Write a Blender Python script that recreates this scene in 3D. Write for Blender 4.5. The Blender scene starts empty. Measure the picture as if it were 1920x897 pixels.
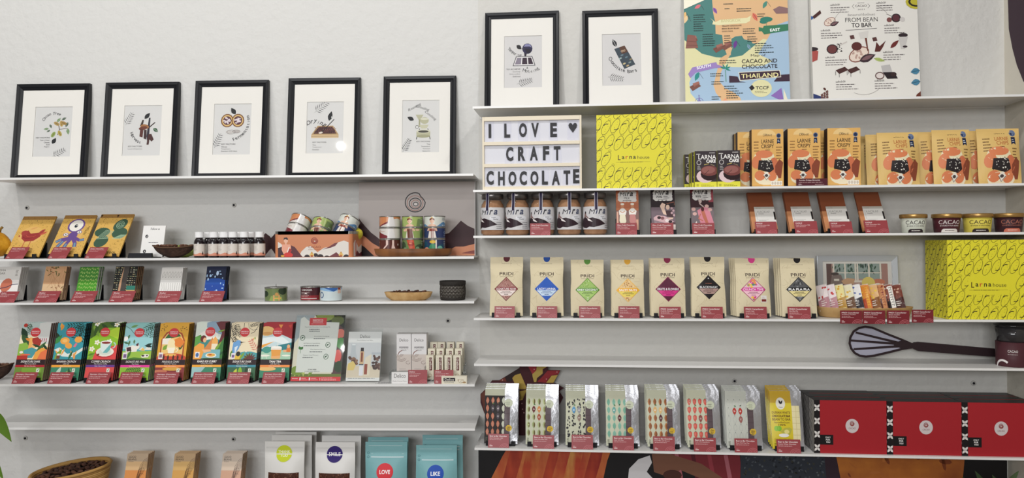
import bpy, bmesh, math, random
from mathutils import Vector, Matrix
R=math.radians; PI=math.pi
WORLD=.21
FRONT_FILL=((-1.6,-3.7,2.4),(-.5,2.8,1.3),162,1,(.97,.985,1))
LAMPS=[((-3.26,-1.06,3.25),(-1.4,2.8,1.6),9,.05,(1,.985,.95)),((.9,-1.06,3.25),(0,2.8,1.6),5,.05,(1,.98,.94)),
 ((-1.8,-1.06,3.25),(-.4,2.8,1.6),8,.05,(1,.985,.95)),((-1.6,-2.3,3.25),(-.8,2.8,1.2),8,.10,(1,.98,.94)),((.3,-2.3,3.25),(.4,2.8,1.2),5,.10,(1,.98,.93)),
 ((-2.2,1.3,3.4),(-1.9,2.8,1.5),10,.12,(1,.985,.955)),((-.7,1.3,3.4),(-.7,2.8,1.5),10.5,.12,(1,.99,.97)),((.8,1.3,3.4),(.8,2.8,1.5),10.5,.12,(1,.985,.96)),((2.1,1.3,3.4),(1.8,2.8,1.5),6,.12,(1,.98,.94))]
SC=bpy.context.scene; COL=SC.collection
# ---------------------------------------------------------------- camera
CAMZ=1.5; FPX=1390.0
YAW,PITCH,ROLL=R(1.85207),R(0.19063),R(-0.34343)
def cam_axes(y,p,r):
    f=Vector((-math.sin(y)*math.cos(p),math.cos(y)*math.cos(p),math.sin(p)))
    x=Vector((math.cos(y),math.sin(y),0)); u=x.cross(f)
    return math.cos(r)*x+math.sin(r)*u, -math.sin(r)*x+math.cos(r)*u, f
CR,CU,CF=cam_axes(YAW,PITCH,ROLL); CP=Vector((0,0,CAMZ))
cd=bpy.data.cameras.new('camera'); cam=bpy.data.objects.new('camera',cd); COL.objects.link(cam)
cd.sensor_width=36; cd.lens=36*FPX/1920; cd.clip_start=.05; cd.clip_end=50
cam.matrix_world=Matrix(((CR.x,CU.x,-CF.x,0),(CR.y,CU.y,-CF.y,0),(CR.z,CU.z,-CF.z,CAMZ),(0,0,0,1)))
SC.camera=cam
# ---------------------------------------------------------------- light and exposure
SC.view_settings.view_transform='Standard'; SC.view_settings.look='None'
SC.view_settings.gamma=1; SC.view_settings.use_curve_mapping=False
SC.view_settings.exposure=0.0
w=bpy.data.worlds.new('room_light'); SC.world=w; w.use_nodes=True
bg=w.node_tree.nodes['Background']; bg.inputs[0].default_value=(1.0,.985,.96,1); bg.inputs[1].default_value=WORLD
def lamp(name,loc,aim,power,size,color=(1,.97,.93),cone=None,blend=.3):
    l=bpy.data.lights.new(name,'SPOT' if cone else 'AREA'); l.energy=power; l.color=color
    if cone: l.spot_size=R(cone); l.spot_blend=blend; l.shadow_soft_size=size
    else: l.shape='DISK'; l.size=size
    o=bpy.data.objects.new(name,l); COL.objects.link(o); o.location=loc
    o.rotation_euler=(Vector(aim)-Vector(loc)).to_track_quat('-Z','Y').to_euler(); return o
for a in LAMPS: lamp('ceiling_spot',*a)
wl=lamp('front_fill_light',*FRONT_FILL); wl.data.shape='RECTANGLE'; wl.data.size,wl.data.size_y=3.4,1.1  # unseen broad fill behind the camera, added to brighten the shelf gaps
# ---------------------------------------------------------------- materials
MATS={}
def lin(h):
    v=[int(h[i:i+2],16)/255 for i in (0,2,4)]
    return [c/12.92 if c<=.04045 else ((c+.055)/1.055)**2.4 for c in v]+[1]
def mat(h,rough=.5,metal=0,coat=0,bump=0,bscale=60,spec=.25,mix=None,mscale=20,stretch=None):
    k=(h,rough,metal,coat,bump,bscale,spec,mix,mscale,stretch)
    if k in MATS: return MATS[k]
    m=bpy.data.materials.new('m_'+h); m.use_nodes=True; nt=m.node_tree; b=nt.nodes['Principled BSDF']
    b.inputs['Base Color'].default_value=lin(h); b.inputs['Roughness'].default_value=rough
    b.inputs['Metallic'].default_value=metal; b.inputs['Specular IOR Level'].default_value=spec
    if coat: b.inputs['Coat Weight'].default_value=coat; b.inputs['Coat Roughness'].default_value=.12
    if bump or mix:
        tc=nt.nodes.new('ShaderNodeTexCoord'); mp=nt.nodes.new('ShaderNodeMapping')
        nt.links.new(tc.outputs['Object'],mp.inputs[0])
        if stretch: mp.inputs['Scale'].default_value=stretch
    if bump:
        n=nt.nodes.new('ShaderNodeTexNoise'); n.inputs['Scale'].default_value=bscale; n.inputs['Detail'].default_value=4
        bp=nt.nodes.new('ShaderNodeBump'); bp.inputs['Strength'].default_value=bump; bp.inputs['Distance'].default_value=.01
        nt.links.new(mp.outputs[0],n.inputs['Vector']); nt.links.new(n.outputs[0],bp.inputs['Height']); nt.links.new(bp.outputs[0],b.inputs['Normal'])
    if mix:
        n=nt.nodes.new('ShaderNodeTexNoise'); n.inputs['Scale'].default_value=mscale; n.inputs['Detail'].default_value=5
        r=nt.nodes.new('ShaderNodeValToRGB'); e=r.color_ramp.elements
        e[0].position=.35; e[0].color=lin(h); e[1].position=.65; e[1].color=lin(mix)
        nt.links.new(mp.outputs[0],n.inputs['Vector']); nt.links.new(n.outputs[0],r.inputs[0]); nt.links.new(r.outputs[0],b.inputs['Base Color'])
    MATS[k]=m; return m
def clear(name,tint=(1,1,1,1),ior=1.45,rough=.02):
    if name in MATS: return MATS[name]
    m=bpy.data.materials.new(name); m.use_nodes=True; nt=m.node_tree; nt.nodes.clear()
    o=nt.nodes.new('ShaderNodeOutputMaterial'); t=nt.nodes.new('ShaderNodeBsdfTransparent'); g=nt.nodes.new('ShaderNodeBsdfGlossy')
    lw=nt.nodes.new('ShaderNodeLayerWeight'); lw.inputs[0].default_value=.5; pw=nt.nodes.new('ShaderNodeMath'); pw.operation='POWER'; pw.inputs[1].default_value=5
    fr=nt.nodes.new('ShaderNodeMath'); fr.operation='MULTIPLY_ADD'; f0=((ior-1)/(ior+1))**2; fr.inputs[1].default_value=1-f0; fr.inputs[2].default_value=f0
    nt.links.new(lw.outputs['Facing'],pw.inputs[0]); nt.links.new(pw.outputs[0],fr.inputs[0]); x=nt.nodes.new('ShaderNodeMixShader')
    t.inputs[0].default_value=tint; g.inputs['Roughness'].default_value=rough
    nt.links.new(fr.outputs[0],x.inputs[0]); nt.links.new(t.outputs[0],x.inputs[1]); nt.links.new(g.outputs[0],x.inputs[2]); nt.links.new(x.outputs[0],o.inputs[0])
    MATS[name]=m; return m
def mm(c,**k):
    return c if isinstance(c,bpy.types.Material) else mat(c,**k)
# ---------------------------------------------------------------- text
TXT={}
def text_geo(s,bold):
    if 'M' in s: bold=0
    elif any(c in 'WNm' for c in s): bold=min(bold,.012)
    k=(s,bold)
    if k not in TXT:
        cu=bpy.data.curves.new('t','FONT'); cu.body=s; cu.resolution_u=3 if len(s)<12 else 2; cu.offset=bold
        ob=bpy.data.objects.new('t',cu); me=ob.to_mesh()
        v=[(p.co.x,p.co.y) for p in me.vertices]; f=[tuple(p.vertices) for p in me.polygons]
        ob.to_mesh_clear(); bpy.data.objects.remove(ob); bpy.data.curves.remove(cu)
        xs=[p[0] for p in v] or [0,1]; ys=[p[1] for p in v] or [0,1]
        TXT[k]=(v,f,min(xs),max(xs),min(ys),max(ys))
    return TXT[k]
# ---------------------------------------------------------------- printed artwork (y grows downwards)
def clip(pts,W,H):
    for ax,lim,sg in ((0,0,1),(0,W,-1),(1,0,1),(1,H,-1)):
        out=[]; n=len(pts)
        for i in range(n):
            a,b=pts[i],pts[(i+1)%n]; da,db=(a[ax]-lim)*sg,(b[ax]-lim)*sg
            if da>=0: out.append(a)
            if (da>=0)!=(db>=0):
                t=da/(da-db); out.append((a[0]+(b[0]-a[0])*t,a[1]+(b[1]-a[1])*t))
        pts=out
        if len(pts)<3: return []
    return pts
class Art:
    def __init__(s,W,H,bg=None,rough=.5,noclip=False):
        s.W,s.H,s.it,s.L,s.ro,s.nc,s.ps=W,H,[],0,rough,noclip,False
        if bg: s.rect(0,0,W,H,bg)
    def poly(s,pts,c,same=False):
        if not s.nc: pts=clip(list(pts),s.W,s.H)
        if len(pts)<3: return s
        if not (same and s.ps): s.L+=1
        s.ps=same
        s.it.append((pts,[tuple(range(len(pts)))],c,s.L)); return s
    def rect(s,x0,y0,x1,y1,c,same=False): return s.poly([(x0,y0),(x1,y0),(x1,y1),(x0,y1)],c,same)
    def ell(s,cx,cy,rx,ry,c,rot=0,n=14,same=False):
        a=R(rot); ca,sa=math.cos(a),math.sin(a)
        return s.poly([(cx+rx*math.cos(t)*ca-ry*math.sin(t)*sa,cy+rx*math.cos(t)*sa+ry*math.sin(t)*ca) for t in [2*PI*i/n for i in range(n)]],c,same)
    def line(s,pts,w,c,closed=False,same=False):
        if not (same and s.ps): s.L+=1
        s.ps=same
        pts=list(pts)
        if closed: pts.append(pts[0])
        V=[];F=[]
        for i,p in enumerate(pts):
            a=pts[max(i-1,0)]; b=pts[min(i+1,len(pts)-1)]
            if closed and i in (0,len(pts)-1): a,b=pts[-2],pts[1]
            dx,dy=b[0]-a[0],b[1]-a[1]; l=math.hypot(dx,dy) or 1; nx,ny=-dy/l*w/2,dx/l*w/2
            V+=[(p[0]+nx,p[1]+ny),(p[0]-nx,p[1]-ny)]
            if i: k=2*i; F.append((k-2,k-1,k+1,k))
        if not s.nc: V=[(min(max(x,0),s.W),min(max(y,0),s.H)) for x,y in V]
        s.it.append((V,F,c,s.L)); return s
    def arc(s,cx,cy,rx,ry,a0,a1,w,c,n=10,same=False):
        return s.line([(cx+rx*math.cos(R(a0+(a1-a0)*i/n)),cy+ry*math.sin(R(a0+(a1-a0)*i/n))) for i in range(n+1)],w,c,same=same)
    def leaf(s,x,y,L,W,ang,c,vein=None):
        a=R(ang); ca,sa=math.cos(a),math.sin(a); pr=[(0,0),(.2,.34),(.45,.5),(.7,.36),(1,0),(.7,-.36),(.45,-.5),(.2,-.34)]
        s.poly([(x+u*L*ca-v*W*sa,y+u*L*sa+v*W*ca) for u,v in pr],c)
        if vein: s.line([(x,y),(x+.9*L*ca,y+.9*L*sa)],max(W*.07,.3),vein)
        return s
    def frond(s,x,y,L,ang,c,n=7,w=None,sp=.42,l2=.45):
        a=R(ang); w=(w or L*.05)*.8; n=max(5,n-2); s.line([(x,y),(x+L*math.cos(a),y+L*math.sin(a))],w*.6,c)
        for i in range(n):
            t=.12+.85*i/n; px,py=x+L*t*math.cos(a),y+L*t*math.sin(a); q=L*l2*.8*(1-.5*t)
            for sg in (-1,1):
                b=a+sg*sp*2; s.poly([(px,py),(px+q*.5*math.cos(b)+w*math.sin(b),py+q*.5*math.sin(b)-w*math.cos(b)),(px+q*math.cos(b),py+q*math.sin(b)),(px+q*.5*math.cos(b)-w*math.sin(b),py+q*.5*math.sin(b)+w*math.cos(b))],c,True)
        return s
    def text(s,t,cx,cy,w,h,c,bold=.012,shear=0,rot=0,al='c',fit=True):
        v,f,x0,x1,y0,y1=text_geo(t,bold); 
        if not f: return s
        kx=w/(x1-x0); ky=h/(y1-y0)
        if not fit: kx=ky*min(1,kx/ky)
        ww=(x1-x0)*kx; ox={'c':-ww/2,'l':0,'r':-ww}[al]; a=R(rot); ca,sa=math.cos(a),math.sin(a); V=[]
        for x,y in v:
            X=(x-x0)*kx+ox; Y=-((y-(y0+y1)/2)*ky); X-=shear*Y
            X,Y=cx+X*ca-Y*sa,cy+X*sa+Y*ca
            V.append((min(max(X,0),s.W),min(max(Y,0),s.H)) if not s.nc else (X,Y))
        s.L+=1; s.ps=False; s.it.append((V,f,c,s.L)); return s
    def curve_text(s,t,cx,cy,r,a0,a1,h,c,bold=0):
        n=len(t)
        for i,ch in enumerate(t):
            if ch==' ': continue
            a=a0+(a1-a0)*(i+.5)/n; g=1 if a1>a0 else -1
            s.text(ch,cx+r*math.cos(R(a)),cy+r*math.sin(R(a)),h*1.2,h*(1 if ch.isupper() or ch in 'gypfl' else .72),c,bold,.2*g,a+90*g,fit=False)
        return s
    def lines(s,x,y,w,n,dy,c,th=None,al='l',seed=1):
        """rows of tiny illegible body text"""
        rg=random.Random(seed+n); s.ps=False
        for i in range(n):
            ww=w*(rg.uniform(.6,1)); X=x if al=='l' else (x-ww/2 if al=='c' else x-ww); e=X+ww
            while X<e:
                q=min(rg.uniform(.06,.16)*w,e-X); s.rect(X,y+i*dy,X+q,y+i*dy+(th or dy*.45),c,True); X+=q+w*.025
        return s
def diced(art,nx,nz):
    bm=bmesh.new(); ms=[]
    for pts,fs,c,L in art.it:
        if c not in ms: ms.append(c)
        vs=[bm.verts.new((p[0]/art.W-.5,L,1-p[1]/art.H)) for p in pts]
        for f in fs:
            if len(set(f))<3: continue
            try: bm.faces.new([vs[i] for i in f]).material_index=ms.index(c)
            except ValueError: pass
    for n,ax,o in ((nx,0,-.5),(nz,2,0)):
        for i in range(1,n):
            co=[0,0,0]; co[ax]=o+i/n; no=[0,0,0]; no[ax]=1
            bmesh.ops.bisect_plane(bm,geom=bm.verts[:]+bm.edges[:]+bm.faces[:],plane_co=co,plane_no=no,dist=1e-6)
    bm.verts.index_update(); v=[tuple(x.co) for x in bm.verts]; f=[(tuple(w.index for w in x.verts),ms[x.material_index]) for x in bm.faces]
    bm.free(); return v,f
# ---------------------------------------------------------------- mesh builder
EPS=.000012
class MB:
    def __init__(s): s.v,s.f,s.m,s.s,s.ms=[],[],[],[],[]
    def add(s,v,f,c,smooth=False,xf=None,**k):
        m=mm(c,**k); 
        if m not in s.ms: s.ms.append(m)
        b=len(s.v); i=s.ms.index(m)
        s.v+=[tuple(xf@Vector(p)) if xf else tuple(p) for p in v]
        for q in f: s.f.append(tuple(b+j for j in q)); s.m.append(i); s.s.append(smooth)
        return s
    def box(s,x0,y0,z0,x1,y1,z1,c,r=0,xf=None,**k):
        if not r:
            v=[(x,y,z) for x in (x0,x1) for y in (y0,y1) for z in (z0,z1)]
            return s.add(v,[(0,1,3,2),(4,6,7,5),(0,4,5,1),(2,3,7,6),(0,2,6,4),(1,5,7,3)],c,False,xf,**k)
        bm=bmesh.new(); bmesh.ops.create_cube(bm,size=1)
        for p in bm.verts: p.co=Vector(((x0+x1)/2+p.co.x*(x1-x0),(y0+y1)/2+p.co.y*(y1-y0),(z0+z1)/2+p.co.z*(z1-z0)))
        bmesh.ops.bevel(bm,geom=bm.verts[:]+bm.edges[:],offset=r,segments=2,profile=.5,affect='EDGES')
        return s.bm(bm,c,False,xf,**k)
    def bm(s,bm,c,smooth=False,xf=None,**k):
        bm.verts.index_update(); s.add([tuple(p.co) for p in bm.verts],[tuple(q.index for q in f.verts) for f in bm.faces],c,smooth,xf,**k); bm.free(); return s
    def lathe(s,pr,c,n=32,xf=None,smooth=True,ex=1,ey=1,**k):
        v=[];f=[]
        for r,z in pr:
            for i in range(n): a=2*PI*i/n; v.append((r*math.cos(a)*ex,r*math.sin(a)*ey,z))
        for j in range(len(pr)-1):
            for i in range(n):
                a=j*n+i;b=j*n+(i+1)%n; f.append((a,b,b+n,a+n))
        if pr[0][0]>1e-5: f.append(tuple(range(n))[::-1])
        if pr[-1][0]>1e-5: f.append(tuple((len(pr)-1)*n+i for i in range(n)))
        return s.add(v,f,c,smooth,xf,**k)
    def prism(s,pts,y0,y1,c,xf=None,**k):
        n=len(pts); v=[(x,y0,z) for x,z in pts]+[(x,y1,z) for x,z in pts]
        f=[tuple(range(n)),tuple(range(n,2*n))[::-1]]+[(i,n+i,n+(i+1)%n,(i+1)%n) for i in range(n)]
        return s.add(v,f,c,False,xf,**k)
    def tube(s,pts,r,c,n=8,closed=False,**k):
        P=[Vector(p) for p in pts]; v=[];f=[];m=len(P); up=Vector((0,0,1))
        for i,p in enumerate(P):
            a=P[i-1] if (i or closed) else p; b=P[(i+1)%m] if (i<m-1 or closed) else p
            t=(b-a).normalized(); x=t.cross(up)
            if x.length<.05: x=t.cross(Vector((0,1,0)))
            x.normalize(); y=t.cross(x); rr=r[i] if isinstance(r,(list,tuple)) else r
            for j in range(n): q=2*PI*j/n; v.append(tuple(p+rr*(math.cos(q)*x+math.sin(q)*y)))
        for i in range(m if closed else m-1):
            for j in range(n): a=i*n+j;b=i*n+(j+1)%n;c2=((i+1)%m)*n+(j+1)%n;d=((i+1)%m)*n+j; f.append((a,b,c2,d))
        if not closed: f+=[tuple(range(n))[::-1],tuple((m-1)*n+j for j in range(n))]
        return s.add(v,f,c,True,**k)
    def blob(s,cx,cy,cz,rx,ry,rz,c,sub=2,xf=None,jit=0,seed=0,**k):
        bm=bmesh.new(); bmesh.ops.create_icosphere(bm,subdivisions=sub,radius=1); rg=random.Random(seed)
        for p in bm.verts:
            q=1+rg.uniform(-jit,jit); p.co=Vector((cx+p.co.x*rx*q,cy+p.co.y*ry*q,cz+p.co.z*rz*q))
        return s.bm(bm,c,True,xf,**k)
    def art(s,a,w,h,y=0,mp=None,nx=0,nz=0,x=0,z=0,xf=None,**k):
        """lay printed artwork on the face: flat at local y, or through mp(x,z,lift)"""
        kk=dict(rough=a.ro); kk.update(k)
        if mp is None:
            for pts,fs,c,L in a.it:
                v=[(x+(p[0]/a.W-.5)*w,y-.00015-EPS*L,z+(1-p[1]/a.H)*h) for p in pts]
                s.add(v,[q[::-1] if False else q for q in fs],c,False,xf,**kk)
        else:
            v,f=diced(a,nx,nz); V=[mp(p[0]*w+x,p[2]*h+z,.0003+1.9*EPS*p[1]) for p in v]; b=len(s.v)
            s.v+=[tuple(xf@Vector(q)) if xf else tuple(q) for q in V]
            for q,c in f:
                m=mm(c,**kk)
                if m not in s.ms: s.ms.append(m)
                s.f.append(tuple(b+j for j in q)); s.m.append(s.ms.index(m)); s.s.append(False)
        return s
    def grid(s,w,h,mp,nx,nz,c,x=0,z=0,smooth=True,xf=None,**k):
        v=[mp(x+(i/nx-.5)*w,z+j/nz*h,0) for j in range(nz+1) for i in range(nx+1)]
        f=[(j*(nx+1)+i,j*(nx+1)+i+1,(j+1)*(nx+1)+i+1,(j+1)*(nx+1)+i) for j in range(nz) for i in range(nx)]
        return s.add(v,f,c,smooth,xf,**k)
    def mesh(s,name):
        me=bpy.data.meshes.new(name); me.from_pydata(s.v,[],s.f)
        for m in s.ms: me.materials.append(m)
        me.polygons.foreach_set('material_index',s.m); me.polygons.foreach_set('use_smooth',s.s); me.update(); return me
    def obj(s,name,parent=None,M=None,label=None):
        return link(name,s.mesh(name),parent,M,label)
def link(name,me,parent=None,M=None,label=None):
    o=bpy.data.objects.new(name,me); COL.objects.link(o)
    if parent: o.parent=parent
    if M is not None:
        if parent: o.matrix_basis=M
        else: o.matrix_world=M
    if label: o['label']=label
    return o
def tag(o,label,cat,group=None,kind=None):
    o['label']=label; o['category']=cat
    if group: o['group']=group
    if kind: o['kind']=kind
    return o
def thing(name,label,cat,M,group=None):
    o=bpy.data.objects.new(name,None); o.empty_display_size=.02; COL.objects.link(o); o.matrix_world=M; return tag(o,label,cat,group)
def struct(o): o['kind']='structure'; return o
def dup(o,label,M,group=None):
    c=o.copy(); COL.objects.link(c); c.matrix_world=M; c['label']=label
    if group: c['group']=group
    kids(o,c); return c
KIDS={}
def kids(o,c):
    for ch in [x for x in ALLCH(o)]:
        d=ch.copy(); COL.objects.link(d); d.parent=c; d.matrix_basis=ch.matrix_basis.copy(); kids(ch,d)
def ALLCH(o): return list(o.children)
# ---------------------------------------------------------------- the two shelf banks
class Bank:
    def __init__(s,o,phi):
        s.o=o; s.x=Vector((math.cos(phi),math.sin(phi),0)); s.n=Vector((-math.sin(phi),math.cos(phi),0))
    def pt(s,u,v,z): return s.o+s.x*u-s.n*v+Vector((0,0,z))
    def M(s,u,v,z,lean=0,yaw=0,roll=0):
        p=s.pt(u,v,z); B=Matrix(((s.x.x,s.n.x,0,p.x),(s.x.y,s.n.y,0,p.y),(0,0,1,p.z),(0,0,0,1)))
        return B@Matrix.Rotation(yaw,4,'Z')@Matrix.Rotation(-lean,4,'X')@Matrix.Rotation(roll,4,'Y')
    def ray(s,px,py,v):
        d=CF+CR*((px-960)/FPX)-CU*((py-448.5)/FPX); q=s.o-s.n*v
        return CP+d*((q-CP).dot(s.n)/d.dot(s.n))
    def uz(s,px,py,v):
        P=s.ray(px,py,v); return (P-s.o).dot(s.x), P.z
    def u(s,px,z,v):
        py=450
        for _ in range(4):
            P=s.ray(px,py,v); py=proj(Vector((P.x,P.y,z)))[1]
        return (s.ray(px,py,v)-s.o).dot(s.x)
def proj(P):
    q=P-CP; d=q.dot(CF); return 960+FPX*q.dot(CR)/d, 448.5-FPX*q.dot(CU)/d
def zof(z): return z+CAMZ
DEP=.202; BACK=2.8019
d0=CF+CR*((899-960)/FPX)-CU*((500-448.5)/FPX); S0=d0*(BACK/d0.y); S0.z=0
LB=Bank(S0,0.0); RB=Bank(S0,R(-3.29897))
TS=.004
SH={'L1':(LB,.2398),'L2':(LB,-.052),'L3':(LB,-.2094),'L4':(LB,-.5014),'L5':(LB,-.6568),'L6':(LB,-.95),
    'R1':(RB,.4761),'R2':(RB,.1823),'R3':(RB,.0208),'R4':(RB,-.2685),'R5':(RB,-.429),'R6':(RB,-.7241)}
SH={k:(b,zof(z)) for k,(b,z) in SH.items()}
def fit(sh,xl,xr,ytop,v=.17,lean=0,up=0,h=None,yaw=0):
    """pose of an upright panel standing on a shelf: width from the px edges of its foot, height from its top"""
    b,z=SH[sh]; z+=up; uL,uR=b.u(xl,z,v),b.u(xr,z,v); u=(uL+uR)/2
    if h is None:
        lo,hi=.005,1.2
        for _ in range(40):
            m=(lo+hi)/2; y=proj(b.pt(u,v-m*math.sin(lean),z+m*math.cos(lean)))[1]
            if y>ytop: lo=m
            else: hi=m
        h=lo
    return b.M(u,v,z,lean,yaw),(uR-uL)/math.cos(yaw),h,u
# ================================================================ the room
plaster=mat('D3D2CF',rough=.75,bump=.5,bscale=30,spec=.2)
plaster2=mat('CDCBC6',rough=.75,bump=.5,bscale=30,spec=.2)
LU=LB.u(-700,1.5,0); RU=RB.u(1886,1.5,0); GAPU=.006
m=MB(); m.box(LU,0,0,.0,.1,3.4,plaster); o=struct(m.obj('wall_back_left',M=LB.M(0,0,0)))
m=MB(); m.box(0,0,0,RU+.1,.1,3.4,plaster2); o=struct(m.obj('wall_back_right',M=RB.M(0,0,0)))
m=MB(); m.box(RU,-2.2,0,RU+.1,0,3.4,mat('CFC9BC',rough=.7,bump=.15,bscale=40)); o=struct(m.obj('wall_right',M=RB.M(0,0,0)))
m=MB(); m.box(-4,-4.5,-.08,4.2,.3,0,mat('8F857A',rough=.6,mix='7C7268',mscale=6)); o=struct(m.obj('floor',M=LB.M(0,0,0)))
def side_vz(px,py):
    d=CF+CR*((px-960)/FPX)-CU*((py-448.5)/FPX); q=RB.o+RB.x*RU; t=(q-CP).dot(RB.x)/d.dot(RB.x); P=CP+d*t
    return -(P-RB.o).dot(RB.n),P.z
pp=[side_vz(*q) for q in ((1889,-40),(1892,55),(1899,92),(1907,122),(1919,152),(1935,172),(1965,185))]
pp+=[(1.6,pp[-1][1]),(1.6,3.3),(pp[0][0]-.0,3.3)]
m=MB(); n=len(pp); m.add([(RU-.001,-v,z) for v,z in pp]+[(RU-.0001,-v,z) for v,z in pp],[tuple(range(n)),tuple(range(n,2*n))]+[(i,(i+1)%n,n+(i+1)%n,n+i) for i in range(n)],'3E2E38',rough=.6)
struct(m.obj('trim_1',M=RB.M(0,0,0)))
white=mat('E9E8E6',rough=.32,spec=.5)
def shelf(key,u0,u1,label):
    b,z=SH[key]; m=MB(); m.box(u0,-DEP,-TS,u1,-.0005,0,white); m.box(u0,-DEP,-.0078,u1,-DEP+.0025,-TS,white)
    m.box(u0,-.0025,-.010,u1,-.0005,-TS,white)
    tag(m.obj('wall_shelf',M=b.M(0,0,z)),label,'shelf')
shelf('L1',LB.u(30,1.7,0),-.004,'white metal wall shelf carrying the five black picture frames')
shelf('L2',LB.u(30,1.5,0),-.004,'white metal wall shelf carrying the gold wrapped bars, bottles and stacked tins')
shelf('L3',LB.u(30,1.3,0),-.004,'white metal wall shelf carrying three short tins and the woven pot')
shelf('L4',LB.u(30,1.1,0),-.004,'white metal wall shelf carrying the colourful illustrated chocolate bars')
shelf('L5',LB.u(32,.9,0),-.004,'empty white metal wall shelf on the left wall')
shelf('L6',LB.u(30,.55,0),-.004,'lowest white metal wall shelf carrying the bean basket and pouches')
shelf('R1',.006,RU-.002,'top right white metal shelf under the two frames and two posters')
shelf('R2',.006,RU-.002,'white metal shelf carrying the letter board and yellow box')
shelf('R3',.006,RU-.002,'white metal shelf carrying the cocoa powder jars and ice cream cups')
shelf('R4',.006,RU-.002,'white metal shelf carrying the cream paper pouches with diamond labels')
shelf('R5',.006,RU-.002,'nearly empty white metal shelf with the big whisk')
shelf('R6',.006,RU-.002,'lowest right white metal shelf carrying foil pouches and red boxes')
# screws left in the wall
def screw(b,px,py,label):
    u,z=b.uz(px,py,0); m=MB(); m.lathe([(.0001,0),(.009,0),(.0085,.0018),(.006,.003)],'B9B7B2',16,rough=.5); m.lathe([(.0001,.003),(.0045,.003),(.004,.0042),(.0001,.0044)],'26242A',12,rough=.4,metal=.6)
    tag(m.obj('wall_screw',M=b.M(u,.0003,z)@Matrix.Rotation(PI/2,4,'X')),label,'screw')
screw(LB,51,390,'small dark screw in the wall above the rooster bar')
screw(LB,439,385,'small dark screw in the wall above the white-capped bottles')
screw(LB,48,822,'small dark screw in the wall above the bean basket')
screw(LB,438,824,'small dark screw in the wall above the rightmost striped beans bar')
screw(LB,840,602,'small screw in the wall above the lip balm boxes')
screw(RB,1377,715,'small dark screw in the wall behind the foil pouches')
screw(RB,1825,719,'small screw in the wall above the rightmost red box')
screw(RB,1375,256,'small screw in the wall above the small cake boxes')
# ================================================================ builders shared by both banks
INK='221F24'
def ringframe(m,w,h,levels,c,z0=0,**k):
    v=[];f=[]
    for ins,y in levels:
        v+=[(-w/2+ins,y,z0+ins),(w/2-ins,y,z0+ins),(w/2-ins,y,z0+h-ins),(-w/2+ins,y,z0+h-ins)]
    n=len(levels)
    for j in range(n-1):
        for i in range(4): a=j*4+i;b=j*4+(i+1)%4; f.append((a,b,b+4,a+4))
    m.add(v,f,c,False,**k)
def picture(sh,xl,xr,ytop,art,label,group=None,v=.055,lean=6.2,col='17181C',fw=.082):
    lean=R(lean); t=.022
    M,w,h,u=fit(sh,xl,xr,ytop,v,lean,up=t*math.sin(lean))
    o=thing('picture_frame',label,'picture frame',M,group); q=w*fw
    m=MB(); ringframe(m,w,h,[(.001,t),(0,.018),(0,.001),(.002,0),(q*.45,.0015),(q*.62,.004),(q,.0075),(q,.012)],col,rough=.35); m.box(-w/2+.004,.012,.004,w/2-.004,.018,h-.004,'5A4A3C')
    m.obj('frame',o)
    mb=MB(); iw,ih=w*.51,h*.517; bx=w/2-q+.001; x0,x1=-w*.245+w*.005,w*.265+w*.005; z1,z0=h*(1-.235),h*(1-.752)
    iv='ECE9E3'
    for a,b,c,d in ((-bx,q-.001,bx,z0),(-bx,z1,bx,h-q+.001),(-bx,z0,x0,z1),(x1,z0,bx,z1)): mb.box(a,.0085,b,c,.0105,d,iv,rough=.7)
    mb.obj('mat_board',o)
    mp=MB(); mp.box(x0-.003,.0112,z0-.003,x1+.003,.0118,z1+.003,'D9D8D6',rough=.6); mp.art(art,x1-x0,z1-z0,y=.0112,x=(x0+x1)/2,z=z0); mp.obj('print',o)
    g=MB(); g.box(-bx,.0074,q,bx,.0079,h-q,clear('pane_glass')); g.obj('glazing',o); return o
def stand(sh,u,w,v,lean,depth,h,label,group='black display stands',yaw=0):
    b,z=SH[sh]; o=thing('display_stand',label,'display stand',b.M(u,v,z,0,yaw),group); K='1B1B1E'
    m=MB(); m.box(-w/2,-.009,0,w/2,depth+math.tan(lean)*.06+.0015,.0035,K,rough=.4); m.obj('base',o)
    hp=.058; y=depth+math.tan(lean)*(hp+.002)+.0015
    m=MB(); m.box(-w/2,y,.0,w/2,y+.004,hp,K,r=.0015,rough=.4); m.obj('back_plate',o)
    for s in (-1,1):
        m=MB(); a,c=sorted((s*w/2,s*(w/2-.014))); m.box(a,-.0085,.0035,c,-.003,.017,K,r=.001,rough=.4); m.obj('front_lip',o)
    return o
CARD='994549'
def card_art(title,sub='',n=1,W=44,H=25,col=CARD):
    a=Art(W,H,col,rough=.33)
    for k,r in enumerate((5,8,11)): a.arc(W*.8,H+1.5,r,r*.9,180,350,1.1,'B5656A',8)
    a.text(title,3.2,4.6,min(36,len(title)*2.05),3.1,'F3E3E1',.008,al='l')
    y=9
    if sub: a.text(sub,3.2,8.8,min(34,len(sub)*1.5),2.0,'EBD0CE',.01,al='l'); y=12
    a.lines(3.2,y,26,n,2.3,'DDB5B4',.8,seed=len(title)+n); a.lines(3.2,H-6.6,4,1,2,'DDB5B4',.8); a.lines(3.2,H-4.4,6.5,1,2,'F0DAD8',1.5); return a
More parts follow.
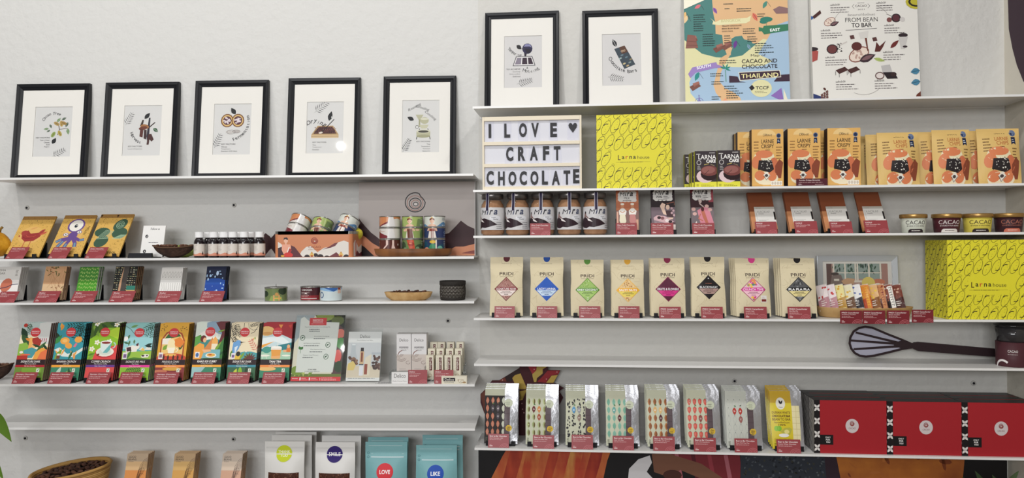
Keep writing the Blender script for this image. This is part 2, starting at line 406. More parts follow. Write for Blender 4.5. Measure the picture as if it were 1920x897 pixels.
def card(sh,x0,x1,ytop,title,sub,label,n=1,lean=32,v=.197,col=CARD,h=None,drop=0):
    lean=R(lean); M,w,h,u=fit(sh,x0,x1,ytop,v,lean,up=.0006+drop,h=h); m=MB()
    m.box(-w/2,0,0,w/2,.0009,h,col,rough=.33); m.art(card_art(title,sub,n,44,44*h/w,col),w,h)
    return tag(m.obj('price_card',M=M),label,'price card')
ORD=['front','second','third','fourth','fifth','sixth']
def bar_mesh(w,h,t,art,side,art_y=0,r=.0012,**k):
    m=MB(); m.box(-w/2,0,0,w/2,t,h,side,r=r,**k); m.art(art,w,h,**k); return m
def stack(sh,xl,xr,ytop,art,side,desc,n=4,v=.165,lean=15,t=.009,gap=.0022,name='chocolate_bar',cat='chocolate bar',up=.0042,sw=.92,sh_h=.42,yaw=0,place='',sides=None,group=None,dx=0,mk=None):
    lean=R(lean); M,w,h,u=fit(sh,xl,xr,ytop,v,lean,up=up+t*math.sin(lean),yaw=yaw)
    b,z=SH[sh]; o=None; hz=(t+gap)/math.cos(lean)
    for i in range(n):
        lab='%s, %s in stack%s'%(desc,ORD[i] if i==0 else ORD[i],place)
        Mi=b.M(u+i*dx,v-i*hz,z+up+t*math.sin(lean),lean,yaw)
        if i==0:
            if mk: o=mk(w,h,t,Mi); tag(o,lab,cat,group)
            else: o=tag(bar_mesh(w,h,t,art,side).obj(name,M=Mi),lab,cat,group)
        else: dup(o,lab,Mi)
    if sw: stand(sh,u,w*sw,v,lean,n*hz+.001,h*sh_h,'black stand holding the %s'%desc,yaw=yaw)
    return u,w,h
def cylmap(r,r2=None,H=1):
    r2=r2 or r
    def f(x,z,l):
        q=r+(r2-r)*z/H; return ((q+l)*math.sin(x/r),-(q+l)*math.cos(x/r),z)
    return f
def bean(m,x,y,z,s,seed,c='5A3A2C'):
    rg=random.Random(seed); X=Matrix.Translation((x,y,z))@Matrix.Rotation(rg.uniform(0,PI),4,'Z')@Matrix.Rotation(rg.uniform(-.4,.4),4,'Y')
    m.blob(0,0,0,s,s*.62,s*.42,c,sub=2,xf=X,jit=.05,seed=seed,rough=.55,bump=.5,bscale=90); return m
BEANS=[]
def bean_obj(i,M,s,label,group):
    if len(BEANS)<3:
        m=MB(); bean(m,0,0,0,1,len(BEANS),['5B3B2D','6B4636','4A2E24'][len(BEANS)]); me=m.mesh('cocoa_bean'); BEANS.append(me)
    me=BEANS[i%len(BEANS)] if len(BEANS)==3 else BEANS[-1]
    return tag(link('cocoa_bean',me,None,M@Matrix.Scale(s,4)),label,'cocoa bean',group)
# ================================================================ left bank, top shelf: framed prints
G1,G2,BR='6F8F5E','2F4A35','8A5A3A'
def kf(a,x,y,al,rows,head='KEY FACTORS'):
    a.text(head,x,y,26,2.6,INK,.0,al=al)
    for i,t in enumerate(rows): a.text(t,x,y+5+i*4.3,len(t)*1.55,2.6,'3A383C',.0,al=al)
a=Art(70,97,'D9D8D6'); a.curve_text('Cacao Tree',36,36,23,205,300,5.4,INK,.01)
for x,y,L,an,c in ((28,34,9,60,G2),(41,30,11,310,G1),(50,26,10,330,G2),(62,30,11,110,G2),(62,42,13,80,G1),(27,42,10,170,G1),(30,45,8,150,G2)): a.leaf(x,y,L,L*.45,an,c,'DCE3D0')
a.line([(44,55),(47,44),(44,33)],1.2,'4A3526'); a.line([(47,44),(62,42)],.8,'4A3526')
for x,y,rot,c in ((41,33,30,'B79A62'),(50,33,80,'C2A35F'),(54,32,20,'AE8B50'),(36,54,120,'8FA85A'),(48,52,60,'B9A655')): a.ell(x,y,6,3.3,c,rot); a.ell(x,y,4.5,.8,'7C6A3C',rot,8)
a.leaf(35,72,13,8,300,'222326'); kf(a,30,60,'r',['Type of bean','Climate','Soil','Region']); a.frond(37,97,28,-32,INK,8,.7,.5)
picture('L1',18,157,157,a,'black framed print titled Cacao Tree, leftmost of the five on the shelf')
a=Art(70,97,'D9D8D6'); a.frond(3,38,28,-62,INK,8,.7,.5); a.leaf(38,26,15,8,310,'222326')
a.poly([(30,40),(34,28),(37,28),(35,41)],'3A2C28'); a.poly([(46,24),(49,24),(48,62),(45,70),(43,60)],'2E2A38'); a.line([(48,42),(58,33)],2,'3A2A28')
a.ell(39,41,8,4.6,'A36F45',10); a.ell(36,44,8,3.6,'6E3A2A',-10); a.poly([(31,44),(37,46),(36,62),(30,60)],'5B2F2A'); a.poly([(38,47),(43,47),(43,66),(38,64)],'3A2528'); a.poly([(46,56),(52,55),(57,66),(53,70),(49,66),(48,76),(44,76)],'4A2A28')
a.leaf(55,44,12,7,40,'3E5E48','B9CBB0'); a.curve_text('Harvest',40,48,25,170,105,6,INK,.01); kf(a,10,79,'l',['Level of ripeness'])
picture('L1',187,327,154,a,'black framed print titled Harvest, second from the left end')
a=Art(70,97,'D9D8D6'); a.leaf(40,20,15,9,235,'222326')
for x in (25,45): a.ell(x,32,12,13,'7C4F2E'); a.ell(x,32,10,11,'D9B878'); a.ell(x,32,8,8.5,'5B3540')
for i in range(22): 
    an=i*2.4; x=25 if i%2 else 45; r=1.5+5.2*((i*7)%10)/10; a.ell(x+r*math.cos(an),32+r*math.sin(an),2.1,1.5,'E3D6DA',i*40,7)
a.ell(30,54,7,3.4,'C9C4C0'); a.ell(42,53,7,3,'B9B2AE'); a.arc(33,54,8,4,0,350,.5,'55504E'); a.arc(43,53,7,3,0,350,.5,'55504E')
a.curve_text('Fermentation',30,34,35,80,-20,6,INK,.01); a.frond(3,84,30,-68,INK,8,.7,.5); kf(a,16,77,'l',['Climate','Temperature','Duration (5-8 days)'])
picture('L1',358,497,150.5,a,'black framed print titled Fermentation, middle of the five')
a=Art(70,97,'D9D8D6'); a.frond(14,20,34,-38,INK,9,.8,.5); a.leaf(42,36,19,9,285,'222326'); a.text('4',47,29,2,5,'EEEEEE')
a.poly([(21,45),(50,45),(61,62),(9,62)],'B7976B'); a.poly([(23,47),(49,47),(57,60),(13,60)],'4A2A2A')
for i in range(60): a.ell(16+(i*37%40),48+(i*17%12),1.1,.7,['6B3A38','35191C','83504A'][i%3],i*33,5,True)
a.poly([(9,62),(61,62),(61,68),(9,68)],'D0B58C'); a.line([(9,65),(61,65)],.6,'8A6B48'); a.line([(52,33),(29,57)],1.5,'242226'); a.ell(27,58,4,1.8,'DDD3C6',-10)
a.curve_text('Drying',14,66,29,242,318,8,INK,.01); kf(a,12,76,'l',['Time','Temperature','Duration'])
picture('L1',535,672,146,a,'black framed print titled Drying, fourth from the left end')
a=Art(70,97,'D9D8D6'); a.text('Roasting',23,13,26,6.4,INK,0,.25,-28); a.text('Grinding',38,15,26,6.4,INK,0,.25,17); a.text('Conching',53,29,26,6.4,INK,0,.25,38)
a.leaf(22,37,14,8,205,'222326'); C='B9B79A'
a.poly([(25,27),(40,27),(34,37),(31,37)],C); a.rect(31,36,34,50,'A5A384'); a.ell(42,38,8,6.5,C); a.ell(42,35,8,2,'DAD8C4'); a.poly([(32,46),(50,46),(46,53),(36,53)],'C9C7AC'); a.line([(33,53),(31,58)],1.2,'3A3A34'); a.line([(48,53),(50,58)],1.2,'3A3A34')
a.rect(27,58,53,67,C); a.ell(40,58,13,3.5,'D4D2BC'); a.ell(40,58.5,10,2.2,'4A4842'); a.ell(40,67,13,3,'A5A384'); a.line([(28,68),(27,73)],1.3,'2E2E2A'); a.line([(52,68),(53,73)],1.3,'2E2E2A'); a.arc(28,50,3,3,0,350,.7,'33332E')
a.frond(2,96,28,-62,INK,9,.8,.5); kf(a,53,77,'r',['Time','Temperature','Technique','Equipment','Recipe'])
picture('L1',716,854,142.5,a,'black framed print titled Roasting Grinding Conching, rightmost of the five')
# ================================================================ left bank, second shelf
def gold_art(k):
    a=Art(57,100,'D9AE5C',rough=.35); rg=random.Random(k)
    a.rect(0,0,57,9,'9C7440')
    for i in range(300):
        x,y=rg.uniform(1,56),rg.uniform(1,99); q=((x-28)/20)**2+((y-48)/30)**2
        if q<.8: continue
        an=rg.uniform(0,3); a.line([(x,y),(x+1.6*math.cos(an),y+1.6*math.sin(an))],.55,['7A5A22','5A4420','A8832F','8C6A20'][i%4],same=True)
    if k==0:
        a.ell(27,48,20,22,'E0B56A'); a.poly([(12,38),(20,36),(26,44),(36,42),(46,40),(44,52),(36,62),(22,64),(14,56),(12,46)],'9C3A38'); a.ell(15,42,6,6,'A5423E')
        a.poly([(8,44),(10,40),(11,46)],'C98A3A'); a.leaf(40,46,16,7,300,'A5423E'); a.leaf(42,48,15,5,320,'C25A48'); a.leaf(22,34,14,4,330,'D8A060'); a.arc(24,50,9,6,20,160,1,'7C2A2C'); a.arc(28,46,9,6,20,160,1,'C25A48')
        for x in (22,32): a.line([(x,63),(x,76),(x-4,80)],1.6,'C0704A'); a.line([(x,76),(x+4,80)],1.2,'C0704A')
        a.line([(8,48),(9,52)],2,'9C3A38')
    elif k==1:
        P='6A4F8E'; a.ell(28,48,17,26,'E0B56A')
        for pts in (((26,56),(16,64),(10,78)),((28,58),(24,70),(22,82)),((32,58),(38,68),(40,78)),((34,56),(44,62),(52,60)),((24,56),(12,60),(4,66))): a.line(pts,6.5,P); a.line(pts[1:],3,'6F9AA8')
        a.ell(28,26,15,17,P); a.ell(28,26,12,14,'EDE9E0'); a.ell(28,27,3,4,'26303A'); a.ell(29,26,1,1.2,'EDE9E0'); a.ell(29,50,8,9,P)
        for x,y in ((16,48),(38,42)): a.ell(x,y,4.6,4.4,P); a.ell(x,y,3.6,3.4,'EDE9E0'); a.ell(x,y,1.2,1.4,'26303A')
        a.text('PATTERN',50,38,20,4,'4A3A20',0,rot=-80)
    else:
        D,Lg='3E5A48','A9C7A8'
        for x,y,rx,ry,ro in ((14,44,13,11,0),(44,46,13,13,0),(40,26,10,15,25),(18,66,11,14,20)):
            a.ell(x,y,rx,ry,D,ro,18)
        for i in range(7): a.line([(8+i*3,58),(20+i*2.2,38+i*.5)],.7,Lg); a.line([(34+i*2.5,60),(48+i*1.6,50)],.8,Lg)
        for r in (3,6,9): a.arc(40,26,r*.7,r,0,350,.7,Lg,12)
        a.line([(8,60),(28,58)],1,Lg); a.text('1c1100L',38,92,26,5,'33301E',0)
        a.poly([(0,2),(4,2),(2,8)],'3A2A1C'); a.poly([(28,2),(32,2),(30,9)],'3A2A1C')
    a.lines(20,93,20,1,2,'5A4420',1.5,seed=k); return a
for k,(xl,xr,yt,nm,c0,c1) in enumerate(((8,72,406,'gold bar with a red rooster drawing',9,43),(88,150,404,'gold bar with a purple one-eyed octopus drawing',89,123),(158,222,402,'gold bar with a dark green leaf drawing',158,193))):
    stack('L2',xl,xr,yt,gold_art(k),'C79A4A',nm,n=1,lean=35,t=.006,sh_h=.5)
    card('L2',c0,c1,464,'Hatae Chocolate','Dark Heritage Milk Chocolate',"red price card in front of the "+nm,lean=42)
# follow us sign
M,w,h,u=fit('L2',262,304,423.5,.135,R(14),up=.004)
a=Art(44,52,'EDEBE8'); a.text('Follow us',24,5.5,18,4,'3A383C',.005); a.ell(9,18,3,3,INK); a.text('f',9.4,18.6,1.7,4,'EDEBE8',.03); a.ell(8,43,3,3,INK); a.text('d',8.2,43,1.8,3,'EDEBE8',.03)
a.lines(14,27.5,19,1,2,'55525A',1.2)
m=MB(); m.box(-w/2,0,0,w/2,.003,h,'E9E7E4',rough=.4); m.art(a,w,h); tag(m.obj('counter_sign',M=M),'small white follow us sign standing in a black holder beside the green leaf bar','sign')
b,z=SH['L2']; uu=b.u(264,z,.17); o=thing('sign_holder','low black sign holder in front of the small white sign','sign holder',b.M(uu,.17,z))
m=MB(); m.prism([(-.044,0),(.044,0),(.044,.003),(-.044,.003)],-.008,.06,'1B1B1E',rough=.35); m.obj('base',o); m=MB(); m.prism([(-.044,.003),(.044,.003),(.042,.018),(-.040,.018)],-.008,.004,'26262A',rough=.3); m.obj('front_block',o)
m=MB(); m.box(-.012+.045,.055,.003,.010+.045,.06,.055,'1B1B1E',r=.001,rough=.35); m.obj('back_post',o)
# pods
def pod_shell(M,L,Wd,H,label,col='33241F',beans=True,seed=1,mixc='4A352B',rim='5E4636'):
    o=thing('cacao_pod_half',label,'cacao pod',M); m=MB(); n=18; v=[];f=[]; K=13
    for i in range(n+1):
        t=i/n; x=(t-.5)*L; s=max(math.sin(PI*t),.02)**.62; 
        for j in range(K):
            a=PI+PI*j/(K-1); rid=1+.06*math.cos(j*PI/2*2)
            v.append((x,Wd/2*s*math.cos(a)*rid, H*(1+.10*(2*t-1)**2)+H*s*math.sin(a)*rid+.12*H*(abs(2*t-1)**3)))
    for i in range(n):
        for j in range(K-1): p=i*K+j; f.append((p,p+1,p+K+1,p+K))
    m.add(v,f,col,True,rough=.75,bump=.8,bscale=60,mix=mixc,mscale=30)
    t=[]; 
    for sgn in (0,K-1):
        m.tube([v[i*K+sgn] for i in range(n+1)],.0028,rim,n=6,rough=.8)
    m.obj('shell',o)
    m=MB(); q=[(v[i*K][0]*.94,v[i*K][1]*.9,v[i*K][2]-.006) for i in range(n+1)]+[(v[i*K+K-1][0]*.94,v[i*K+K-1][1]*.9,v[i*K][2]-.006) for i in range(n,-1,-1)]
    m.add(q,[tuple(range(len(q)))],'6B4A38',rough=.9,bump=.6,bscale=50); m.obj('pulp',o)
    if beans:
        rg=random.Random(seed)
        for i in range(11):
            x=(i-5)/13*L; mm_=MB(); y=rg.uniform(-.3,.3)*Wd*.5; bean(mm_,x,y,H*1.0+.0075,L*.068,seed*50+i,'6B4A3A'); mm_.obj('bean',o)
    return o
b,z=SH['L2']
pod_shell(b.M(b.u(325,z,.165),.16,z+.001,0,0),.152,.075,.036,'half a dark cacao pod full of beans beside the white-capped bottles',seed=3)
def pod(M,L,r,c,c2,label,stem=True):
    o=thing('cacao_pod',label,'cacao pod',M); m=MB(); v=[];f=[];n=18;K=30
    for i in range(n+1):
        t=i/n; rr=r*max(math.sin(PI*t**.85),0)**.62
        for j in range(K): a=2*PI*j/K; q=rr*(1+.07*math.cos(a*5)); v.append((q*math.cos(a),q*math.sin(a),t*L))
    for i in range(n):
        for j in range(K): p=i*K+j; q=i*K+(j+1)%K; f.append((p,q,q+K,p+K))
    m.add(v,f,c,True,rough=.4,bump=.4,bscale=50,mix=c2,mscale=25); m.obj('husk',o)
    if stem: m=MB(); m.tube([(0,0,L-.002),(.002,0,L+.01),(.008,0,L+.018)],[.005,.004,.005],'8A6A2C'); m.obj('stem',o)
    return o
pod(b.M(b.u(5,z,.15)-.037,.135,z+.0065,0,0,0)@Matrix.Rotation(R(9),4,'Y'),.094,.047,'D9A02C','B97F1E','yellow cacao pod lying at the far left end beside the rooster bar')
pod(b.M(b.u(322,z,.06),.055,z+.025,0,0,0)@Matrix.Rotation(R(90),4,'Y'),.1,.024,'8E9A4C','6F7F3A','green cacao pod lying behind the dark half pod',stem=False)
# bottles
def bottle(px,v,label):
    b,z=SH['L2']; u=b.u(px,z,v); o=thing('glass_bottle',label,'bottle',b.M(u,v,z),'brown bottles with white caps'); r=.0187
    if not BOT:
        m=MB(); m.lathe([(r*.9,.0),(r,.003),(r,.054),(r*.93,.061),(r*.72,.068),(r*.6,.071),(r*.6,.078)],'1C1216',28,rough=.08,coat=.6); BOT.append(('glass_body',m.mesh('glass_body')))
        m=MB(); m.lathe([(r*.83,.072),(r*.83,.074),(r*.8,.0745),(r*.8,.0905),(r*.74,.0925),(.0001,.0928)],'E9E8E8',28,rough=.35); BOT.append(('cap',m.mesh('cap')))
        a=Art(60,46,'DDD5CC'); a.poly([(0,38),(14,36),(26,40),(38,34),(60,40),(60,46),(0,46)],'D9937A'); a.rect(13,8,14.3,42,'4A4446'); a.ell(19,4.5,1,1,INK); a.text('COCOA',24,4.6,7,1.7,INK,0,al='l'); a.lines(18,9,14,6,3.2,'8A817C',.7,seed=2); a.poly([(44,41),(44,34),(45,32),(45,28),(46.5,28),(46.5,32),(47.5,34),(47.5,41)],'2A2024')
        m=MB(); mp=cylmap(r+.0004); m.grid(PI*r*1.25,.043,mp,16,1,'DDD5CC',z=.007,rough=.45); m.art(a,PI*r*1.25,.043,mp=mp,nx=16,nz=0,z=.007); BOT.append(('label',m.mesh('label')))
    for n_,me in BOT: link(n_,me,o)
    return o
BOT=[]
for i,x in enumerate((374,401,420,437,458,487)): bottle(x,.176,'brown bottle with white cap, front row, %s from the left'%['first','second','third','fourth','fifth','sixth'][i])
for i,x in enumerate((391,411.5,429,448,470.5)): bottle(x,.118,'brown bottle with white cap, rear row, %s from the left'%['first','second','third','fourth','fifth'][i])
# cut-out mountains behind the tin box
b,z=SH['L2']; u0,u1=b.u(494,z,.1),b.u(522,z,.1); W_=u1-u0
m=MB(); m.prism([(0,0),(W_,0),(W_,.085),(W_*.86,.092),(W_*.6,.075),(W_*.5,.07),(W_*.4,.077),(W_*.14,.088),(0,.08)],0,.003,'3A2022',rough=.6)
m.prism([(W_*.05,.001),(W_*.9,.001),(W_*.55,.03),(W_*.45,.028)],-.0012,-.0002,'B5B0AE',rough=.6)
tag(m.obj('cardboard_mountain',M=b.M(u0,.1,z)),'dark brown cardboard mountain cut-out between the bottles and the tin box','cardboard cut-out')
def rings(a,x,y,s,c1=INK,c2='C98A78',lw=1):
    a.line([(x+s*math.cos(t)*(1-.10*(abs(t-5.6)<.5)),y+s*.98*math.sin(t)*(1-.25*(abs(t-5.6)<.3))) for t in [2*PI*i/28 for i in range(28)]],lw*1.4,c1,True)
    a.arc(x-.02*s,y+.08*s,s*.8,s*.76,0,360,lw,c2,20); a.arc(x,y+.12*s,s*.6,s*.55,0,360,lw*1.2,c1,18); a.arc(x+.03*s,y+.15*s,s*.43,s*.38,0,360,lw*.9,c2,16); a.ell(x+.05*s,y+.18*s,s*.28,s*.22,c1,0,12); a.ell(x+.05*s,y+.18*s,s*.2,s*.15,'DDD6D2',0,12)
# big printed board behind tins
a=Art(221,143,'BDB4B0'); rings(a,108,40,19,INK,'A8796E',1.3)
DM='40262A'; PE='D08A68'
a.poly([(0,70),(12,85),(24,98),(42,112),(52,125),(60,143),(0,143)],DM); a.poly([(0,98),(14,107),(26,118),(40,126),(40,143),(0,143)],PE); a.poly([(0,118),(12,126),(30,143),(0,143)],'241A1E')
a.poly([(221,92),(208,86),(195,76),(184,88),(172,100),(160,103),(150,100),(138,112),(130,128),(130,143),(221,143)],DM); a.poly([(221,121),(200,126),(185,126),(170,133),(168,143),(221,143)],PE); a.poly([(221,133),(205,136),(196,139),(221,140)],'8A4A44')
M,w,h,u=fit('L2',672,890,341,.035,R(3),up=.0008)
m=MB(); m.box(-w/2,0,0,w/2,.012,h,'B5ACA8',rough=.5); m.art(a,w,h); m.box(w/2,-.002,0,w/2+.003,.014,h,'C9C6C4'); tag(m.obj('display_board',M=M),'large grey board printed with a swirl logo and brown mountains behind stacked tins','display board')
# wooden tray and stacked tins
b,z=SH['L2']; ut=b.u(775,z,.135)
m=MB(); m.lathe([(.0001,.0),(.125,.0),(.137,.008),(.1415,.028),(.1395,.0285),(.134,.022),(.0001,.022)],'8A5A34',48,ey=.45,rough=.45,mix='5E3A22',mscale=14,stretch=(1,1,.15)); tag(m.obj('wooden_tray',M=b.M(ut,.135,z)),'oval brown wooden tray carrying nine stacked tins','tray')
def tin(M,art,r,h,label,group=None,lid='A9A7A2',art_w=1.0,pull=False,side='8A8680'):
    o=thing('storage_tin',label,'tin',M,group); m=MB(); m.lathe([(r*.96,0),(r*.985,.001),(r*.985,.0025),(r*.97,.003),(r*.97,h-.003)],side,40,rough=.25,metal=.3); m.obj('body',o)
    m=MB(); m.lathe([(r*.97,h-.004),(r*1.005,h-.0035),(r*1.01,h-.001),(r*.99,h),(r*.93,h),(r*.92,h-.0015),(.0001,h-.0015)],lid,40,rough=.22,metal=.85); m.obj('lid',o)
    m=MB(); mp=cylmap(r*.972); W=PI*r*art_w; hh=h-.006; m.grid(W,hh,mp,24,1,art.it[0][2],z=.0028,rough=.22,coat=.6); m.art(art,W,hh,mp=mp,nx=24,nz=0,z=.0028,coat=.5,rough=.25); m.obj('label',o)
    if pull: m=MB(); m.tube([(0,0,h),(.001,-.004,h+.006),(.003,-.008,h+.012)],.0009,'C9C9C9',rough=.2,metal=1); m.obj('pull_tab',o)
    return o
def body_fig(a,x,k,sk='E3B79C'):
    """standing figure in traditional dress, sliced over three tins"""
    if k==2: a.ell(x,22,7,9,sk); a.poly([(x-8,18),(x-7,10),(x,4),(x+7,10),(x+8,18),(x,13)],'6B2F22'); a.poly([(x-6,10),(x,1),(x+6,10),(x,7)],'C99A3C'); a.ell(x-2.6,21,.8,.7,INK); a.ell(x+2.6,21,.8,.7,INK); a.line([(x-1.5,26),(x+1.5,26)],.5,'9C4A40'); a.rect(x-2.5,29,x+2.5,36,sk); a.ell(x,45,13,11,sk)
    if k==1: a.rect(x-10,0,x+10,12,sk); a.rect(x-8,3,x+8,14,'8A3A2C'); a.poly([(x-9,14),(x+9,14),(x+13,45),(x-13,45)],'E3DAD0'); a.rect(x-3,14,x-1,45,'7A2F2A'); a.rect(x+2,14,x+4,45,'7A2F2A'); a.poly([(x-13,0),(x-9,0),(x-12,14),(x-16,12)],sk); a.poly([(x+13,0),(x+9,0),(x+12,14),(x+16,12)],sk)
TA={}
def tin_art(s,k):
    A=Art(100,45,[['5A2E28','D9D3CC','CC8457'],['6F8450','8FA35E','A3B56A'],['2C3A5E','2C3A63','D6D8CF']][s][k],rough=.3)
    if s==0:
        if k==2: A.poly([(0,45),(18,42),(40,28),(60,14),(66,20),(58,45)],'7A3038'); A.poly([(22,45),(56,26),(64,12),(78,8),(100,16),(100,45)],'D9D3CC'); A.text('CACAO',8,8,12,3,'4A2A2A'); A.lines(3,14,14,5,4.5,'5A3028',1.6)
        if k==1: A.poly([(0,45),(0,22),(14,12),(26,22),(48,34),(50,45)],'7A3038'); A.poly([(22,6),(26,14),(40,14),(40,16),(22,16)],'B98A7A')
        if k==0: A.lines(3,6,16,2,5,'D9C3B8',2); A.lines(3,28,14,3,5,'D9C3B8',2); A.ell(8,21,2,2,'E3D6CC')
        if k==0: A.poly([(44,0),(50,0),(50,22),(40,40),(34,40),(44,24)],'E6C9BE'); A.poly([(62,0),(68,0),(68,26),(72,40),(60,40),(62,20)],'E6C9BE'); A.rect(80,18,83,26,'E6E0DA')
        else: A.ell(60,10 if k else 0,6,18,'E6E2DE'); A.poly([(52,0),(66,0),(72,45),(48,45)],'E1DEDC')
    else:
        D=['','3F5238','1F4A63'][s]
        if k==0:
            for x,y,rx,ry,c in ((22,30,12,22,D),(78,36,16,16,D),(30,44,7,9,'7C9A78'),(70,40,6,8,'7C9A78')): A.ell(x,y,rx,ry,c)
            if s==1: A.poly([(36,0),(58,0),(62,45),(46,45)],'C9553A'); A.ell(50,20,10,10,'A83A2E'); A.ell(48,16,5,3,'E08A5A')
            else: A.ell(48,10,10,8,'D9B33A'); A.ell(48,40,12,22,'3E8A62'); A.ell(70,42,9,14,'6FB09A'); A.rect(56,0,60,45,'E3DAD0'); A.ell(26,44,9,9,'E08A72')
            A.lines(84,8,12,3,8,'DDE3D6',1.6)
        if k==1:
            if s==1: A.poly([(0,45),(0,0),(12,6),(10,30),(20,45)],'5F7A48'); A.ell(92,30,14,26,'5F7A48')
            else: A.ell(90,20,5,6,'8FA5CF'); A.ell(90,20,3,4,'2C3A63'); A.text('CACAO',90,33,12,3,'C9D0E3'); A.lines(2,6,12,2,6,'C9D0E3',2.4)
            body_fig(A,46,1)
            if s==1: A.poly([(38,4),(54,4),(56,45),(40,45)],'6B3A2C'); A.ell(30,10,6,5,'E3B79C'); A.ell(70,8,7,4,'E3B79C')
        if k==2:
            if s==1: A.poly([(0,45),(0,20),(14,10),(24,45)],'7C9452'); A.poly([(66,45),(70,12),(100,4),(100,45)],'6F8450'); A.text('THAI',84,12,12,3,'C9D6AE'); A.text('80 G',86,38,14,5,'E6E8DA')
            else: A.poly([(0,45),(0,38),(20,34),(34,45)],'5A86AE'); A.poly([(60,45),(76,28),(84,24),(100,34),(100,45)],'5A86AE'); A.lines(78,6,16,3,5,'4A5A7A',1.6,al='l'); A.text('80 G',84,40,14,4,'F0F0EA')
            body_fig(A,46,2)
    return A
TN=['orange and brown','olive green','white and navy blue']; TP=['bottom','middle','top']
for s,px in enumerate((731.5,774,815.5)):
    for k in range(3):
        rr=.0385; TA[s,k]=tin_art(s,k)
        tin(b.M(b.u(px,z,.14),.14,z+.0226+k*.0411),TA[s,k],rr,.041,'%s tin, %s of its stack of three on the oval tray'%(TN[s],TP[k]),'tins stacked on the oval tray')
# tin box with tilted tins
uL,uR=b.u(514,z,.19),b.u(661,z,.19); w=uR-uL; h=.093; dp=.15
o=thing('tin_box','open orange metal box printed with mountains and a bare-chested figure, full of tins','tin box',b.M((uL+uR)/2,.19,z))
def rr_path(w,d,r,n=5):
    p=[]
    for cx,cy,a0 in ((w/2-r,r,-90),(w/2-r,d-r,0),(-w/2+r,d-r,90),(-w/2+r,r,180)):
        for i in range(n+1): a=R(a0+90*i/n); p.append((cx+r*math.cos(a),cy+r*math.sin(a)))
    return p
def wallring(m,P,z0,z1,c,th=0,**k):
    n=len(P); v=[(x,y,z0) for x,y in P]+[(x,y,z1) for x,y in P]; m.add(v,[(i,(i+1)%n,n+(i+1)%n,n+i) for i in range(n)],c,True,**k)
m=MB(); P=rr_path(w,dp,.014); wallring(m,P,0,h-.01,'CB8259',rough=.3,coat=.4); wallring(m,rr_path(w-.003,dp-.003,.013),0.001,h-.01,'B5B3AE',rough=.4); m.add([(x,y,.001) for x,y in P],[tuple(range(len(P)))],'8A8680')
a=Art(150,50,'CB8259',rough=.3); LG='DDD6CE'
a.poly([(0,50),(0,18),(8,22),(20,32),(40,44),(48,50)],DM); a.poly([(0,16),(6,20),(12,26),(0,30)],LG); a.poly([(44,50),(50,38),(60,28),(70,26),(84,40),(98,30),(112,28),(128,18),(140,14),(150,18),(150,50)],LG)
a.poly([(94,34),(108,28),(120,20),(128,18),(122,26),(112,30)],'6B2F36'); a.poly([(108,50),(118,44),(124,40),(130,46),(134,50)],'6B2F36'); a.poly([(28,24),(36,28),(46,42),(52,50),(28,50)],'5A2A30')
for x,y,r in ((62,50,6),(90,50,7),(104,52,6),(145,50,6),(80,46,5)): a.ell(x,y,r,r*.8,'2A1E22')
for x,y in ((72,46),(134,46)): a.ell(x,y,5,3.4,'E0C070'); a.ell(x,y+2,3,2.6,'B5622E'); a.poly([(x-3,y-3),(x,y-8),(x+3,y-3)],'C9933A')
a.ell(17,14,4.4,5,'E6B49A'); a.poly([(12,12),(13,7),(19,6),(22,10),(20,12),(16,10)],'2E1E20'); a.rect(15.4,17,18.6,22,'E6B49A'); a.poly([(9,22),(26,22),(29,36),(25,44),(12,44),(8,34)],'E6A48A'); a.ell(24,38,4,7,'A5322E',30); a.ell(22,46,10,6,'C9362E'); a.line([(24,28),(20,40)],2,'F0E6DE'); a.ell(10,48,4,2,'D9A33A')
rings(a,78,14,7,'8A2F26','A84A36',.9); a.text('CACAO',78,28,26,5,'8A3A26',0); a.text('EVERYWHERE',78,34,26,1.6,'8A3A26',0)
m.art(a,w-.028,h-.014,y=-.0003,z=.002)
a2=Art(100,50,'CB8259',rough=.3); a2.poly([(0,50),(0,20),(20,12),(60,30),(100,22),(100,50)],LG); a2.poly([(20,50),(40,36),(70,44),(100,40),(100,50)],'6B2F36'); a2.rect(22,16,32,46,'B5504A')
m.art(a2,dp-.028,h-.014,xf=Matrix.Translation((w/2+.0003,dp/2,.002))@Matrix.Rotation(PI/2,4,'Z')); m.obj('body',o)
m=MB(); wallring(m,rr_path(w+.001,dp+.001,.0145),h-.0105,h,'A5A39E',rough=.25,metal=.8); wallring(m,rr_path(w-.002,dp-.002,.013),h-.0105,h,'A5A39E',rough=.25,metal=.8)
Pa,Pb=rr_path(w+.001,dp+.001,.0145),rr_path(w-.002,dp-.002,.013); n=len(Pa); m.add([(x,y,h) for x,y in Pa]+[(x,y,h) for x,y in Pb],[(i,(i+1)%n,n+(i+1)%n,n+i) for i in range(n)],'B9B7B2',True,rough=.25,metal=.8); m.obj('rim',o)
for s,(px,tx,ztop,ro) in enumerate(((543,14,.014,0),(590,8,.0,0),(630,20,.012,0))):
    base=b.M(b.u(px,z,.15),.145,z+.022+ztop)@Matrix.Rotation(R(tx),4,'Y')@Matrix.Rotation(R(-27),4,'X')
    for k in range(3): tin(base@Matrix.Translation((0,0,.0005+k*.0411)),TA[s,k],.0385,.041,'tilted %s tin in the orange box, %s of its row'%(TN[s],['lowest','middle','highest'][k]),'tilted tins in the orange box')
pod(b.M(b.u(672,z,.1),.085,z+.062,0,0,0)@Matrix.Rotation(R(-25),4,'Y'),.05,.022,'D9CE4A','C4B436','small yellow pod poking out of the orange tin box',stem=False)
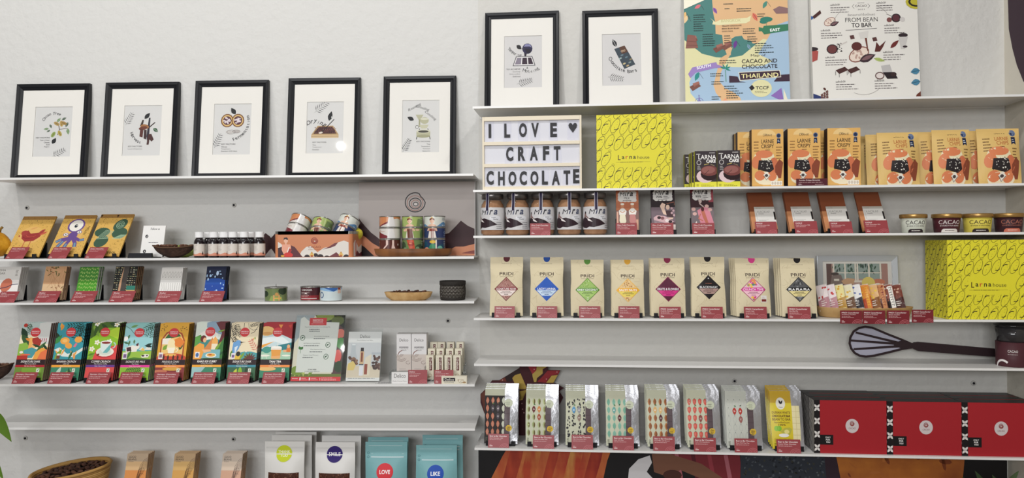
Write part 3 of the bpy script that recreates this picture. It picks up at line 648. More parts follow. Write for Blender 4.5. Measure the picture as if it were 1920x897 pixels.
# ================================================================ left bank, third shelf
def rec(seed): return random.Random(seed)
a1=Art(45,62,'D9D6D1'); a1.rect(0,24,45,62,'EFEBE6'); a1.text('SHA\nBAR',12,9,11,10,'6A6560',0); a1.lines(36,6,5,5,2.4,'6A6560',1); a1.ell(23,34,10,13,'C8735A',20); a1.line([(2,46),(14,40),(24,38),(34,33),(44,32)],1.4,'2F3350')
stack('L3',-18,29,501,a1,'D5D2CE','white bar with an orange sun circle',n=4,lean=16,t=.0085)
a2=Art(45,62,'C69A72'); a2.rect(0,33,45,62,'DDBB92'); rg=rec(4)
for i in range(26):
    x,y=rg.uniform(0,45),rg.choice([rg.uniform(0,14),rg.uniform(34,60)]); a2.leaf(x,y,rg.uniform(5,10),2,rg.uniform(0,360),['5A5A38','6F6A3C','8A5A3C'][i%3])
for i in range(8): a2.line([(rg.uniform(0,45),rg.uniform(0,12)),(rg.uniform(0,45),rg.uniform(40,60))],.3,'A9744C')
stack('L3',75,115,500,a2,'9E7B62','brown bar printed with thin green leaves',n=2,lean=16,t=.012,gap=.003)
a3=Art(45,62,'3F7F2E'); a3.rect(0,25,45,62,'4C9A2C')
for r in range(9):
    for c in range(4):
        x=3+c*12; y=4+r*7; a3.line([(x,y),(x+3,y-2.4),(x+5,y+1.5),(x+8,y-1),(x+10,y+2)],1,'BFD67A')
a3.rect(30,52,38,58,'1F4A2A')
stack('L3',140,177,501,a3,'CFD3D0','green bar with a pale zigzag pattern',n=3,lean=16,t=.009,gap=.004)
a4=Art(45,62,'1C1B19'); rg=rec(8)
for r in range(15):
    for c in range(9):
        if rg.random()<.8: a4.rect(1+c*5,2+r*4,1+c*5+rg.uniform(1,4),3.2+r*4,['C9B98A','8C9A7A','D9D2B8'][rg.randrange(3)],True)
a4.poly([(12,28),(17,0),(22,0),(16,62),(10,62)],'C69A78'); a4.poly([(17,0),(28,0),(24,62),(15,62)],'4A4440'); a4.rect(27,36,45,44,'2F7A6A'); a4.rect(27,44,45,50,'C9A36A')
stack('L3',208,250,500,a4,'8C6A4C','black bar with gold circuit-like lines',n=4,lean=16,t=.0085,gap=.003)
a5=Art(45,62,'DAD7D2'); a5.rect(0,24,45,62,'ECEAE6')
for i in range(7): a5.ell(5+i*6,14,1.9,6,'7A7672',12); a5.ell(5+i*6,14,1.5,5.4,'DAD7D2',12)
for i in range(9): a5.line([(3+i*4.8,30),(6+i*4.4,40+(i%3)*4),(2+i*5,52)],.45,'8A8682')
stack('L3',296,336,502,a5,'DEDCD8','white bar with fine grey line drawings',n=3,lean=16,t=.01,gap=.003)
a6=Art(45,62,'121C3A'); a6.ell(22,42,40,20,'1F4FA6'); a6.rect(0,34,45,62,'1C47A0')
rg=rec(5)
for i in range(26): a6.ell(rg.uniform(2,43),rg.uniform(6,60),rg.uniform(.6,2.6),rg.uniform(.8,3),'A9CBEF')
a6.ell(26,13,3,4.5,'BFD6F2')
stack('L3',381,418,500,a6,'161B33','deep blue bar with pale blue bubbles',n=3,lean=16,t=.009,gap=.003)
for x0,x1,yt,nm in ((-9,26,547,'white bar with the orange sun'),(62,105,546,'brown leafy bar'),(131,175,546,'green zigzag bar'),(203,247,546,'black and gold bar'),(290,334,546,'white line-drawing bar'),(373,416,546,'deep blue bubble bar')):
    card('L3',x0,x1,yt,'Shabar','Single origin dark chocolate','price card in front of the '+nm,n=2,lean=38)
# short tins, bean tray, woven pot
b,z=SH['L3']
def short_tin(px,k,label,r,h,pull,v=.15):
    A=Art(100,45,[ '6F7F52','4A2228','CFDBDD'][k],rough=.3)
    if k==0:
        A.ell(24,20,14,12,'2F3F2C'); A.ell(80,10,14,14,'2F3F2C'); A.poly([(40,45),(46,28),(64,24),(76,32),(78,45)],'8FA35E'); A.rect(52,24,56,45,'D9A36A'); A.rect(66,24,70,45,'D9A36A'); A.rect(56,34,74,38,'E3B45A'); A.text('80 G',20,6,16,5,'E6E8DA'); A.ell(62,22,5,7,'C9985A')
    if k==1: A.rect(0,28,100,45,'8A2A30'); A.text('COCOA',45,8,34,7,'EDE6E2'); A.lines(26,17,38,4,5,'D9C3C0',1.4,seed=3); A.rect(40,19,46,22,'EDE6E2'); A.rect(24,38,76,40,'EDE6E2'); A.poly([(86,20),(100,8),(100,45),(84,45)],'C9A07A')
    if k==2: A.poly([(0,16),(20,8),(60,14),(100,6),(100,0),(0,0)],'8FB6DA'); A.poly([(36,0),(66,14),(80,4),(84,0)],'3B66A8'); A.ell(28,26,8,11,'3B5A86'); A.ell(28,26,5.5,8,'CFDBDD'); A.rect(78,2,90,20,'DDB9A8'); A.poly([(78,0),(92,0),(90,8),(80,8)],'8A3A2C')
    return tin(b.M(b.u(px,z,v),v,z),A,r,h,label,None,pull=pull)
short_tin(518,0,'short olive green tin with its ring pull raised',.0405,.05,True)
short_tin(583.5,1,'short maroon tin with white lettering, touching the white tin',.0385,.051,False,.13)
short_tin(621,2,'short white and blue tin beside the maroon tin',.0395,.052,False,.155)
m=MB(); u=b.u(766,z,.14); m.lathe([(.0001,0),(.062,0),(.08,.012),(.0875,.03),(.085,.0305),(.077,.016),(.06,.008),(.0001,.008)],'C9A877',40,ey=.5,rough=.7,bump=.3,mix='B08A58',mscale=30)
tag(m.obj('bean_tray',M=b.M(u,.14,z)),'oval pale wooden tray holding a few cocoa beans beside the woven pot','tray')
rg=rec(12)
for i in range(15):
    x=-.058+.116*(i%8)/7+(.006 if i>7 else 0); y=(-.010 if i<8 else .014)+rg.uniform(-.003,.003)
    bean_obj(i,b.M(u+x,.14-y,z+.0285+.003*(i%2))@Matrix.Rotation(i*1.3,4,'Z'),.0098,'brown cocoa bean lying in the oval wooden tray','beans in the oval tray')
u=b.u(849,z,.13); r=.047; h=.068
o=thing('woven_pot','small dark woven bamboo pot at the right end of the shelf','pot',b.M(u,.13,z)); K='2B2724'
m=MB(); N=22
for i in range(N):
    for sg in (-1,1): m.tube([((r*.93+.05*r*math.sin(PI*t))*math.cos(2*PI*i/N+sg*t*1.1),(r*.93+.05*r*math.sin(PI*t))*math.sin(2*PI*i/N+sg*t*1.1),.006+t*(h-.016)) for t in [j/6 for j in range(7)]],.0013,'4A443E',n=4,rough=.7)
for zz in (.018,.03,.042): m.tube([(r*.965*math.cos(t),r*.965*math.sin(t),zz) for t in [2*PI*j/36 for j in range(36)]],.0012,K,n=4,closed=True,rough=.7)
m.obj('lattice',o)
m=MB(); m.lathe([(r*.9,0),(r*.96,.003),(r*.97,.008),(r*.94,.01),(.0001,.01)],K,36,rough=.7); m.obj('base_ring',o)
m=MB(); m.lathe([(r,.054),(r*1.01,.056),(r*1.01,h),(r*.97,h+.001),(r*.95,h),(r*.95,.054)],K,36,rough=.7,bump=.4,bscale=150); m.obj('rim',o)
m=MB(); m.lathe([(r*.82,.0103),(r*.82,.05),(r*.8,.052),(.0001,.053)],'9E9890',24,rough=.9); m.obj('inner_liner',o)
# ================================================================ left bank, fourth shelf: illustrated bars
b,z=SH['L4']
RED='D43C40'
def siam(bg,draw,title,sub,stripe,st='Milk Chocolate',low='6F8F3A',extra=None):
    A=Art(330,700,bg,rough=.45); draw(A)
    A.ell(165,115,56,57,RED,0,24); A.text('SIAMAYA',165,106,88,15,'FFFFFF',.02); A.text('CHOCOLATE',165,128,80,11,'FFFFFF',.01)
    A.rect(0,450,330,700,low)
    if extra: extra(A)
    A.rect(0,448,330,514,'2E1C20'); A.text(title,165,473,min(220,len(title)*17),26,'F5F0EA',.035,.12); A.text(sub,165,501,len(sub)*8,11,'F5F0EA',.01,.12)
    A.rect(0,514,330,542,stripe); A.text(st,165,528,130,11,'FBEDE0',.01)
    for x in (245,): A.rect(x,556,x+34,600,'E3E6D8'); A.poly([(x+8,585),(x+14,592),(x+26,566),(x+20,562)],'4A7A4A')
    A.lines(235,620,60,3,10,'F5F0EA',4); return A
def lv(A,L):
    for x,y,l,w,an,c in L: A.leaf(x,y,l,w,an,c)
GR,DG,TE,OR,CO,CR_='7FA63C','26402C','4FA3A8','F0A64A','E2694A','F3E6C4'
def d1(A):
    A.rect(0,0,330,150,'B9C9C4'); A.rect(200,0,330,260,'D6D6D2'); A.ell(40,30,24,24,'B9382F'); A.frond(60,0,150,60,'2A4A34',7,6); A.frond(90,0,140,95,'355A3C',7,6)
    lv(A,[(0,60,170,70,60,DG),(10,140,220,80,50,'3A5A34'),(60,190,120,40,20,'E08A3A'),(200,380,190,50,-55,'3F6A3A')])
    for i in range(5): A.line([(215+i*22,190),(205+i*24,230)],8,'B0405A')
    A.poly([(0,260),(80,240),(150,330),(60,450),(0,450)],'8FB84A'); A.ell(170,250,46,60,'F0B878'); A.poly([(130,190),(200,175),(250,220),(240,280),(190,300),(150,240)],'A8382E'); A.poly([(110,180),(140,180),(150,330),(110,330)],'F0B060')
    A.poly([(60,340),(150,300),(220,330),(170,430),(90,430)],'4F9AA0'); A.poly([(180,448),(200,360),(260,310),(330,300),(330,448)],OR); A.poly([(230,448),(260,360),(330,320),(330,448)],'E8784A'); A.ell(40,360,20,16,'F2E4E0'); A.rect(0,400,120,450,'B5382F'); A.ell(90,390,60,10,'E8694A')
    lv(A,[(250,300,110,28,200,'2A4A30'),(330,330,90,30,230,'1F3A28')])
def d2(A):
    A.rect(0,0,330,450,'3E9AA6'); lv(A,[(40,0,90,36,80,OR),(70,20,80,34,110,'E8963A'),(0,120,120,50,70,DG),(0,260,130,60,-60,'3F8A4A')])
    for an in (100,125,150,175): A.frond(330,20,230,an,'1C3F3A',8,9)
    A.ell(110,220,54,44,OR); A.ell(160,280,44,34,OR,30); A.ell(110,220,30,22,'F5C070'); A.ell(265,205,44,40,OR); A.line([(265,170),(290,120)],6,'2A3A34'); A.poly([(215,290),(240,245),(262,258),(240,300)],'E0788A')
    A.poly([(0,330),(60,300),(160,380),(250,360),(330,300),(330,340),(230,420),(100,410)],'E6EAE2'); lv(A,[(70,400,90,20,230,OR),(80,400,100,20,260,OR),(90,400,100,20,290,OR),(220,410,80,18,250,OR),(240,410,80,18,290,OR),(20,450,150,50,-60,GR),(180,450,120,30,-70,'2A6A4A'),(250,450,90,30,-100,'E8A05A')])
    A.rect(40,400,80,440,'7A4A34'); A.rect(44,378,76,400,'F3E6E0')
def d3(A):
    A.rect(0,0,330,450,'8FBF2E'); A.poly([(0,0),(330,0),(330,60),(180,60),(120,110),(0,200)],'4A6A22'); A.poly([(180,120),(330,30),(330,200),(230,160)],'B6D63A')
    lv(A,[(20,30,160,50,60,GR),(70,20,150,46,100,'3A5A22'),(110,10,120,40,40,'2F4A1E'),(200,0,160,50,20,'2F4A22')])
    for x,y in ((60,10),(90,240),(40,320),(230,230),(290,20)):
        for k in range(5): A.ell(x+20*math.cos(k*1.257),y+20*math.sin(k*1.257),14,11,'F6F2E4',k*72,8,True)
        A.ell(x,y,7,7,'E8C05A')
    A.poly([(90,330),(330,270),(330,450),(60,450)],'E04A4A'); A.ell(195,370,104,62,'C43A42'); A.ell(195,355,104,58,'EDE9DC'); A.ell(195,355,76,38,'D6DCD0'); A.poly([(128,240),(262,240),(248,330),(220,366),(170,366),(142,330)],'DDE9E4'); A.poly([(170,366),(262,240),(250,330),(222,366)],'6FB5B5'); A.ell(195,240,66,22,'F2F2EA'); A.ell(195,244,54,14,'8A2F2A'); A.arc(275,275,30,34,-80,90,12,'B9DAD6'); A.ell(120,390,18,12,'7A2F2A',-30); lv(A,[(10,450,120,36,-50,GR),(0,400,90,26,-20,'5A8A2A')])
def d4(A):
    A.rect(0,0,330,330,'9FD3D6'); A.rect(0,0,330,60,'8FC3C0'); A.rect(0,330,330,450,'9CC24A'); A.ell(150,330,200,16,'5FB0B0'); A.poly([(0,448),(140,420),(330,440),(330,450)],'4A7A34')
    lv(A,[(60,50,90,30,-20,'6F9A5A'),(60,140,70,26,110,'5A7A52'),(130,110,70,26,60,'6F8A62'),(70,210,70,24,100,'5A7A52'),(120,200,56,22,90,'5A7A52')]); A.line([(0,30),(60,70),(110,130)],5,'4A3A34')
    for an in (95,120,145): A.frond(330,0,190,an,'33584A',8,7)
    A.poly([(30,300),(110,270),(170,290),(160,350),(40,360)],'F0EADF'); A.poly([(40,300),(90,290),(100,340),(50,350)],'4A2A34'); A.ell(165,290,22,30,'F0EADF'); A.ell(160,270,14,10,'5A2A34'); A.poly([(140,262),(170,240),(176,262)],'5A2A34'); A.poly([(180,330),(220,290),(250,320),(290,270),(330,330)],'E6E2D6'); A.poly([(200,335),(230,300),(255,340)],'F0C05A')
    A.poly([(215,400),(260,380),(310,385),(300,420),(230,425)],'F0EADF'); A.ell(240,400,18,10,'3A2430'); A.ell(285,398,12,8,'3A2430'); A.rect(10,360,60,440,'EDE6EA'); A.rect(18,380,52,425,'7A5A8A'); A.ell(20,190,26,30,'F3F0EA'); lv(A,[(60,440,120,30,-70,'4A7A34'),(330,250,90,30,160,'233F38'),(330,290,90,30,190,'1F3430'),(0,230,70,24,20,'3F6A4A')])
def d5(A):
    A.rect(0,0,330,450,'E0A83A'); A.poly([(30,450),(30,200),(80,110),(165,80),(260,120),(300,210),(300,450)],'A8502E'); A.poly([(44,450),(44,210),(90,130),(165,98),(245,132),(284,215),(284,450)],'F2C87A'); A.poly([(60,200),(120,110),(200,100),(250,160),(160,180)],'3A6A3A')
    rg=rec(3)
    for i in range(9): A.leaf(40+rg.uniform(-25,40),40+rg.uniform(-20,50),16,9,rg.uniform(0,360),'3A2A1C'); A.leaf(280+rg.uniform(-40,25),40+rg.uniform(-20,50),16,9,rg.uniform(0,360),'3A2A1C')
    A.poly([(44,190),(140,180),(110,260),(44,260)],'F3EBDD'); lv(A,[(60,330,90,50,-50,GR),(250,330,110,50,-80,'3F5A34'),(270,290,80,40,240,'2F4A30')]); A.poly([(180,200),(240,170),(300,230),(260,300),(190,280)],'E8863A')
    A.ell(150,240,40,46,'F8E6B4'); A.poly([(108,260),(192,260),(204,330),(100,330)],'F8E6B4'); A.poly([(110,300),(200,300),(185,385),(128,385)],'FBF3DC'); A.arc(208,330,20,22,-90,90,8,'FBF3DC'); A.ell(165,430,170,62,'C94A34'); A.ell(155,390,70,16,'F0B860'); A.rect(20,360,70,440,'F0E6E0'); A.rect(28,382,62,424,'8A6A8A')
    for x in (80,130,190,240,290): A.leaf(x,455,70,24,-90,'4A2A24')
def d6(A):
    A.rect(0,0,330,450,'DDE6DA'); A.poly([(120,0),(330,0),(330,160),(200,120),(120,60)],'8FA9BE'); A.ell(150,160,110,60,'F3F1E6'); A.poly([(0,180),(60,150),(110,240),(0,330)],'5FA04A'); A.poly([(40,250),(150,210),(240,200),(330,230),(330,330),(40,330)],'3F8A86'); A.poly([(110,330),(200,180),(220,330)],'D98A4A'); A.poly([(190,330),(196,220),(230,170),(262,220),(268,330)],'F0B060'); A.rect(196,260,262,330,'F3E4C8'); A.poly([(220,0),(330,0),(330,450),(250,330),(300,130)],'6A2A30'); A.poly([(260,330),(330,180),(330,450),(240,450)],'3F7A3A')
    lv(A,[(230,360,150,30,-60,GR),(260,420,120,30,-40,'2A5A34'),(250,120,90,20,-20,GR)]); A.rect(60,330,300,450,'7FB8BE'); A.ell(95,200,34,42,'6A2A24'); A.ell(112,215,20,30,'F0B88A'); A.poly([(0,450),(0,300),(60,250),(110,270),(120,340),(90,450)],OR); A.poly([(90,330),(180,330),(200,350),(120,370)],'F0B88A'); A.ell(200,400,62,30,'F3F1E6'); A.ell(200,396,48,20,'E8B04A'); A.ell(190,392,20,8,'C9502E'); A.rect(20,360,70,430,'EDE9E6'); A.ell(44,395,18,26,'4A6FA8'); A.ell(210,440,130,10,'3A5A34')
def d7(A):
    A.rect(0,0,330,450,'EFE0BE'); 
    for x,y,an in ((20,0,80),(40,0,60),(0,60,40),(0,120,60),(0,180,30)): A.frond(x,y,170,an,'2E2A26',8,6)
    A.line([(150,0),(150,90)],5,'2E2A26'); A.line([(200,0),(210,60),(260,90),(310,80)],4,'2E2A26'); A.line([(330,20),(280,110),(240,130)],6,'2E2A26'); A.frond(330,0,120,160,'2E2A26',7,7)
    A.frond(330,350,180,-125,'D98A7A',6,10); lv(A,[(255,190,40,14,70,'C9786A'),(290,170,40,14,80,GR),(280,180,40,14,100,'E0A05A')])
    A.poly([(40,240),(100,220),(130,250),(110,320),(60,400),(30,380)],'6FA3D6'); A.ell(100,235,30,24,'6FA3D6'); A.poly([(122,232),(190,236),(122,244)],'3A3430'); A.poly([(60,300),(100,280),(70,390)],'DDE9F2'); A.ell(220,430,170,80,'4FA0A6'); A.poly([(190,360),(200,330),(210,360)],'EDE6D6'); A.poly([(60,450),(90,370),(130,350),(150,450)],'E8C04A'); A.ell(110,380,26,30,'2A2A28')
    lv(A,[(130,450,110,30,-60,GR),(170,450,130,30,-40,'5A9A3A'),(20,420,90,30,-80,'5F8A3A')])
    for an in range(190,350,25): A.leaf(250,450,90,22,an,'6A3A34')
    A.rect(30,370,74,440,'EDE6EA'); A.rect(38,390,66,425,'7A5A8A')
def d8(A):
    A.rect(0,0,330,450,'C9DDE0'); A.poly([(0,0),(330,0),(330,200),(250,160),(150,120),(60,60),(0,60)],'A8262E'); A.poly([(170,20),(220,20),(200,70)],'E8964A'); A.poly([(280,30),(320,20),(310,70)],'C9402E'); A.ell(40,100,90,60,'EEC07A'); A.ell(50,130,60,20,'D9A05A'); A.poly([(0,190),(200,150),(330,260),(330,300),(150,230),(0,280)],'E6EFEF'); A.poly([(0,270),(140,225),(0,310)],'EFA84A'); A.poly([(0,320),(330,240),(330,350),(0,360)],'2F7F86'); A.poly([(0,350),(330,330),(330,450),(0,450)],'A9CFB4'); A.ell(60,330,50,40,'4A9A8A')
    A.line([(150,150),(180,240),(176,290)],5,'F3F0E6'); A.poly([(105,300),(225,300),(208,450),(122,450)],'E8A04A'); A.rect(105,300,225,330,'EFE6D6'); A.ell(165,298,60,14,'F8F4EA'); A.poly([(110,410),(220,400),(210,450),(122,450)],'EDB070'); A.ell(300,290,18,24,'E8B080'); A.rect(280,310,325,360,'DD7A3A'); A.rect(245,330,280,360,'E8B080')
    A.ell(40,400,60,12,'F3EFE0'); A.line([(20,410),(15,450)],4,'F3EFE0'); A.line([(60,410),(70,450)],4,'F3EFE0'); A.ell(280,400,50,10,'F3EFE0'); A.rect(0,440,330,450,'8FBF9A')
X1=lambda A:(lv(A,[(60,660,130,50,-60,'B0403A'),(200,680,140,50,-80,'6F9A3A')]),A.rect(80,550,300,700,'7FA63C'))
X2=lambda A:(A.rect(0,540,330,700,'3F8A6A'),lv(A,[(60,680,160,50,-70,'BFD6C4'),(120,700,180,60,-50,'8FB86A'),(230,700,160,40,-100,'2A5A3A')]))
X3=lambda A:A.rect(0,540,330,700,'D9504E')
X4=lambda A:(A.rect(0,540,330,700,'8FBF3A'),A.frond(40,600,200,-10,'26402C',10,8))
X5=lambda A:(A.rect(0,540,330,700,'8A3A3A'),A.ell(190,560,110,22,'DDA84A'),A.ell(60,590,80,20,'C9785A'))
X6=lambda A:(A.rect(0,540,330,700,'3F8A6A'),A.poly([(0,540),(150,540),(80,640),(0,660)],'9FC6C4'))
X7=lambda A:(A.rect(0,540,330,700,'3F6A4A'),lv(A,[(80,640,90,40,-70,'C9D64A'),(150,640,110,50,-90,'8FBF3A')]),A.frond(230,640,120,-90,'23301E',8,8))
X8=lambda A:(A.rect(0,540,330,700,'3F8A6A'),A.ell(80,560,100,26,'EDC07A'))
SI=[(24,79,606,d1,'SIGNATURE DARK','Thai Cocoa Blend','A8262E','75% Dark Chocolate',X1,'8A6A60','bar showing a woman in a red hat','75% Dark Chocolate'),
(92,146,606,d2,'BANANA CRUNCH','with Salt','F0A23A','Milk Chocolate',X2,'1C3A3A','teal bar showing bananas and palm leaves','Banana Crunch Milk Chocolate'),
(157,211,606,d3,'COFFEE CRUNCH','Thai Arabica Coffee','6A3A8A','Milk Chocolate',X3,'4A1C24','green bar showing a coffee cup on red','Coffee Crunch Milk Chocolate'),
(222,277,607,d4,'SIGNATURE MILK','Thai Cocoa','E8409A','Milk Chocolate',X4,'8A8A86','pale blue bar showing cows in a meadow','Thai Single Origin Milk Chocolate'),
(288,343,607,d5,'MASALA CHAI','Blend of 7 Spices','F0904A','Milk Chocolate',X5,'A87A2A','orange bar showing a milky chai glass','Masala Chai Milk Chocolate'),
(357,412,605,d6,'KHAO SOI CURRY','Chiang Mai Recipe','F0A83A','Dark Chocolate',X6,'26402C','bar showing a person eating by a lake','Khao Soi Curry Milk Chocolate'),
(424,477,606,d7,'SIGNATURE DARK','Thai Cocoa Blend','3F8A9A','70% Dark Chocolate',X7,'5A5046','cream bar showing a blue bird and ferns','70% Dark Chocolate'),
(485,541,606,d8,'THAI TEA','with Real Tea','F0904A','Milk Chocolate',X8,'4A2424','bar showing a glass of iced tea at a beach','Thai Tea Milk Chocolate')]
CX=[(21,63.5),(88,131.5),(160,202),(221,262.5),(287,331),(358.5,401),(424,465.5),(490,531.5)]
for i,(xl,xr,yt,d,ti,su,sc,st,X,side,desc,cs) in enumerate(SI):
    A=siam(CR_,d,ti,su,sc,st,extra=X); stack('L4',xl,xr,yt,A,side,desc,n=4,lean=15,t=.0085,gap=.0028)
    card('L4',CX[i][0],CX[i][1],698.5,'Siamaya Chocolate',cs,'red price card by the '+desc,lean=32)
# dark pod at the left end
pod_shell(b.M(b.u(0,z,.13)-.03,.12,z+.001,0,0),.145,.075,.05,'half a dark cacao pod at the far left beside the red hat bar',beans=True,seed=9)
# leaflet in an acrylic holder
def acrylic(name,M,w,h,label,depth=.05):
    o=thing(name,label,'acrylic holder',M); c=clear('acrylic',(.97,.98,.98,1))
    m=MB(); m.box(-w/2-.003,.0035,0,w/2+.003,.0055,h+.008,c); m.obj('back_sheet',o); m=MB(); m.box(-w/2-.003,-.006,.0,w/2+.003,-.0045,h*.98,c); m.obj('front_sheet',o); return o
A=Art(106,140,'E3DCC6',rough=.3); A.poly([(0,0),(40,0),(30,20),(0,60)],'A9B4B8'); A.poly([(40,0),(106,0),(106,60),(90,30),(60,24)],'26281F'); A.ell(62,3,20,10,'8A9A4A'); A.ell(90,12,14,10,'5F6A34')
A.poly([(92,20),(106,30),(106,140),(84,140),(90,80)],'5A3A3E'); A.ell(98,40,10,10,'E07A6A'); A.ell(100,60,9,12,'4F8A4A'); A.ell(96,88,8,14,'E0605A'); A.ell(100,110,10,12,'33472E'); A.rect(0,125,106,131,'6A7A34'); lv(A,[(6,131,40,9,-60,'B9C46A'),(16,131,44,9,-75,'9AAE4A'),(26,131,40,9,-90,'B9C46A'),(36,131,40,9,-60,'7F9A3A')])
A.ell(12,118,14,10,'7F9A3A'); A.poly([(9,8),(16,3),(24,10),(30,14),(94,16),(92,80),(88,122),(9,122)],'E2E3DC')
A.rect(29,6,66,22,'D2343A'); A.text('SIAMAYA',47,10.5,23,3.6,'FFFFFF',.01); A.text('CHOCOLATE',47,14.8,22,2.4,'FFFFFF',.01); A.lines(33,18.5,28,1,2,'F0B0B0',.9)
for y,t,x in ((26,'Thai Craft Chocolate from Chiang Mai',47),(46,'Sustainable Packaging',58),(61,'All Natural Ingredients',38),(74,'Thai-Inspired Flavors',52),(86,'Support Local Farmers',38)): A.text(t,x,y,len(t)*1.55,2.8,'33373A',0,.1); A.lines(x-17,y+4,34,1 if y>30 else 2,4,'4A4E50',1.6,seed=int(y))
for x,y in ((17,49),(73,64),(71,89)): A.ell(x,y,5.5,6,'4A6A4E',0,14); A.ell(x,y,4.2,4.8,'E2E3DC'); A.leaf(x-3,y+2,7,3,-40,'2F5A3A')
lv(A,[(15,74,8,6,-120,'3F7A3A'),(15,74,8,6,-50,'3F7A3A')]); A.line([(15,74),(15,82)],.8,'3F7A3A'); A.text('SCAN HERE',44,116,18,2.4,INK,.01); A.text('to learn more about us',44,119.5,32,2.2,'33373A',0)
A.rect(0,131,106,140,'D9383E'); A.text('#siamaya',9,135,12,2.4,'FFFFFF',0,.1); A.ell(20,134,1.5,1.5,'FFFFFF'); A.ell(20,137,1.5,1.5,'FFFFFF'); A.ell(40,134,1.5,1.5,'FFFFFF'); A.ell(40,137,1.5,1.5,'FFFFFF'); A.rect(62,133,62.6,138.5,'FFFFFF'); A.lines(23,133.8,14,2,3,'F5C0C0',1); A.lines(43,133.8,16,2,3,'F5C0C0',1); A.lines(65,133,34,3,2.2,'F5C0C0',.9)
M,w,h,u=fit('L4',544.5,638,592,.17,R(19),up=.004); acrylic('leaflet_holder',M,w,h,'clear acrylic leaflet holder around the large illustrated leaflet')
m=MB(); m.box(-w/2,0,.002,w/2,.002,h,'E9E7E4'); m.art(A,w,h,z=.001); tag(m.obj('leaflet',M=M),'tall leaflet with a red title block and leafy border standing in acrylic','leaflet')
A=Art(66,94,'E6E5E3',rough=.3); A.text('Delico',33,9,20,6,'5A5654',0); A.text('Cocoa Butter Lip Balm',33,17,32,2.6,'5A5654',0); A.rect(0,21,66,76,'CFD0D2'); A.rect(0,66,66,90,'DCCDB6'); A.rect(0,88,66,94,'E6E5E3')
A.poly([(7,24),(16,24),(16,38),(22,58),(2,58),(7,38)],'BFC4C8'); A.rect(8,24,15,26,'E9EBEC')
rg=rec(2)
for i in range(14): A.ell(5+rg.uniform(0,14),54+rg.uniform(-4,8),4,3,['7A5240','5A3A2E','8F6A54'][i%3],i*40,8)
A.poly([(2,62),(12,56),(18,64),(14,74),(2,74)],'E3C878'); A.rect(26,31,32,38,'2A1E1C'); A.rect(25,38,33,62,'D9B48A'); A.rect(27,40,31,58,'8A4A34'); A.rect(24,62,33,64,'33404A'); A.rect(25,66,33,84,'E6E4EA')
A.poly([(36,50),(46,44),(48,44),(46,84),(34,84)],'E6D9C2'); A.rect(35,62,41,82,'9A4A38'); A.poly([(48,40),(66,40),(66,44),(48,44)],'B9BEC4')
for i in range(22): A.ell(50+rg.uniform(0,15),50+rg.uniform(-3,22),3.6,2.4,['5A3A30','432A24','7A5646'][i%3],rg.uniform(0,180),8)
A.lines(4,89,54,1,2,'8A8886',.8)
M,w,h,u=fit('L4',648,711,623,.165,R(17),up=.004); acrylic('card_holder',M,w,h+.006,'clear acrylic holder around the lip balm photo card')
m=MB(); m.box(-w/2,0,.002,w/2,.002,h,'EDECEA'); m.art(A,w,h,z=.001); tag(m.obj('photo_card',M=M),'white photo card showing a lip balm tube, flask and cocoa beans','photo card')
u0=b.u(729,z,.18); m=MB(); m.box(-.048,-.018,0,.048,.02,.0006,'C9C8C6'); aa=Art(96,30,'D6D5D3'); aa.lines(6,6,80,4,6,'55535A',2.4,seed=5); m.art(aa,.09,.035,xf=Matrix.Translation((0,-.017,.0006))@Matrix.Rotation(-PI/2,4,'X')); tag(m.obj('paper_strip',M=b.M(u0,.175,z+.0003,0,R(4))),'thin printed paper strip stuck flat on the shelf beside the photo card','paper strip')
# serum boxes on an acrylic block
ac=clear('acrylic',(.97,.98,.98,1))
uL,uR=b.u(744,z,.13),b.u(802,z,.13); u=(uL+uR)/2; w2=(uR-uL)
o=thing('acrylic_riser','clear acrylic riser under the two tall serum boxes','acrylic riser',b.M(u,.17,z))
m=MB(); m.box(-w2/2-.02,.0,.0,w2/2+.004,.002,.035,ac); m.obj('front_sheet',o); m=MB(); m.box(-w2/2-.02,.0022,.0335,w2/2+.004,.075,.035,ac); m.obj('top_sheet',o)
for sg,nm in ((-1,'left_side'),(1,'right_side')): m=MB(); x=(-w2/2-.02) if sg<0 else w2/2+.002; m.box(x,.0022,0,x+.002,.075,.033,ac); m.obj('side_sheet',o)
A=Art(28,72,'E0DEDE'); A.text('Delico',14,12,17,5.5,'4A4648',0); A.lines(14,25,18,1,3,'5A5658',1.6,al='c'); A.text('BRIGHTENING',14,26,17,1.8,'4A4648',0); A.text('& ANTI-AGING',14,29,17,1.8,'4A4648',0); A.text('SERUM',14,32,9,1.8,'4A4648',0); A.rect(0,40,28,72,'CFC4BC')
for r in (3,5,7): A.arc(9,47,r*1.3,r,0,300,.5,'5A3A34',12)
A.leaf(2,42,14,5,-50,'7A4A40'); A.leaf(3,42,12,3.5,-50,'E0DEDE'); A.arc(22,56,4,3,0,300,.5,'5A3A34'); A.lines(5,68,18,2,2.4,'8A8080',.7)
for i,(x0,x1) in enumerate(((744,771),(772,800))):
    M,w,h,uu=fit('L4',x0,x1,626.5,.13,0,up=.0352); m=MB(); m.box(-w/2,0,0,w/2,.045,h,'DFDDDC',r=.0008); m.art(A,w,h)
    tag(m.obj('serum_box',M=M),'tall white serum box, %s of the pair on the acrylic riser'%['left','right'][i],'box','tall serum boxes')
M,w,h,u=fit('L4',734,765,698,.196,R(6),up=.0006); A=Art(60,34,'E4E2E0'); A.text('Delico',30,11,42,12,'4A4648',0); A.text('Daily Cocoa Care',30,27,50,4,'6A6668',0); m=MB(); m.box(-w/2,0,0,w/2,.001,h,'E4E2E0'); m.art(A,w,h); tag(m.obj('name_card',M=M),'small white name card left of the red serum price card','card')
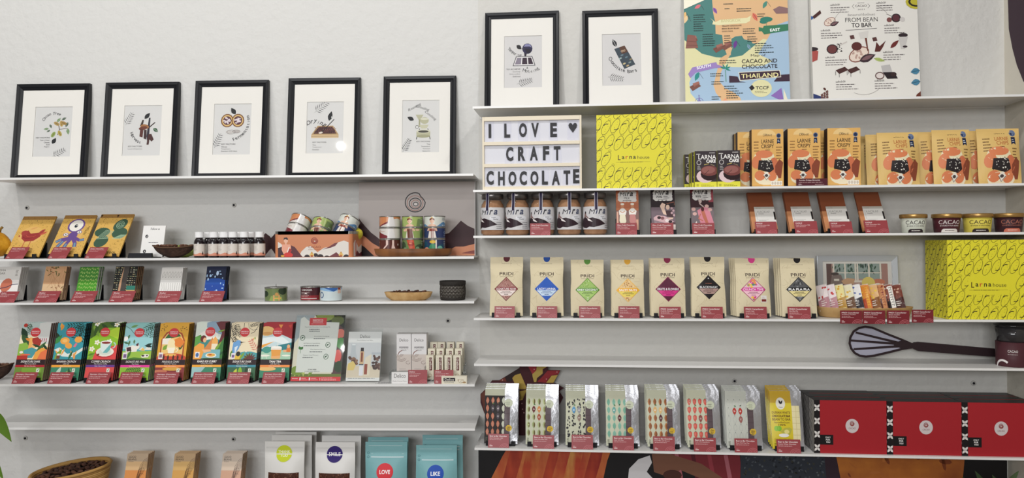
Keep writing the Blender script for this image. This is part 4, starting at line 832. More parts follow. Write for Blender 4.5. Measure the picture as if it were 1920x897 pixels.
card('L4',765,801,694,'Delico','Royal Cocoa Serum','red price card in front of the two tall serum boxes',n=2,lean=6,v=.192)
card('L4',814,850,694,'Delico','Royal Cocoa Lip Balm','red price card in front of the small lip balm boxes',n=2,lean=6,v=.192)
# lip balm boxes in three tiers
A=Art(30,90,'E3DCC8'); A.rect(13,8,24,56,'5A1E22'); A.text('Delico',18.5,32,40,7,'EFE6DA',.01,rot=90); A.lines(4,10,7,1,3,'8A7A6A',.8); A.text('COCOA BUTTER',7.5,34,38,2.6,'6A5A4C',0,rot=90); A.ell(16,74,8,6,'B9A284'); A.ell(16,74,6,4,'E3DCC8'); A.ell(10,80,5,4,'B9A284')
LX=[(1378,1460,1475,1555,1565,1640,1650,1730),(1393,1475,1485,1560,1580,1655,1668,1745),(1425,1490,1500,1565,1590,1660,1685,1755)]
balm=None; tiers=[(.150,.006,667),(.122,.026,655),(.094,.046,642)]
for r,(v,up,yt) in enumerate(tiers):
    for k in range(4):
        x0,x1=LX[r][2*k]/5.333+540,LX[r][2*k+1]/5.333+540; c=(x0+x1)/2
        M,w,h,u=fit('L4',c-6.9,c+6.9,yt,v,0,up=up+.0012,yaw=R(-5)); lab='small cream lip balm box, %s in the %s row'%(['leftmost','second from left','third from left','rightmost'][k],['front','middle','back'][r])
        if balm is None: m=MB(); m.box(-w/2,0,0,w/2,.02,h,'DDD5C0',r=.0006); m.art(A,w,h); balm=tag(m.obj('lip_balm_box',M=M),lab,'box','lip balm boxes in the acrylic stand')
        else: dup(balm,lab,M)
uL,uR=b.u(797,z,.15),b.u(872,z,.15); o=thing('tiered_stand','clear acrylic stepped stand holding twelve lip balm boxes','acrylic stand',b.M((uL+uR)/2,.156,z)); W=uR-uL
for k,(v,up,yt) in enumerate(tiers):
    m=MB(); y=.156-v-.003; m.box(-W/2,y,up-.001,W/2,y+.027,up,ac); m.obj('step',o); m=MB(); m.box(-W/2,y-.0016,.0 if k==0 else up-.02,W/2,y-.0002,up+.014,ac); m.obj('riser_sheet',o)
for sg in (-1,1): m=MB(); m.box(sg*W/2-.001,-.004,0,sg*W/2+.001,.082,.055,ac); m.obj('side_sheet',o)
M,w,h,u=fit('L4',828,875.5,706,.198,0); A=Art(100,30,'E6DFCC'); A.rect(8,6,54,19,INK); A.text('Delico',31,12.5,36,9,'F0EAE0',0); A.text('COCOA BUTTER',30,24,38,3,'3A3436',.01); A.arc(78,18,12,7,0,330,.9,'8A6A4A'); A.arc(82,19,7,4,0,330,.9,'8A6A4A'); A.ell(66,14,2.4,2,'8A6A4A'); A.ell(90,23,7,3,'A88A62')
m=MB(); m.box(-w/2,-.0,0,w/2,.02,h,'E3DCC8',r=.0006); m.art(A,w,h); M=b.M(u,.2005,z+.0002,0,R(0)); tag(m.obj('lip_balm_box',M=M),'cream lip balm box lying on its side at the shelf end','box')
# ================================================================ left bank, lowest shelf
b,z=SH['L6']
A=Art(50,125,'BDA58A'); A.rect(0,20,50,60,'D9B07A'); A.rect(0,55,50,90,'D98A4A'); A.rect(0,88,50,125,'C46A34')
def gb(c0,c1,c2,c3):
    A=Art(50,125,c0,rough=.22); A.rect(0,20,50,125,c1); A.rect(0,42,50,125,c2); A.rect(0,66,50,125,c3); A.text('GOOD',13,8.5,17,5,INK,.0); A.text('BEANS',13.5,15,19,5,INK,.0); A.lines(5,20,12,1,2,'5A4A40',.8)
    for k in range(9): A.line([(50,10+k*3),(42-k,16+k*6),(34-k*.7,30+k*9),(28,60+k*7),(36,118)],.7,'4A2E22')
    for k in range(4): A.arc(40,50+k*14,9-k,14,150,300,.7,'4A2E22')
    return A
for x0,x1,yt,cs,nm in ((226,266,851,('BFA88E','DDB788','DE9456','CC6A34'),'orange'),(316,356,851,('BFA07A','D9B070','D9A45A','C0803C'),'ochre'),(408,446,851,('C4B2A0','DCC6B0','D2A488','B87A58'),'pale brown')):
    stack('L6',x0,x1,yt,gb(*cs),'B08A66','glossy %s striped beans bar'%nm,n=4,lean=16,t=.009,gap=.003,v=.16)
def pouchmap(w,h,T,pinch=0,seed=0,seal=.12,bot=.03):
    rg=random.Random(seed); ph=[rg.uniform(0,6) for _ in range(6)]
    def f(x,z,l):
        s=x/w*2; t=max(0,min(1,z/h)); e=max(0,1-abs(s)**2.6); p=math.sin(PI*min(1,max(0,(t-bot)/(1-seal-bot))))**.7 if bot<t<1-seal else 0
        wr=.0010*math.sin(3.6*s+ph[0]+4*t)*p+.0009*math.sin(7*t+ph[1]+2*s)*p
        k=1-pinch*math.exp(-((t-.62)/.14)**2)+.01*math.sin(7*t+ph[2])
        return (x*k,-(.0018+T*e*p+wr*e)-l,z)
    return f
def pouch_parts(o,w,h,T,c,art=None,pinch=0,seed=0,seal=.12,name='bag',nx=16,nz=24,bot=.03,**k):
    m=MB(); f=pouchmap(w,h,T,pinch,seed,seal,bot); m.grid(w,h,f,nx,nz,c,**k)
    g=lambda x,z,l:(f(x,z,0)[0],.0004,z); m.grid(w,h,g,nx,nz,c,**k)
    for s in (-1,1):
        v=[];n=nz
        for j in range(n+1): zz=h*j/n; v+=[f(s*w/2,zz,0),g(s*w/2,zz,0)]
        m.add(v,[(2*j,2*j+1,2*j+3,2*j+2) for j in range(n)],c,True,**k)
    for zz in (0,h):
        v=[]
        for i in range(nx+1): x=(i/nx-.5)*w; v+=[f(x,zz,0),g(x,zz,0)]
        m.add(v,[(2*i,2*i+1,2*i+3,2*i+2) for i in range(nx)],c,True,**k)
    if art: m.art(art,w,h,mp=f,nx=nx,nz=nz)
    m.obj(name,o); return f
def pouch(M,w,h,T,c,label,cat='pouch',art=None,group=None,name='coffee_pouch',**k):
    o=thing(name,label,cat,M,group); f=pouch_parts(o,w,h,T,c,art,**k); return o,f
def sticker(o,f,art,cx,cz,sw,shh,name='sticker',nx=9,nz=9,**k):
    m=MB(); m.art(art,sw,shh,mp=lambda x,z,l:f(x,z,.0008+(l-.0003)*4),nx=nx,nz=nz,x=cx,z=cz,**k); return m.obj(name,o)
def round_art(c,words,tc='FFFFFF',s=1):
    A=Art(60,60,noclip=True); A.ell(30,30,30,30,c,0,32)
    for t,y,w_,h_ in words: A.text(t,30,y,w_,h_,tc,.02)
    return A
def big_pouch(xl,xr,yt,c,circ,words,desc,backs,win=None,tear=False,rough=.42,tc='FFFFFF',cy=50):
    v=.165
    for i in range(len(backs)+1):
        x0,x1,y0=(xl,xr,yt) if i==0 else backs[i-1]
        vv=v-.042*i; M,w,h,u=fit('L6',x0,x1,y0,vv,R(3),up=.0012); A=Art(100,100*h/w,None) if not (tear or win) else Art(100,100*h/w)
        lab=(desc+', front of its row') if i==0 else desc+', plain pouch %s behind the front one'%['directly','farthest'][i-1]
        if tear:
            A.rect(8,9,88,9.5,'DDE6E6'); A.line([(14,28),(92,28)],1.1,'E6EEEE'); A.line([(14,35),(92,35)],2.6,'BFD3D6'); A.ell(7,26,3,3,'4A7A80'); A.ell(7,26,2,2,c); A.ell(7,35,3,3,'4A7A80'); A.ell(7,35,2,2,c)
        else: A.line([(3,14),(97,14)],.6,'B9B7B4'); A.line([(3,16.5),(97,16.5)],.6,'B9B7B4')
        o,f=pouch(M,w,h,.022,c,lab,'pouch',A,name='resealable_pouch',seed=int(xl)+i,seal=.2,rough=rough,bump=.15,bscale=30)
        if i==0:
            s=w*.40; sticker(o,f,round_art(circ,words,tc),(w*-.01),h-(cy/75)*w-s/2,s,s,'round_sticker')
            if win:
                WA=Art(100,120,'4A2C22'); rg=rec(int(xl))
                for k in range(260): WA.ell(rg.uniform(0,100),rg.uniform(0,120),2.6,2,['6A4434','3A211A','7F5A48','55352A'][k%4],k*33,6,True)
                sticker(o,f,WA,0,h*.12,w*.78,h*.42,'window',14,14,rough=.25)
    return
big_pouch(496,570,828,'DDDBD7','C6D12A',[('THANK',24,46,11),('YOU',37,28,11)],'white pouch with a lime green THANK YOU sticker',[(508,584,816),(516,592,810)],win=1,tc='F6F8D8',cy=22)
big_pouch(591,665,829.5,'E1DFDC','2E1A6A',[('SMILE',30,44,14)],'white pouch with a purple SMILE sticker',[(603,676,817)],win=1,cy=22)
big_pouch(685,763,829,'7DAFB3','D8343E',[('LOVE',30,38,14)],'teal pouch with a red LOVE sticker',[(690,765,820)],tear=True,cy=51)
big_pouch(780,857,835,'7DAFB3','1F4FB0',[('LIKE',30,34,14)],'teal pouch with a blue LIKE sticker',[(792,868,816)],tear=True,cy=49)
# bean basket, tipped a little
u=b.u(135,z,.11); r=.148; X=b.M(u,.085,z+.012)@Matrix.Rotation(R(-8),4,'Y')@Matrix.Rotation(R(6),4,'X')
o=thing('bean_basket','round woven rattan basket heaped with cocoa beans on the lowest shelf','basket',b.M(u,.085,z)); Xl=b.M(u,.085,z).inverted()@X
def wring(m,rr,zz,th,c,K=40,ph=0): m.tube([((rr+.0022*math.sin(i*PI+ph))*math.cos(2*PI*i/K),(rr+.0022*math.sin(i*PI+ph))*.62*math.sin(2*PI*i/K),zz) for i in range(K)],th,c,n=5,closed=True,rough=.7)
m=MB(); n=15
for i in range(n): t=i/(n-1); wring(m,r*(.62+.34*t**.6),.004+t*.095,.0044,['C29A5C','A87E45','B58C50'][i%3],ph=i*PI)
mm0=MB(); mm0.v=[tuple(Xl@Vector(p)) for p in m.v]; mm0.f,mm0.m,mm0.s,mm0.ms=m.f,m.m,m.s,m.ms; mm0.obj('woven_wall',o)
m=MB(); m.lathe([(.0001,.002),(r*.6,.002),(r*.9,.09)],'6A4A2C',36,ey=.62,xf=Xl,rough=.9); m.obj('inner_shell',o)
m=MB(); wring(m,r*.985,.102,.0062,'B58C50'); m.v=[tuple(Xl@Vector(p)) for p in m.v]; m.obj('rim',o)
m=MB(); m.lathe([(.0001,.096),(r*.5,.093),(r*.86,.08)],'35221B',36,ey=.62,xf=Xl,rough=.9,bump=1,bscale=60); m.obj('bean_bed',o)
rg=rec(77); pts=[]
for k in range(4000):
    x,y=rg.uniform(-1,1),rg.uniform(-1,1)
    if x*x+y*y>.86: continue
    x*=r*.93; y*=r*.93*.62
    if all((x-a)**2+(y-c)**2>.0152**2 for a,c in pts): pts.append((x,y))
    if len(pts)>=120: break
for i,(x,y) in enumerate(pts):
    q=(x/r)**2+(y/r/.62)**2
    bean_obj(i,X@Matrix.Translation((x,y,.1025-.012*q))@Matrix.Rotation(rg.uniform(0,6),4,'Z')@Matrix.Rotation(rg.uniform(-.5,.5),4,'Y'),.0115,'dark brown cocoa bean heaped in the round woven basket','cocoa beans heaped in the woven basket')
# houseplant at the left edge, mostly outside the picture
def plant_leaf(m,base,tip,wd,c,drop=.02,n=8,side=None,**k):
    B,T=Vector(base),Vector(tip); d=T-B; L=d.length; s=(side or d.cross(Vector((0,1,0)))).normalized(); v=[]
    for i in range(n+1):
        t=i/n; p=B+d*t+Vector((0,0,-drop*t*t+drop*.6*math.sin(PI*t))); q=wd/2*(math.sin(PI*t**.75)**.9 if 0<t<1 else 0); up=Vector((0,-.25*q,.0))
        v+=[p-s*q+up,p,p+s*q+up]
    f=[]
    for i in range(n): a=3*i; f+=[(a,a+1,a+4,a+3),(a+1,a+2,a+5,a+4)]
    m.add(v,f,c,True,rough=.35,**k)
    return m
def P3(bk,px,py,v): u,z_=bk.uz(px,py,v); return bk.pt(u,v,z_)
o=thing('potted_plant','green leafy plant reaching in at the left edge of the picture','plant',Matrix.Translation(P3(LB,-60,1000,.55)-Vector((0,0,.6))))
base=o.matrix_world.translation; inv=o.matrix_world.inverted()
m=MB(); m.lathe([(.05,-.42),(.085,-.40),(.1,-.2),(.105,-.18),(.095,-.18),(.0001,-.21)],'B9B2A8',28,rough=.6); m.obj('pot',o)
m=MB()
for k,(tx,ty) in enumerate(((-25,800),(-30,870),(-90,760),(-120,850))):
    T=inv@P3(LB,tx,ty,.5); m.tube([(0,0,-.2),(T.x*.3,T.y*.3,T.z*.5),(T.x*.8,T.y*.8,T.z*.92),tuple(T)],.003,'5A6B33',n=6)
m.obj('stem',o)
for a_,t_,w_ in (((-25,772,.5),(22,818,.47),.05),((-30,850,.5),(7,890,.48),.035),((-90,760,.5),(-150,700,.5),.06),((-120,850,.5),(-190,820,.5),.06),((-25,800,.5),(-80,690,.52),.06)):
    m=MB(); A_,T_=inv@P3(LB,*a_),inv@P3(LB,*t_); plant_leaf(m,A_,T_,w_,'5E7F2C'); m.obj('leaf',o)
# ================================================================ right bank, top shelf
a=Art(70,97,'D5D3D2'); a.curve_text('Tempering',37,4,34,148,98,5.6,INK,0); a.leaf(23,17,12,8,40,INK)
a.ell(43,24,9.5,10,'2E2A4A'); a.poly([(36,20),(40,15),(48,16),(51,22),(47,20)],'8A8AB0'); a.poly([(38,24),(48,24),(50,30),(42,33)],'221C2C'); a.line([(33,24),(38,24)],2,'3A3440'); a.poly([(37,32),(42,33),(40,42),(38,42)],'2A2230')
a.poly([(22,38),(52,38),(58,56),(16,56)],'2A2630'); a.poly([(23,39),(51,39),(56.5,55),(17.5,55)],'E3E0E0')
for p in (((24,41),(32,41),(31,53),(20,53)),((34,41),(42,41),(43,53),(33,53)),((44,41),(50,41),(54,53),(45,53))): a.poly(p,'3A2A38' if p[0][0]>24 else '8A8290')
a.curve_text('Molding',48,40,27,118,52,6,INK,0); a.text('&',43,60,3,4,INK,.01); kf(a,30,62,'r',['Good snap','Shiny surface','Good mold'],'TO ACHIEVE'); a.frond(24,90,30,-14,INK,9,.7,.5)
picture('R1',908,1048.5,22,a,'black framed print titled Tempering and Molding, top shelf left')
a=Art(70,97,'D5D3D2'); a.leaf(26,24,16,8,245,'2A2A2E','DDD'*2); a.poly([(22,28),(41,22),(60,58),(40,66)],'3A4650'); a.poly([(31,25),(41,22),(47,34),(36,38)],'5A3A2C'); a.text('OU',38,32,8,4,'E3C9A8',.01,rot=-20)
for x,y,c in ((33,46,'9FB3B0'),(44,44,'5F7A86'),(40,56,'C9B98A'),(50,54,'7A8A8A'),(46,60,'B9A27A'),(36,40,'6A7F8A'),(52,48,'8A7A5A')): a.ell(x,y,3,1.6,c,-25,8)
a.curve_text('Chocolate Bars',50,34,37,165,70,6.5,INK,.01); a.frond(10,80,30,10,INK,9,.7,.5)
picture('R1',1093,1237,18,a,'black framed print titled Chocolate Bars, beside the map poster')
def board(sh,xl,xr,v,lean,h,art,label,t=.018,name='poster_board'):
    M,w,h,u=fit(sh,xl,xr,0,v,R(lean),up=t*math.sin(R(lean)),h=h); m=MB(); m.box(-w/2,0,0,w/2,t,h,'DEDCD6',rough=.5); m.art(art,w,h); return tag(m.obj(name,M=M),label,'poster')
# map poster: art in px of the photo, foot at y=188, top about y=-95
A=Art(198,283,'4A7F7A'); Y=95
def P(*q): return [(x,y+Y) for x,y in q]
A.poly(P((60,-95),(198,-95),(198,80),(150,70),(60,50)),'DDB486'); A.poly(P((50,-95),(56,10),(60,30),(72,48),(74,70),(80,88),(90,92),(100,60),(120,54),(130,70),(142,70),(150,40),(198,30),(198,-95)),'DDB486')
A.poly(P((90,60),(98,56),(110,55),(114,62),(118,74),(130,72),(118,85),(104,94),(88,92)),'4A7F7A'); A.poly(P((0,62),(24,84),(60,94),(84,96),(110,92),(136,72),(150,62),(170,66),(198,60),(198,120),(0,120)),'DDD8A8'); A.poly(P((172,38),(198,30),(198,120),(140,90),(160,60)),'A3BDD4'); A.poly(P((0,60),(0,188),(198,188),(198,100),(120,112),(60,110),(30,84)),'DDD8A8')
A.poly(P((14,126),(30,115),(60,112),(110,114),(150,112),(198,88),(198,188),(34,188),(10,160),(8,140)),'A3BDD4'); A.poly(P((68,96),(82,88),(84,80),(92,76),(86,92),(78,104),(68,124),(66,140),(76,152),(92,160),(104,170),(110,188),(74,188),(66,170),(58,160),(54,146),(60,124)),'DDB486')
def pod2(x,y,c,s=8,an=60):
    A.leaf(x-s*.5,y+Y-s*.8,s*2,s*.95,an,c); A.line([(x-s*.4,y+Y-s*.6),(x+s*.4,y+Y+s*.6)],.6,'3A2A3A')
for x,y,c,s,an in ((36,0,'D9707A',7,150),(60,6,'8A5AA8',7,60),(8,14,'E3B878',9,115),(10,20,'E8C898',8,110),(136,20,'D9705A',9,62),(163,-2,'4A8A7A',8,120),(103,70,'6A3A8A',8,105),(123,76,'7FA3B8',6,60),(31,128,'2F8A86',9,115)): pod2(x,y,c,s,an)
for x,y in ((10,62),(60,78),(76,74),(14,148)):
    A.poly(P((x-6,y),(x+10,y-8),(x+16,y-1),(x,y+8)),'7A4E44'); A.poly(P((x,y-6),(x+12,y-10),(x+14,y-5),(x+3,y)),'A0685C'); A.line(P((x-4,y+1),(x+13,y-5)),.5,'5A342E')
A.poly(P((6,50),(20,52),(26,76),(2,76)),'8A5A50'); A.line(P((4,62),(24,64)),.6,'5A342E'); A.line(P((3,70),(26,71)),.6,'5A342E'); A.poly(P((170,8),(182,2),(198,6),(198,16),(176,16)),'8A6A6A')
rib='E3DDB0'; A.poly(P((50,20),(60,28),(70,24),(120,22),(128,18),(126,28),(118,32),(66,34),(54,32),(56,26)),rib); A.curve_text('CENTRAL',90,130,112,-104,-76,4.4,'6A6A4A',.0); A.text('BANGKOK',90,26+Y,38,5.5,'C9C08A',.02)
A.ell(157,26+Y,12,5,'2F7A6A'); A.ell(152,30+Y,8,4,'2F7A6A'); A.line(P((157,30),(157,42)),1,'6A8A6A'); A.poly(P((142,40),(150,42),(152,38),(198,36),(198,48),(152,54),(148,48),(142,48)),'3A7A5A'); A.text('EAST',173,46+Y,19,5.5,'FFFFFF',.02,rot=-3)
A.poly(P((6,124),(14,112),(60,103),(62,108),(74,112),(66,114),(58,114),(20,122),(10,132)),'9A82BE'); A.text('SOUTH',36,111+Y,27,5.6,'FFFFFF',.02,rot=-9)
for t,x,y,w,h in (('Map of',140,93,28,5.4),('CACAO AND',142,103,67,7.4),('CHOCOLATE',142,113,67,7.4)): A.text(t,x,y+Y,w,h,'2A242A',.012)
K='3E2A3A'; A.poly(P((84,129),(100,131),(104,140),(116,142),(84,142)),K); A.poly(P((178,130),(198,129),(198,142),(168,142)),K); A.poly(P((102,123),(180,121),(182,134),(104,139)),'F3EEDA'); A.poly(P((103,124),(179,122),(181,133),(105,138)),K); A.text('THAILAND',142,130+Y,70,8,'F3E9A8',.03,rot=-1)
A.ell(144,154+Y,20,16,'DDD8A8',0,30); A.poly(P((121,152),(127,147),(132,153),(126,158)),'2A242A'); A.text('TCCF',146,153+Y,25,6,'2A242A',.025); A.lines(132,159+Y,24,2,2.6,'5A5040',.8)
A.poly(P((162,168),(182,154),(186,180)),'8A6AB0'); A.poly(P((186,155),(194,178),(186,180)),'E8E2C8'); A.poly(P((152,178),(188,182),(182,187),(156,187)),'D9A08A')
for k in range(8): a_=k*45; l=11 if k%2==0 else 5; A.leaf(26,177+Y,l,2.6,a_,'7A68A8'); 
A.arc(26,177+Y,8,8,0,360,.7,'7A68A8',16); A.line(P((77,118),(78,140)),1.6,'6A9A8A'); 
for an in (200,240,300,340,20): A.leaf(77,116+Y,11,3,an,'2F8A7A')
A.poly(P((68,180),(76,170),(84,180)),'E8A07A'); A.line(P((76,176),(76,186)),.7,'8A6A5A')
Kt='2F3B3A'
for x,y,n,w in ((18,13,8,24),(35,50,6,26),(76,54,4,16),(112,42,3,24),(120,57,3,26),(134,70,5,36),(66,100,2,34),(48,124,2,28),(50,139,2,24),(74,148,2,26),(78,157,4,36),(50,167,2,18),(96,176,3,22),(78,3,1,14),(101,4,2,28),(140,15,2,18),(76,-6,1,20),(24,-60,10,30),(90,-70,10,40),(150,-60,8,30)): A.lines(x,y+Y,w,n,4.2,Kt,1.4,seed=x)
for i,t in enumerate(('YELLOW CHOCOLATE','BEAN BLAH BLAH','GOGO MAMA')): A.text(t,72,36+Y+i*5,len(t)*2.35,2.5,'2A242A',.02,al='l')
A.text('N',26,165+Y,2.5,3,'7A68A8'); A.poly([(0,0),(0,20),(30,10),(60,0)],'8FC3A8'); A.poly(P((0,2),(20,-6),(40,-14),(0,-20)),'F3EEDA')
board('R1',1285.5,1482,.06,4,.56,A,'tall colourful map poster of Thailand with brown ribbon on the top shelf')
A=Art(204,283,'E0DDD6'); K='33282C'
A.text('FROM BEAN',97,32+Y,62,8.2,'221A1E',.02); A.text('TO BAR',97,42+Y,39,8.2,'221A1E',.02); A.text('ขั้นตอนการทำช็อกโกแลต',97,22.5+Y,52,4.6,K,0); A.line(P((66,51),(126,49)),.9,K); A.text('CACAO',97,6.5+Y,22,4,K,.01); A.text('GRAND',97,1+Y,13,2,K,0); A.text('2021',97,13+Y,13,2,K,0); A.line(P((84,3),(80,7),(84,11)),.7,K); A.line(P((110,3),(114,7),(110,11)),.7,K)
def half(x,y,s,an=0):
    A.ell(x,y+Y,s,s*.62,'8A5A50',-25); A.ell(x,y+Y,s*.9,s*.52,'E3D2C4',-25); 
    for i in range(9): A.ell(x+s*.55*math.cos(i*.7)*(.4+.6*(i%2)),y+Y+s*.3*math.sin(i*.7),s*.14,s*.1,'B99A8E',i*30,7)
    A.leaf(x,y+Y+s*.6,s*1.6,s*.7,-20,'3A2A30'); A.leaf(x+s*.2,y+Y+s*.5,s*1.2,s*.35,-20,'7A5A5E')
half(36,34,12); half(90,96,21); A.leaf(118,104+Y,22,7,15,'A9B86A','6A7A3A')
A.ell(39,85+Y,11,9,K); A.ell(39,85+Y,9,7.4,'6A3A3A'); rg=random.Random(4)
for i in range(26): A.ell(52+rg.uniform(-5,6),83+Y+rg.uniform(-9,9),1,1,K,0,6,True)
A.line(P((54,78),(68,72)),2.4,'C9C2BC'); A.ell(86,81+Y,10,8,'5A2E2C')
for x,y in ((78,64),(121,69)): A.poly(P((x-5,y-3),(x+3,y-4),(x+5,y+3),(x-3,y+4)),'5A3A38')
A.poly(P((90,56),(110,53),(108,66),(94,68)),'D2CEC8'); A.poly(P((102,66),(106,66),(108,90),(106,90)),'6A3A30'); A.poly(P((120,92),(124,74),(130,82),(142,72),(136,84),(130,92)),'5A2E2A')
for x,y,r_,c in ((163,31,9,K),(163,31,6.6,'5A3238'),(150,34,5,'7A4A48'),(175,34,5,'C9C4C0')): A.ell(x,y+Y,r_,r_*.9,c,0,18)
A.line(P((145,23),(156,28)),1.2,'8A8480'); A.ell(175,63+Y,9,4,K); A.poly(P((166,66),(184,66),(178,88),(170,88)),'C6C2BE'); A.leaf(150,86+Y,22,8,-40,'6A2E2C'); A.ell(178,84+Y,4.5,2,K)
for x in (44,66): A.poly(P((x,124),(x+18,118),(x+25,124),(x+7,131)),'4A2E2C'); A.line(P((x,126),(x,133)),.8,K); A.line(P((x+7,131),(x+7,137)),.8,K); A.line(P((x+25,125),(x+25,131)),.8,K)
A.poly(P((131,118),(148,116),(152,130),(134,132)),'B9B6B4'); A.poly(P((134,130),(156,130),(162,142),(142,142)),'2A2226'); A.ell(128,136+Y,9,7,'6A5250'); A.ell(128,136+Y,7,5,'D9CFCA'); A.ell(154,134+Y,6,4,'3A2A2A')
for x,y,w in ((18,50,46),(25,100,42),(44,145,48),(118,145,48),(140,44,40),(136,93,54),(38,3,40),(126,2,38),(38,-60,46),(120,-60,46)):
    A.text('เมล็ดโกโก้',x+9,y+Y,18,3.2,K,.01); A.lines(x,y+5+Y,w,3,4.2,'5A5254',1.1,seed=y)
A.arc(97,100+Y,56,70,110,60,.5,'8A8482',14); A.arc(97,60+Y,64,60,-60,-40,.5,'8A8482',5); A.arc(97,60+Y,60,60,200,230,.5,'8A8482',5)
A.poly(P((0,84),(12,88),(10,104),(0,108)),'A8504A'); A.ell(0,84+Y,12,4,K); A.poly(P((0,166),(22,174),(18,188),(0,188)),'2E3A6A'); 
for i in range(3):
    for j in range(3): x,y=14+i*5,168+j*5-i*3; A.poly(P((x,y),(x+4,y-2.2),(x+5,y+2),(x+1,y+4)),'6A4640')
A.poly(P((2,24),(18,12),(20,18),(6,28)),'4A2A28'); A.poly(P((0,22),(5,26),(0,30)),'2E5A9A')
for y in (128,148): A.leaf(204,y+Y,18,12,170,'4A7F9A','2A4A5A')
A.poly(P((204,166),(196,172),(190,188),(204,188)),'6A3A2E'); A.ell(204,2+Y,22,14,'B9AE3A'); A.ell(204,2+Y,17,10,'2E2A20'); A.ell(204,2+Y,13,7,'B9AE3A')
A.ell(122,188+Y,5,3,'5A463E'); A.ell(22,158+Y,3,2,'5A3A34',40); A.ell(32,184+Y,3.4,2,'5A3A34',-40)
board('R1',1525.5,1727,.06,4,.56,A,'tall white poster headed FROM BEAN TO BAR on the top shelf')
# ================================================================ right bank, second shelf
b,z=SH['R2']
M,w,h,u=fit('R2',905,1091,218,.19,0); dpt=.042; WD='E9DEC8'
o=thing('letter_board','cream framed letter board spelling I LOVE CRAFT CHOCOLATE','letter board',M); PX=w/186.
m=MB(); fr=3.6*PX
for a_ in ((-w/2,0,-w/2+fr,h),(w/2-fr,0,w/2,h)): m.box(a_[0],-.004,a_[1],a_[2],dpt,a_[3],WD,r=.0008,rough=.5)
m.box(-w/2+fr,-.004,h-8*PX,w/2-fr,dpt,h,WD,r=.0008,rough=.5); m.box(-w/2+fr,-.004,0,w/2-fr,dpt,6*PX,WD,r=.0008,rough=.5); m.obj('frame',o)
for zz in (92,49): m=MB(); m.box(-w/2+fr,-.006,(zz-5)*PX*.96,w/2-fr,.002,(zz+1.6)*PX*.96,WD,r=.0008,rough=.5); m.obj('rail',o)
m=MB(); m.box(-w/2+fr,.004,5*PX,w/2-fr,.03,h-7*PX,'D6D6DE',rough=.35); m.obj('white_panel',o)
rows=[('I',185,222,245),('L',338,340,270),('O',482,212,275),('V',590,212,270),('E',758,212,270),('\u2665',931,190,160)]
LT=[[('I',184,219,24),('L',340,216,54),('O',482,211,72),('V',591,211,68),('E',758,209,60),('H',931,190,78)],[('C',362,427,66),('R',470,424,66),('A',580,421,72),('F',690,419,56),('T',790,420,60)],[('C',186,642,66),('H',288,647,60),('O',387,647,72),('C',484,644,66),('O',585,644,72),('L',680,640,54),('A',778,642,72),('T',878,639,60),('E',962,627,56)]]
tile=clear('tile_plastic',(.965,.965,.975,1),1.12,.1); cnt={}
Minv=M.inverted()
for r,row in enumerate(LT):
    for ch,cx,cy,lw in row:
        px,py=880+cx/4.8,200+cy/4.8; uu,zz=b.uz(px,py,.19); lx,lz=uu-u,zz-z; lw*=PX/4.8; lh=(128 if not(ch=='H' and r==0) else 88)*PX/4.8; tw=max(lw+.008,.03)
        word=['LOVE','CRAFT','CHOCOLATE'][r]; heart=(ch=='H' and r==0)
        nm='heart' if heart else 'letter '+ch; k=(ch,r); cnt[k]=cnt.get(k,0)+1; dup_=sum(1 for q in row if q[0]==ch)>1
        lab='clear tile with a black %s %s'%(nm,'at the end of the top row' if heart else ('before the word LOVE' if ch=='I' else '%sof the word %s'%((['first','second'][cnt[k]-1]+' such letter ') if dup_ and ch in 'CO' and r==2 else '',word)))
        t=MB(); t.box(-tw/2,-.0003,-.045*1.0,tw/2,.0003,.034,tile)
        Aq=Art(10,10,noclip=True)
        if heart: Aq.poly([(5,10),(.6,4.6),(0,2.4),(.8,.6),(2.6,0),(4.2,.8),(5,2.4),(5.8,.8),(7.4,0),(9.2,.6),(10,2.4),(9.4,4.6)],'26242A')
        else: Aq.text(ch,5,5,10,10,'1E1C20',.045 if ch!='I' else .02)
        t.art(Aq,lw,lh,y=-.0004,z=-lh/2,rough=.4); t_=t.obj('letter_tile',M=M@Matrix.Translation((lx,.0025,lz))); tag(t_,lab,'letter tile','letter tiles on the board')
def podpat(W,H,s=22,seed=1,clear_=None):
    A=Art(W,H,'E3D936',rough=.42); K='33301A'; r=0; y=-8
    while y<H+20:
        x=-10+(r%2)*s*.5; i=0
        while x<W+20:
            cx,cy=x,y+ (3 if i%2 else 0); i+=1
            if not (clear_ and clear_[0]<cx<clear_[2] and clear_[1]<cy<clear_[3]):
                a_=R(-62); pts=[(cx+14.5*math.cos(t)*math.cos(a_)-6.6*math.sin(t)*math.sin(a_),cy+14.5*math.cos(t)*math.sin(a_)+6.6*math.sin(t)*math.cos(a_)) for t in [2*PI*q/14 for q in range(14)]]
                A.line(pts,.75,K,True,True)
                A.arc(cx+1,cy-2+(4 if i%2 else 0),5.5,5,20 if i%2 else 200,120 if i%2 else 300,1.5,K,6,True)
                for dx,dy in ((-3,7),(4,-7),(3,-2),(-2,3)): A.line([(cx+dx,cy+dy),(cx+dx+1.2,cy+dy-.5)],.5,K,same=True)
                A.arc(cx+7,cy-15,3,1.7,0,330,.5,K,7,True)
            x+=s*.78
        y+=29; r+=1
    return A
def larna(A,x,y,w):
    for i,(ch,c) in enumerate((('L','5A4A20'),('a','33301A'),('r','C9602E'),('n','33301A'),('a','33301A'))): A.text(ch,x+w*.075+i*w*.115,y,w*.08,w*(.15 if i==0 else .09),c,.02)
    A.text('house',x+w*.8,y,w*.36,w*.1,'4A4420',0); A.line([(x-w*.02,y+w*.14),(x+w*1.02,y+w*.13)],.4,'6A6020'); A.lines(x+w*.1,y+w*.13,w*.7,1,1,'6A6020',1)
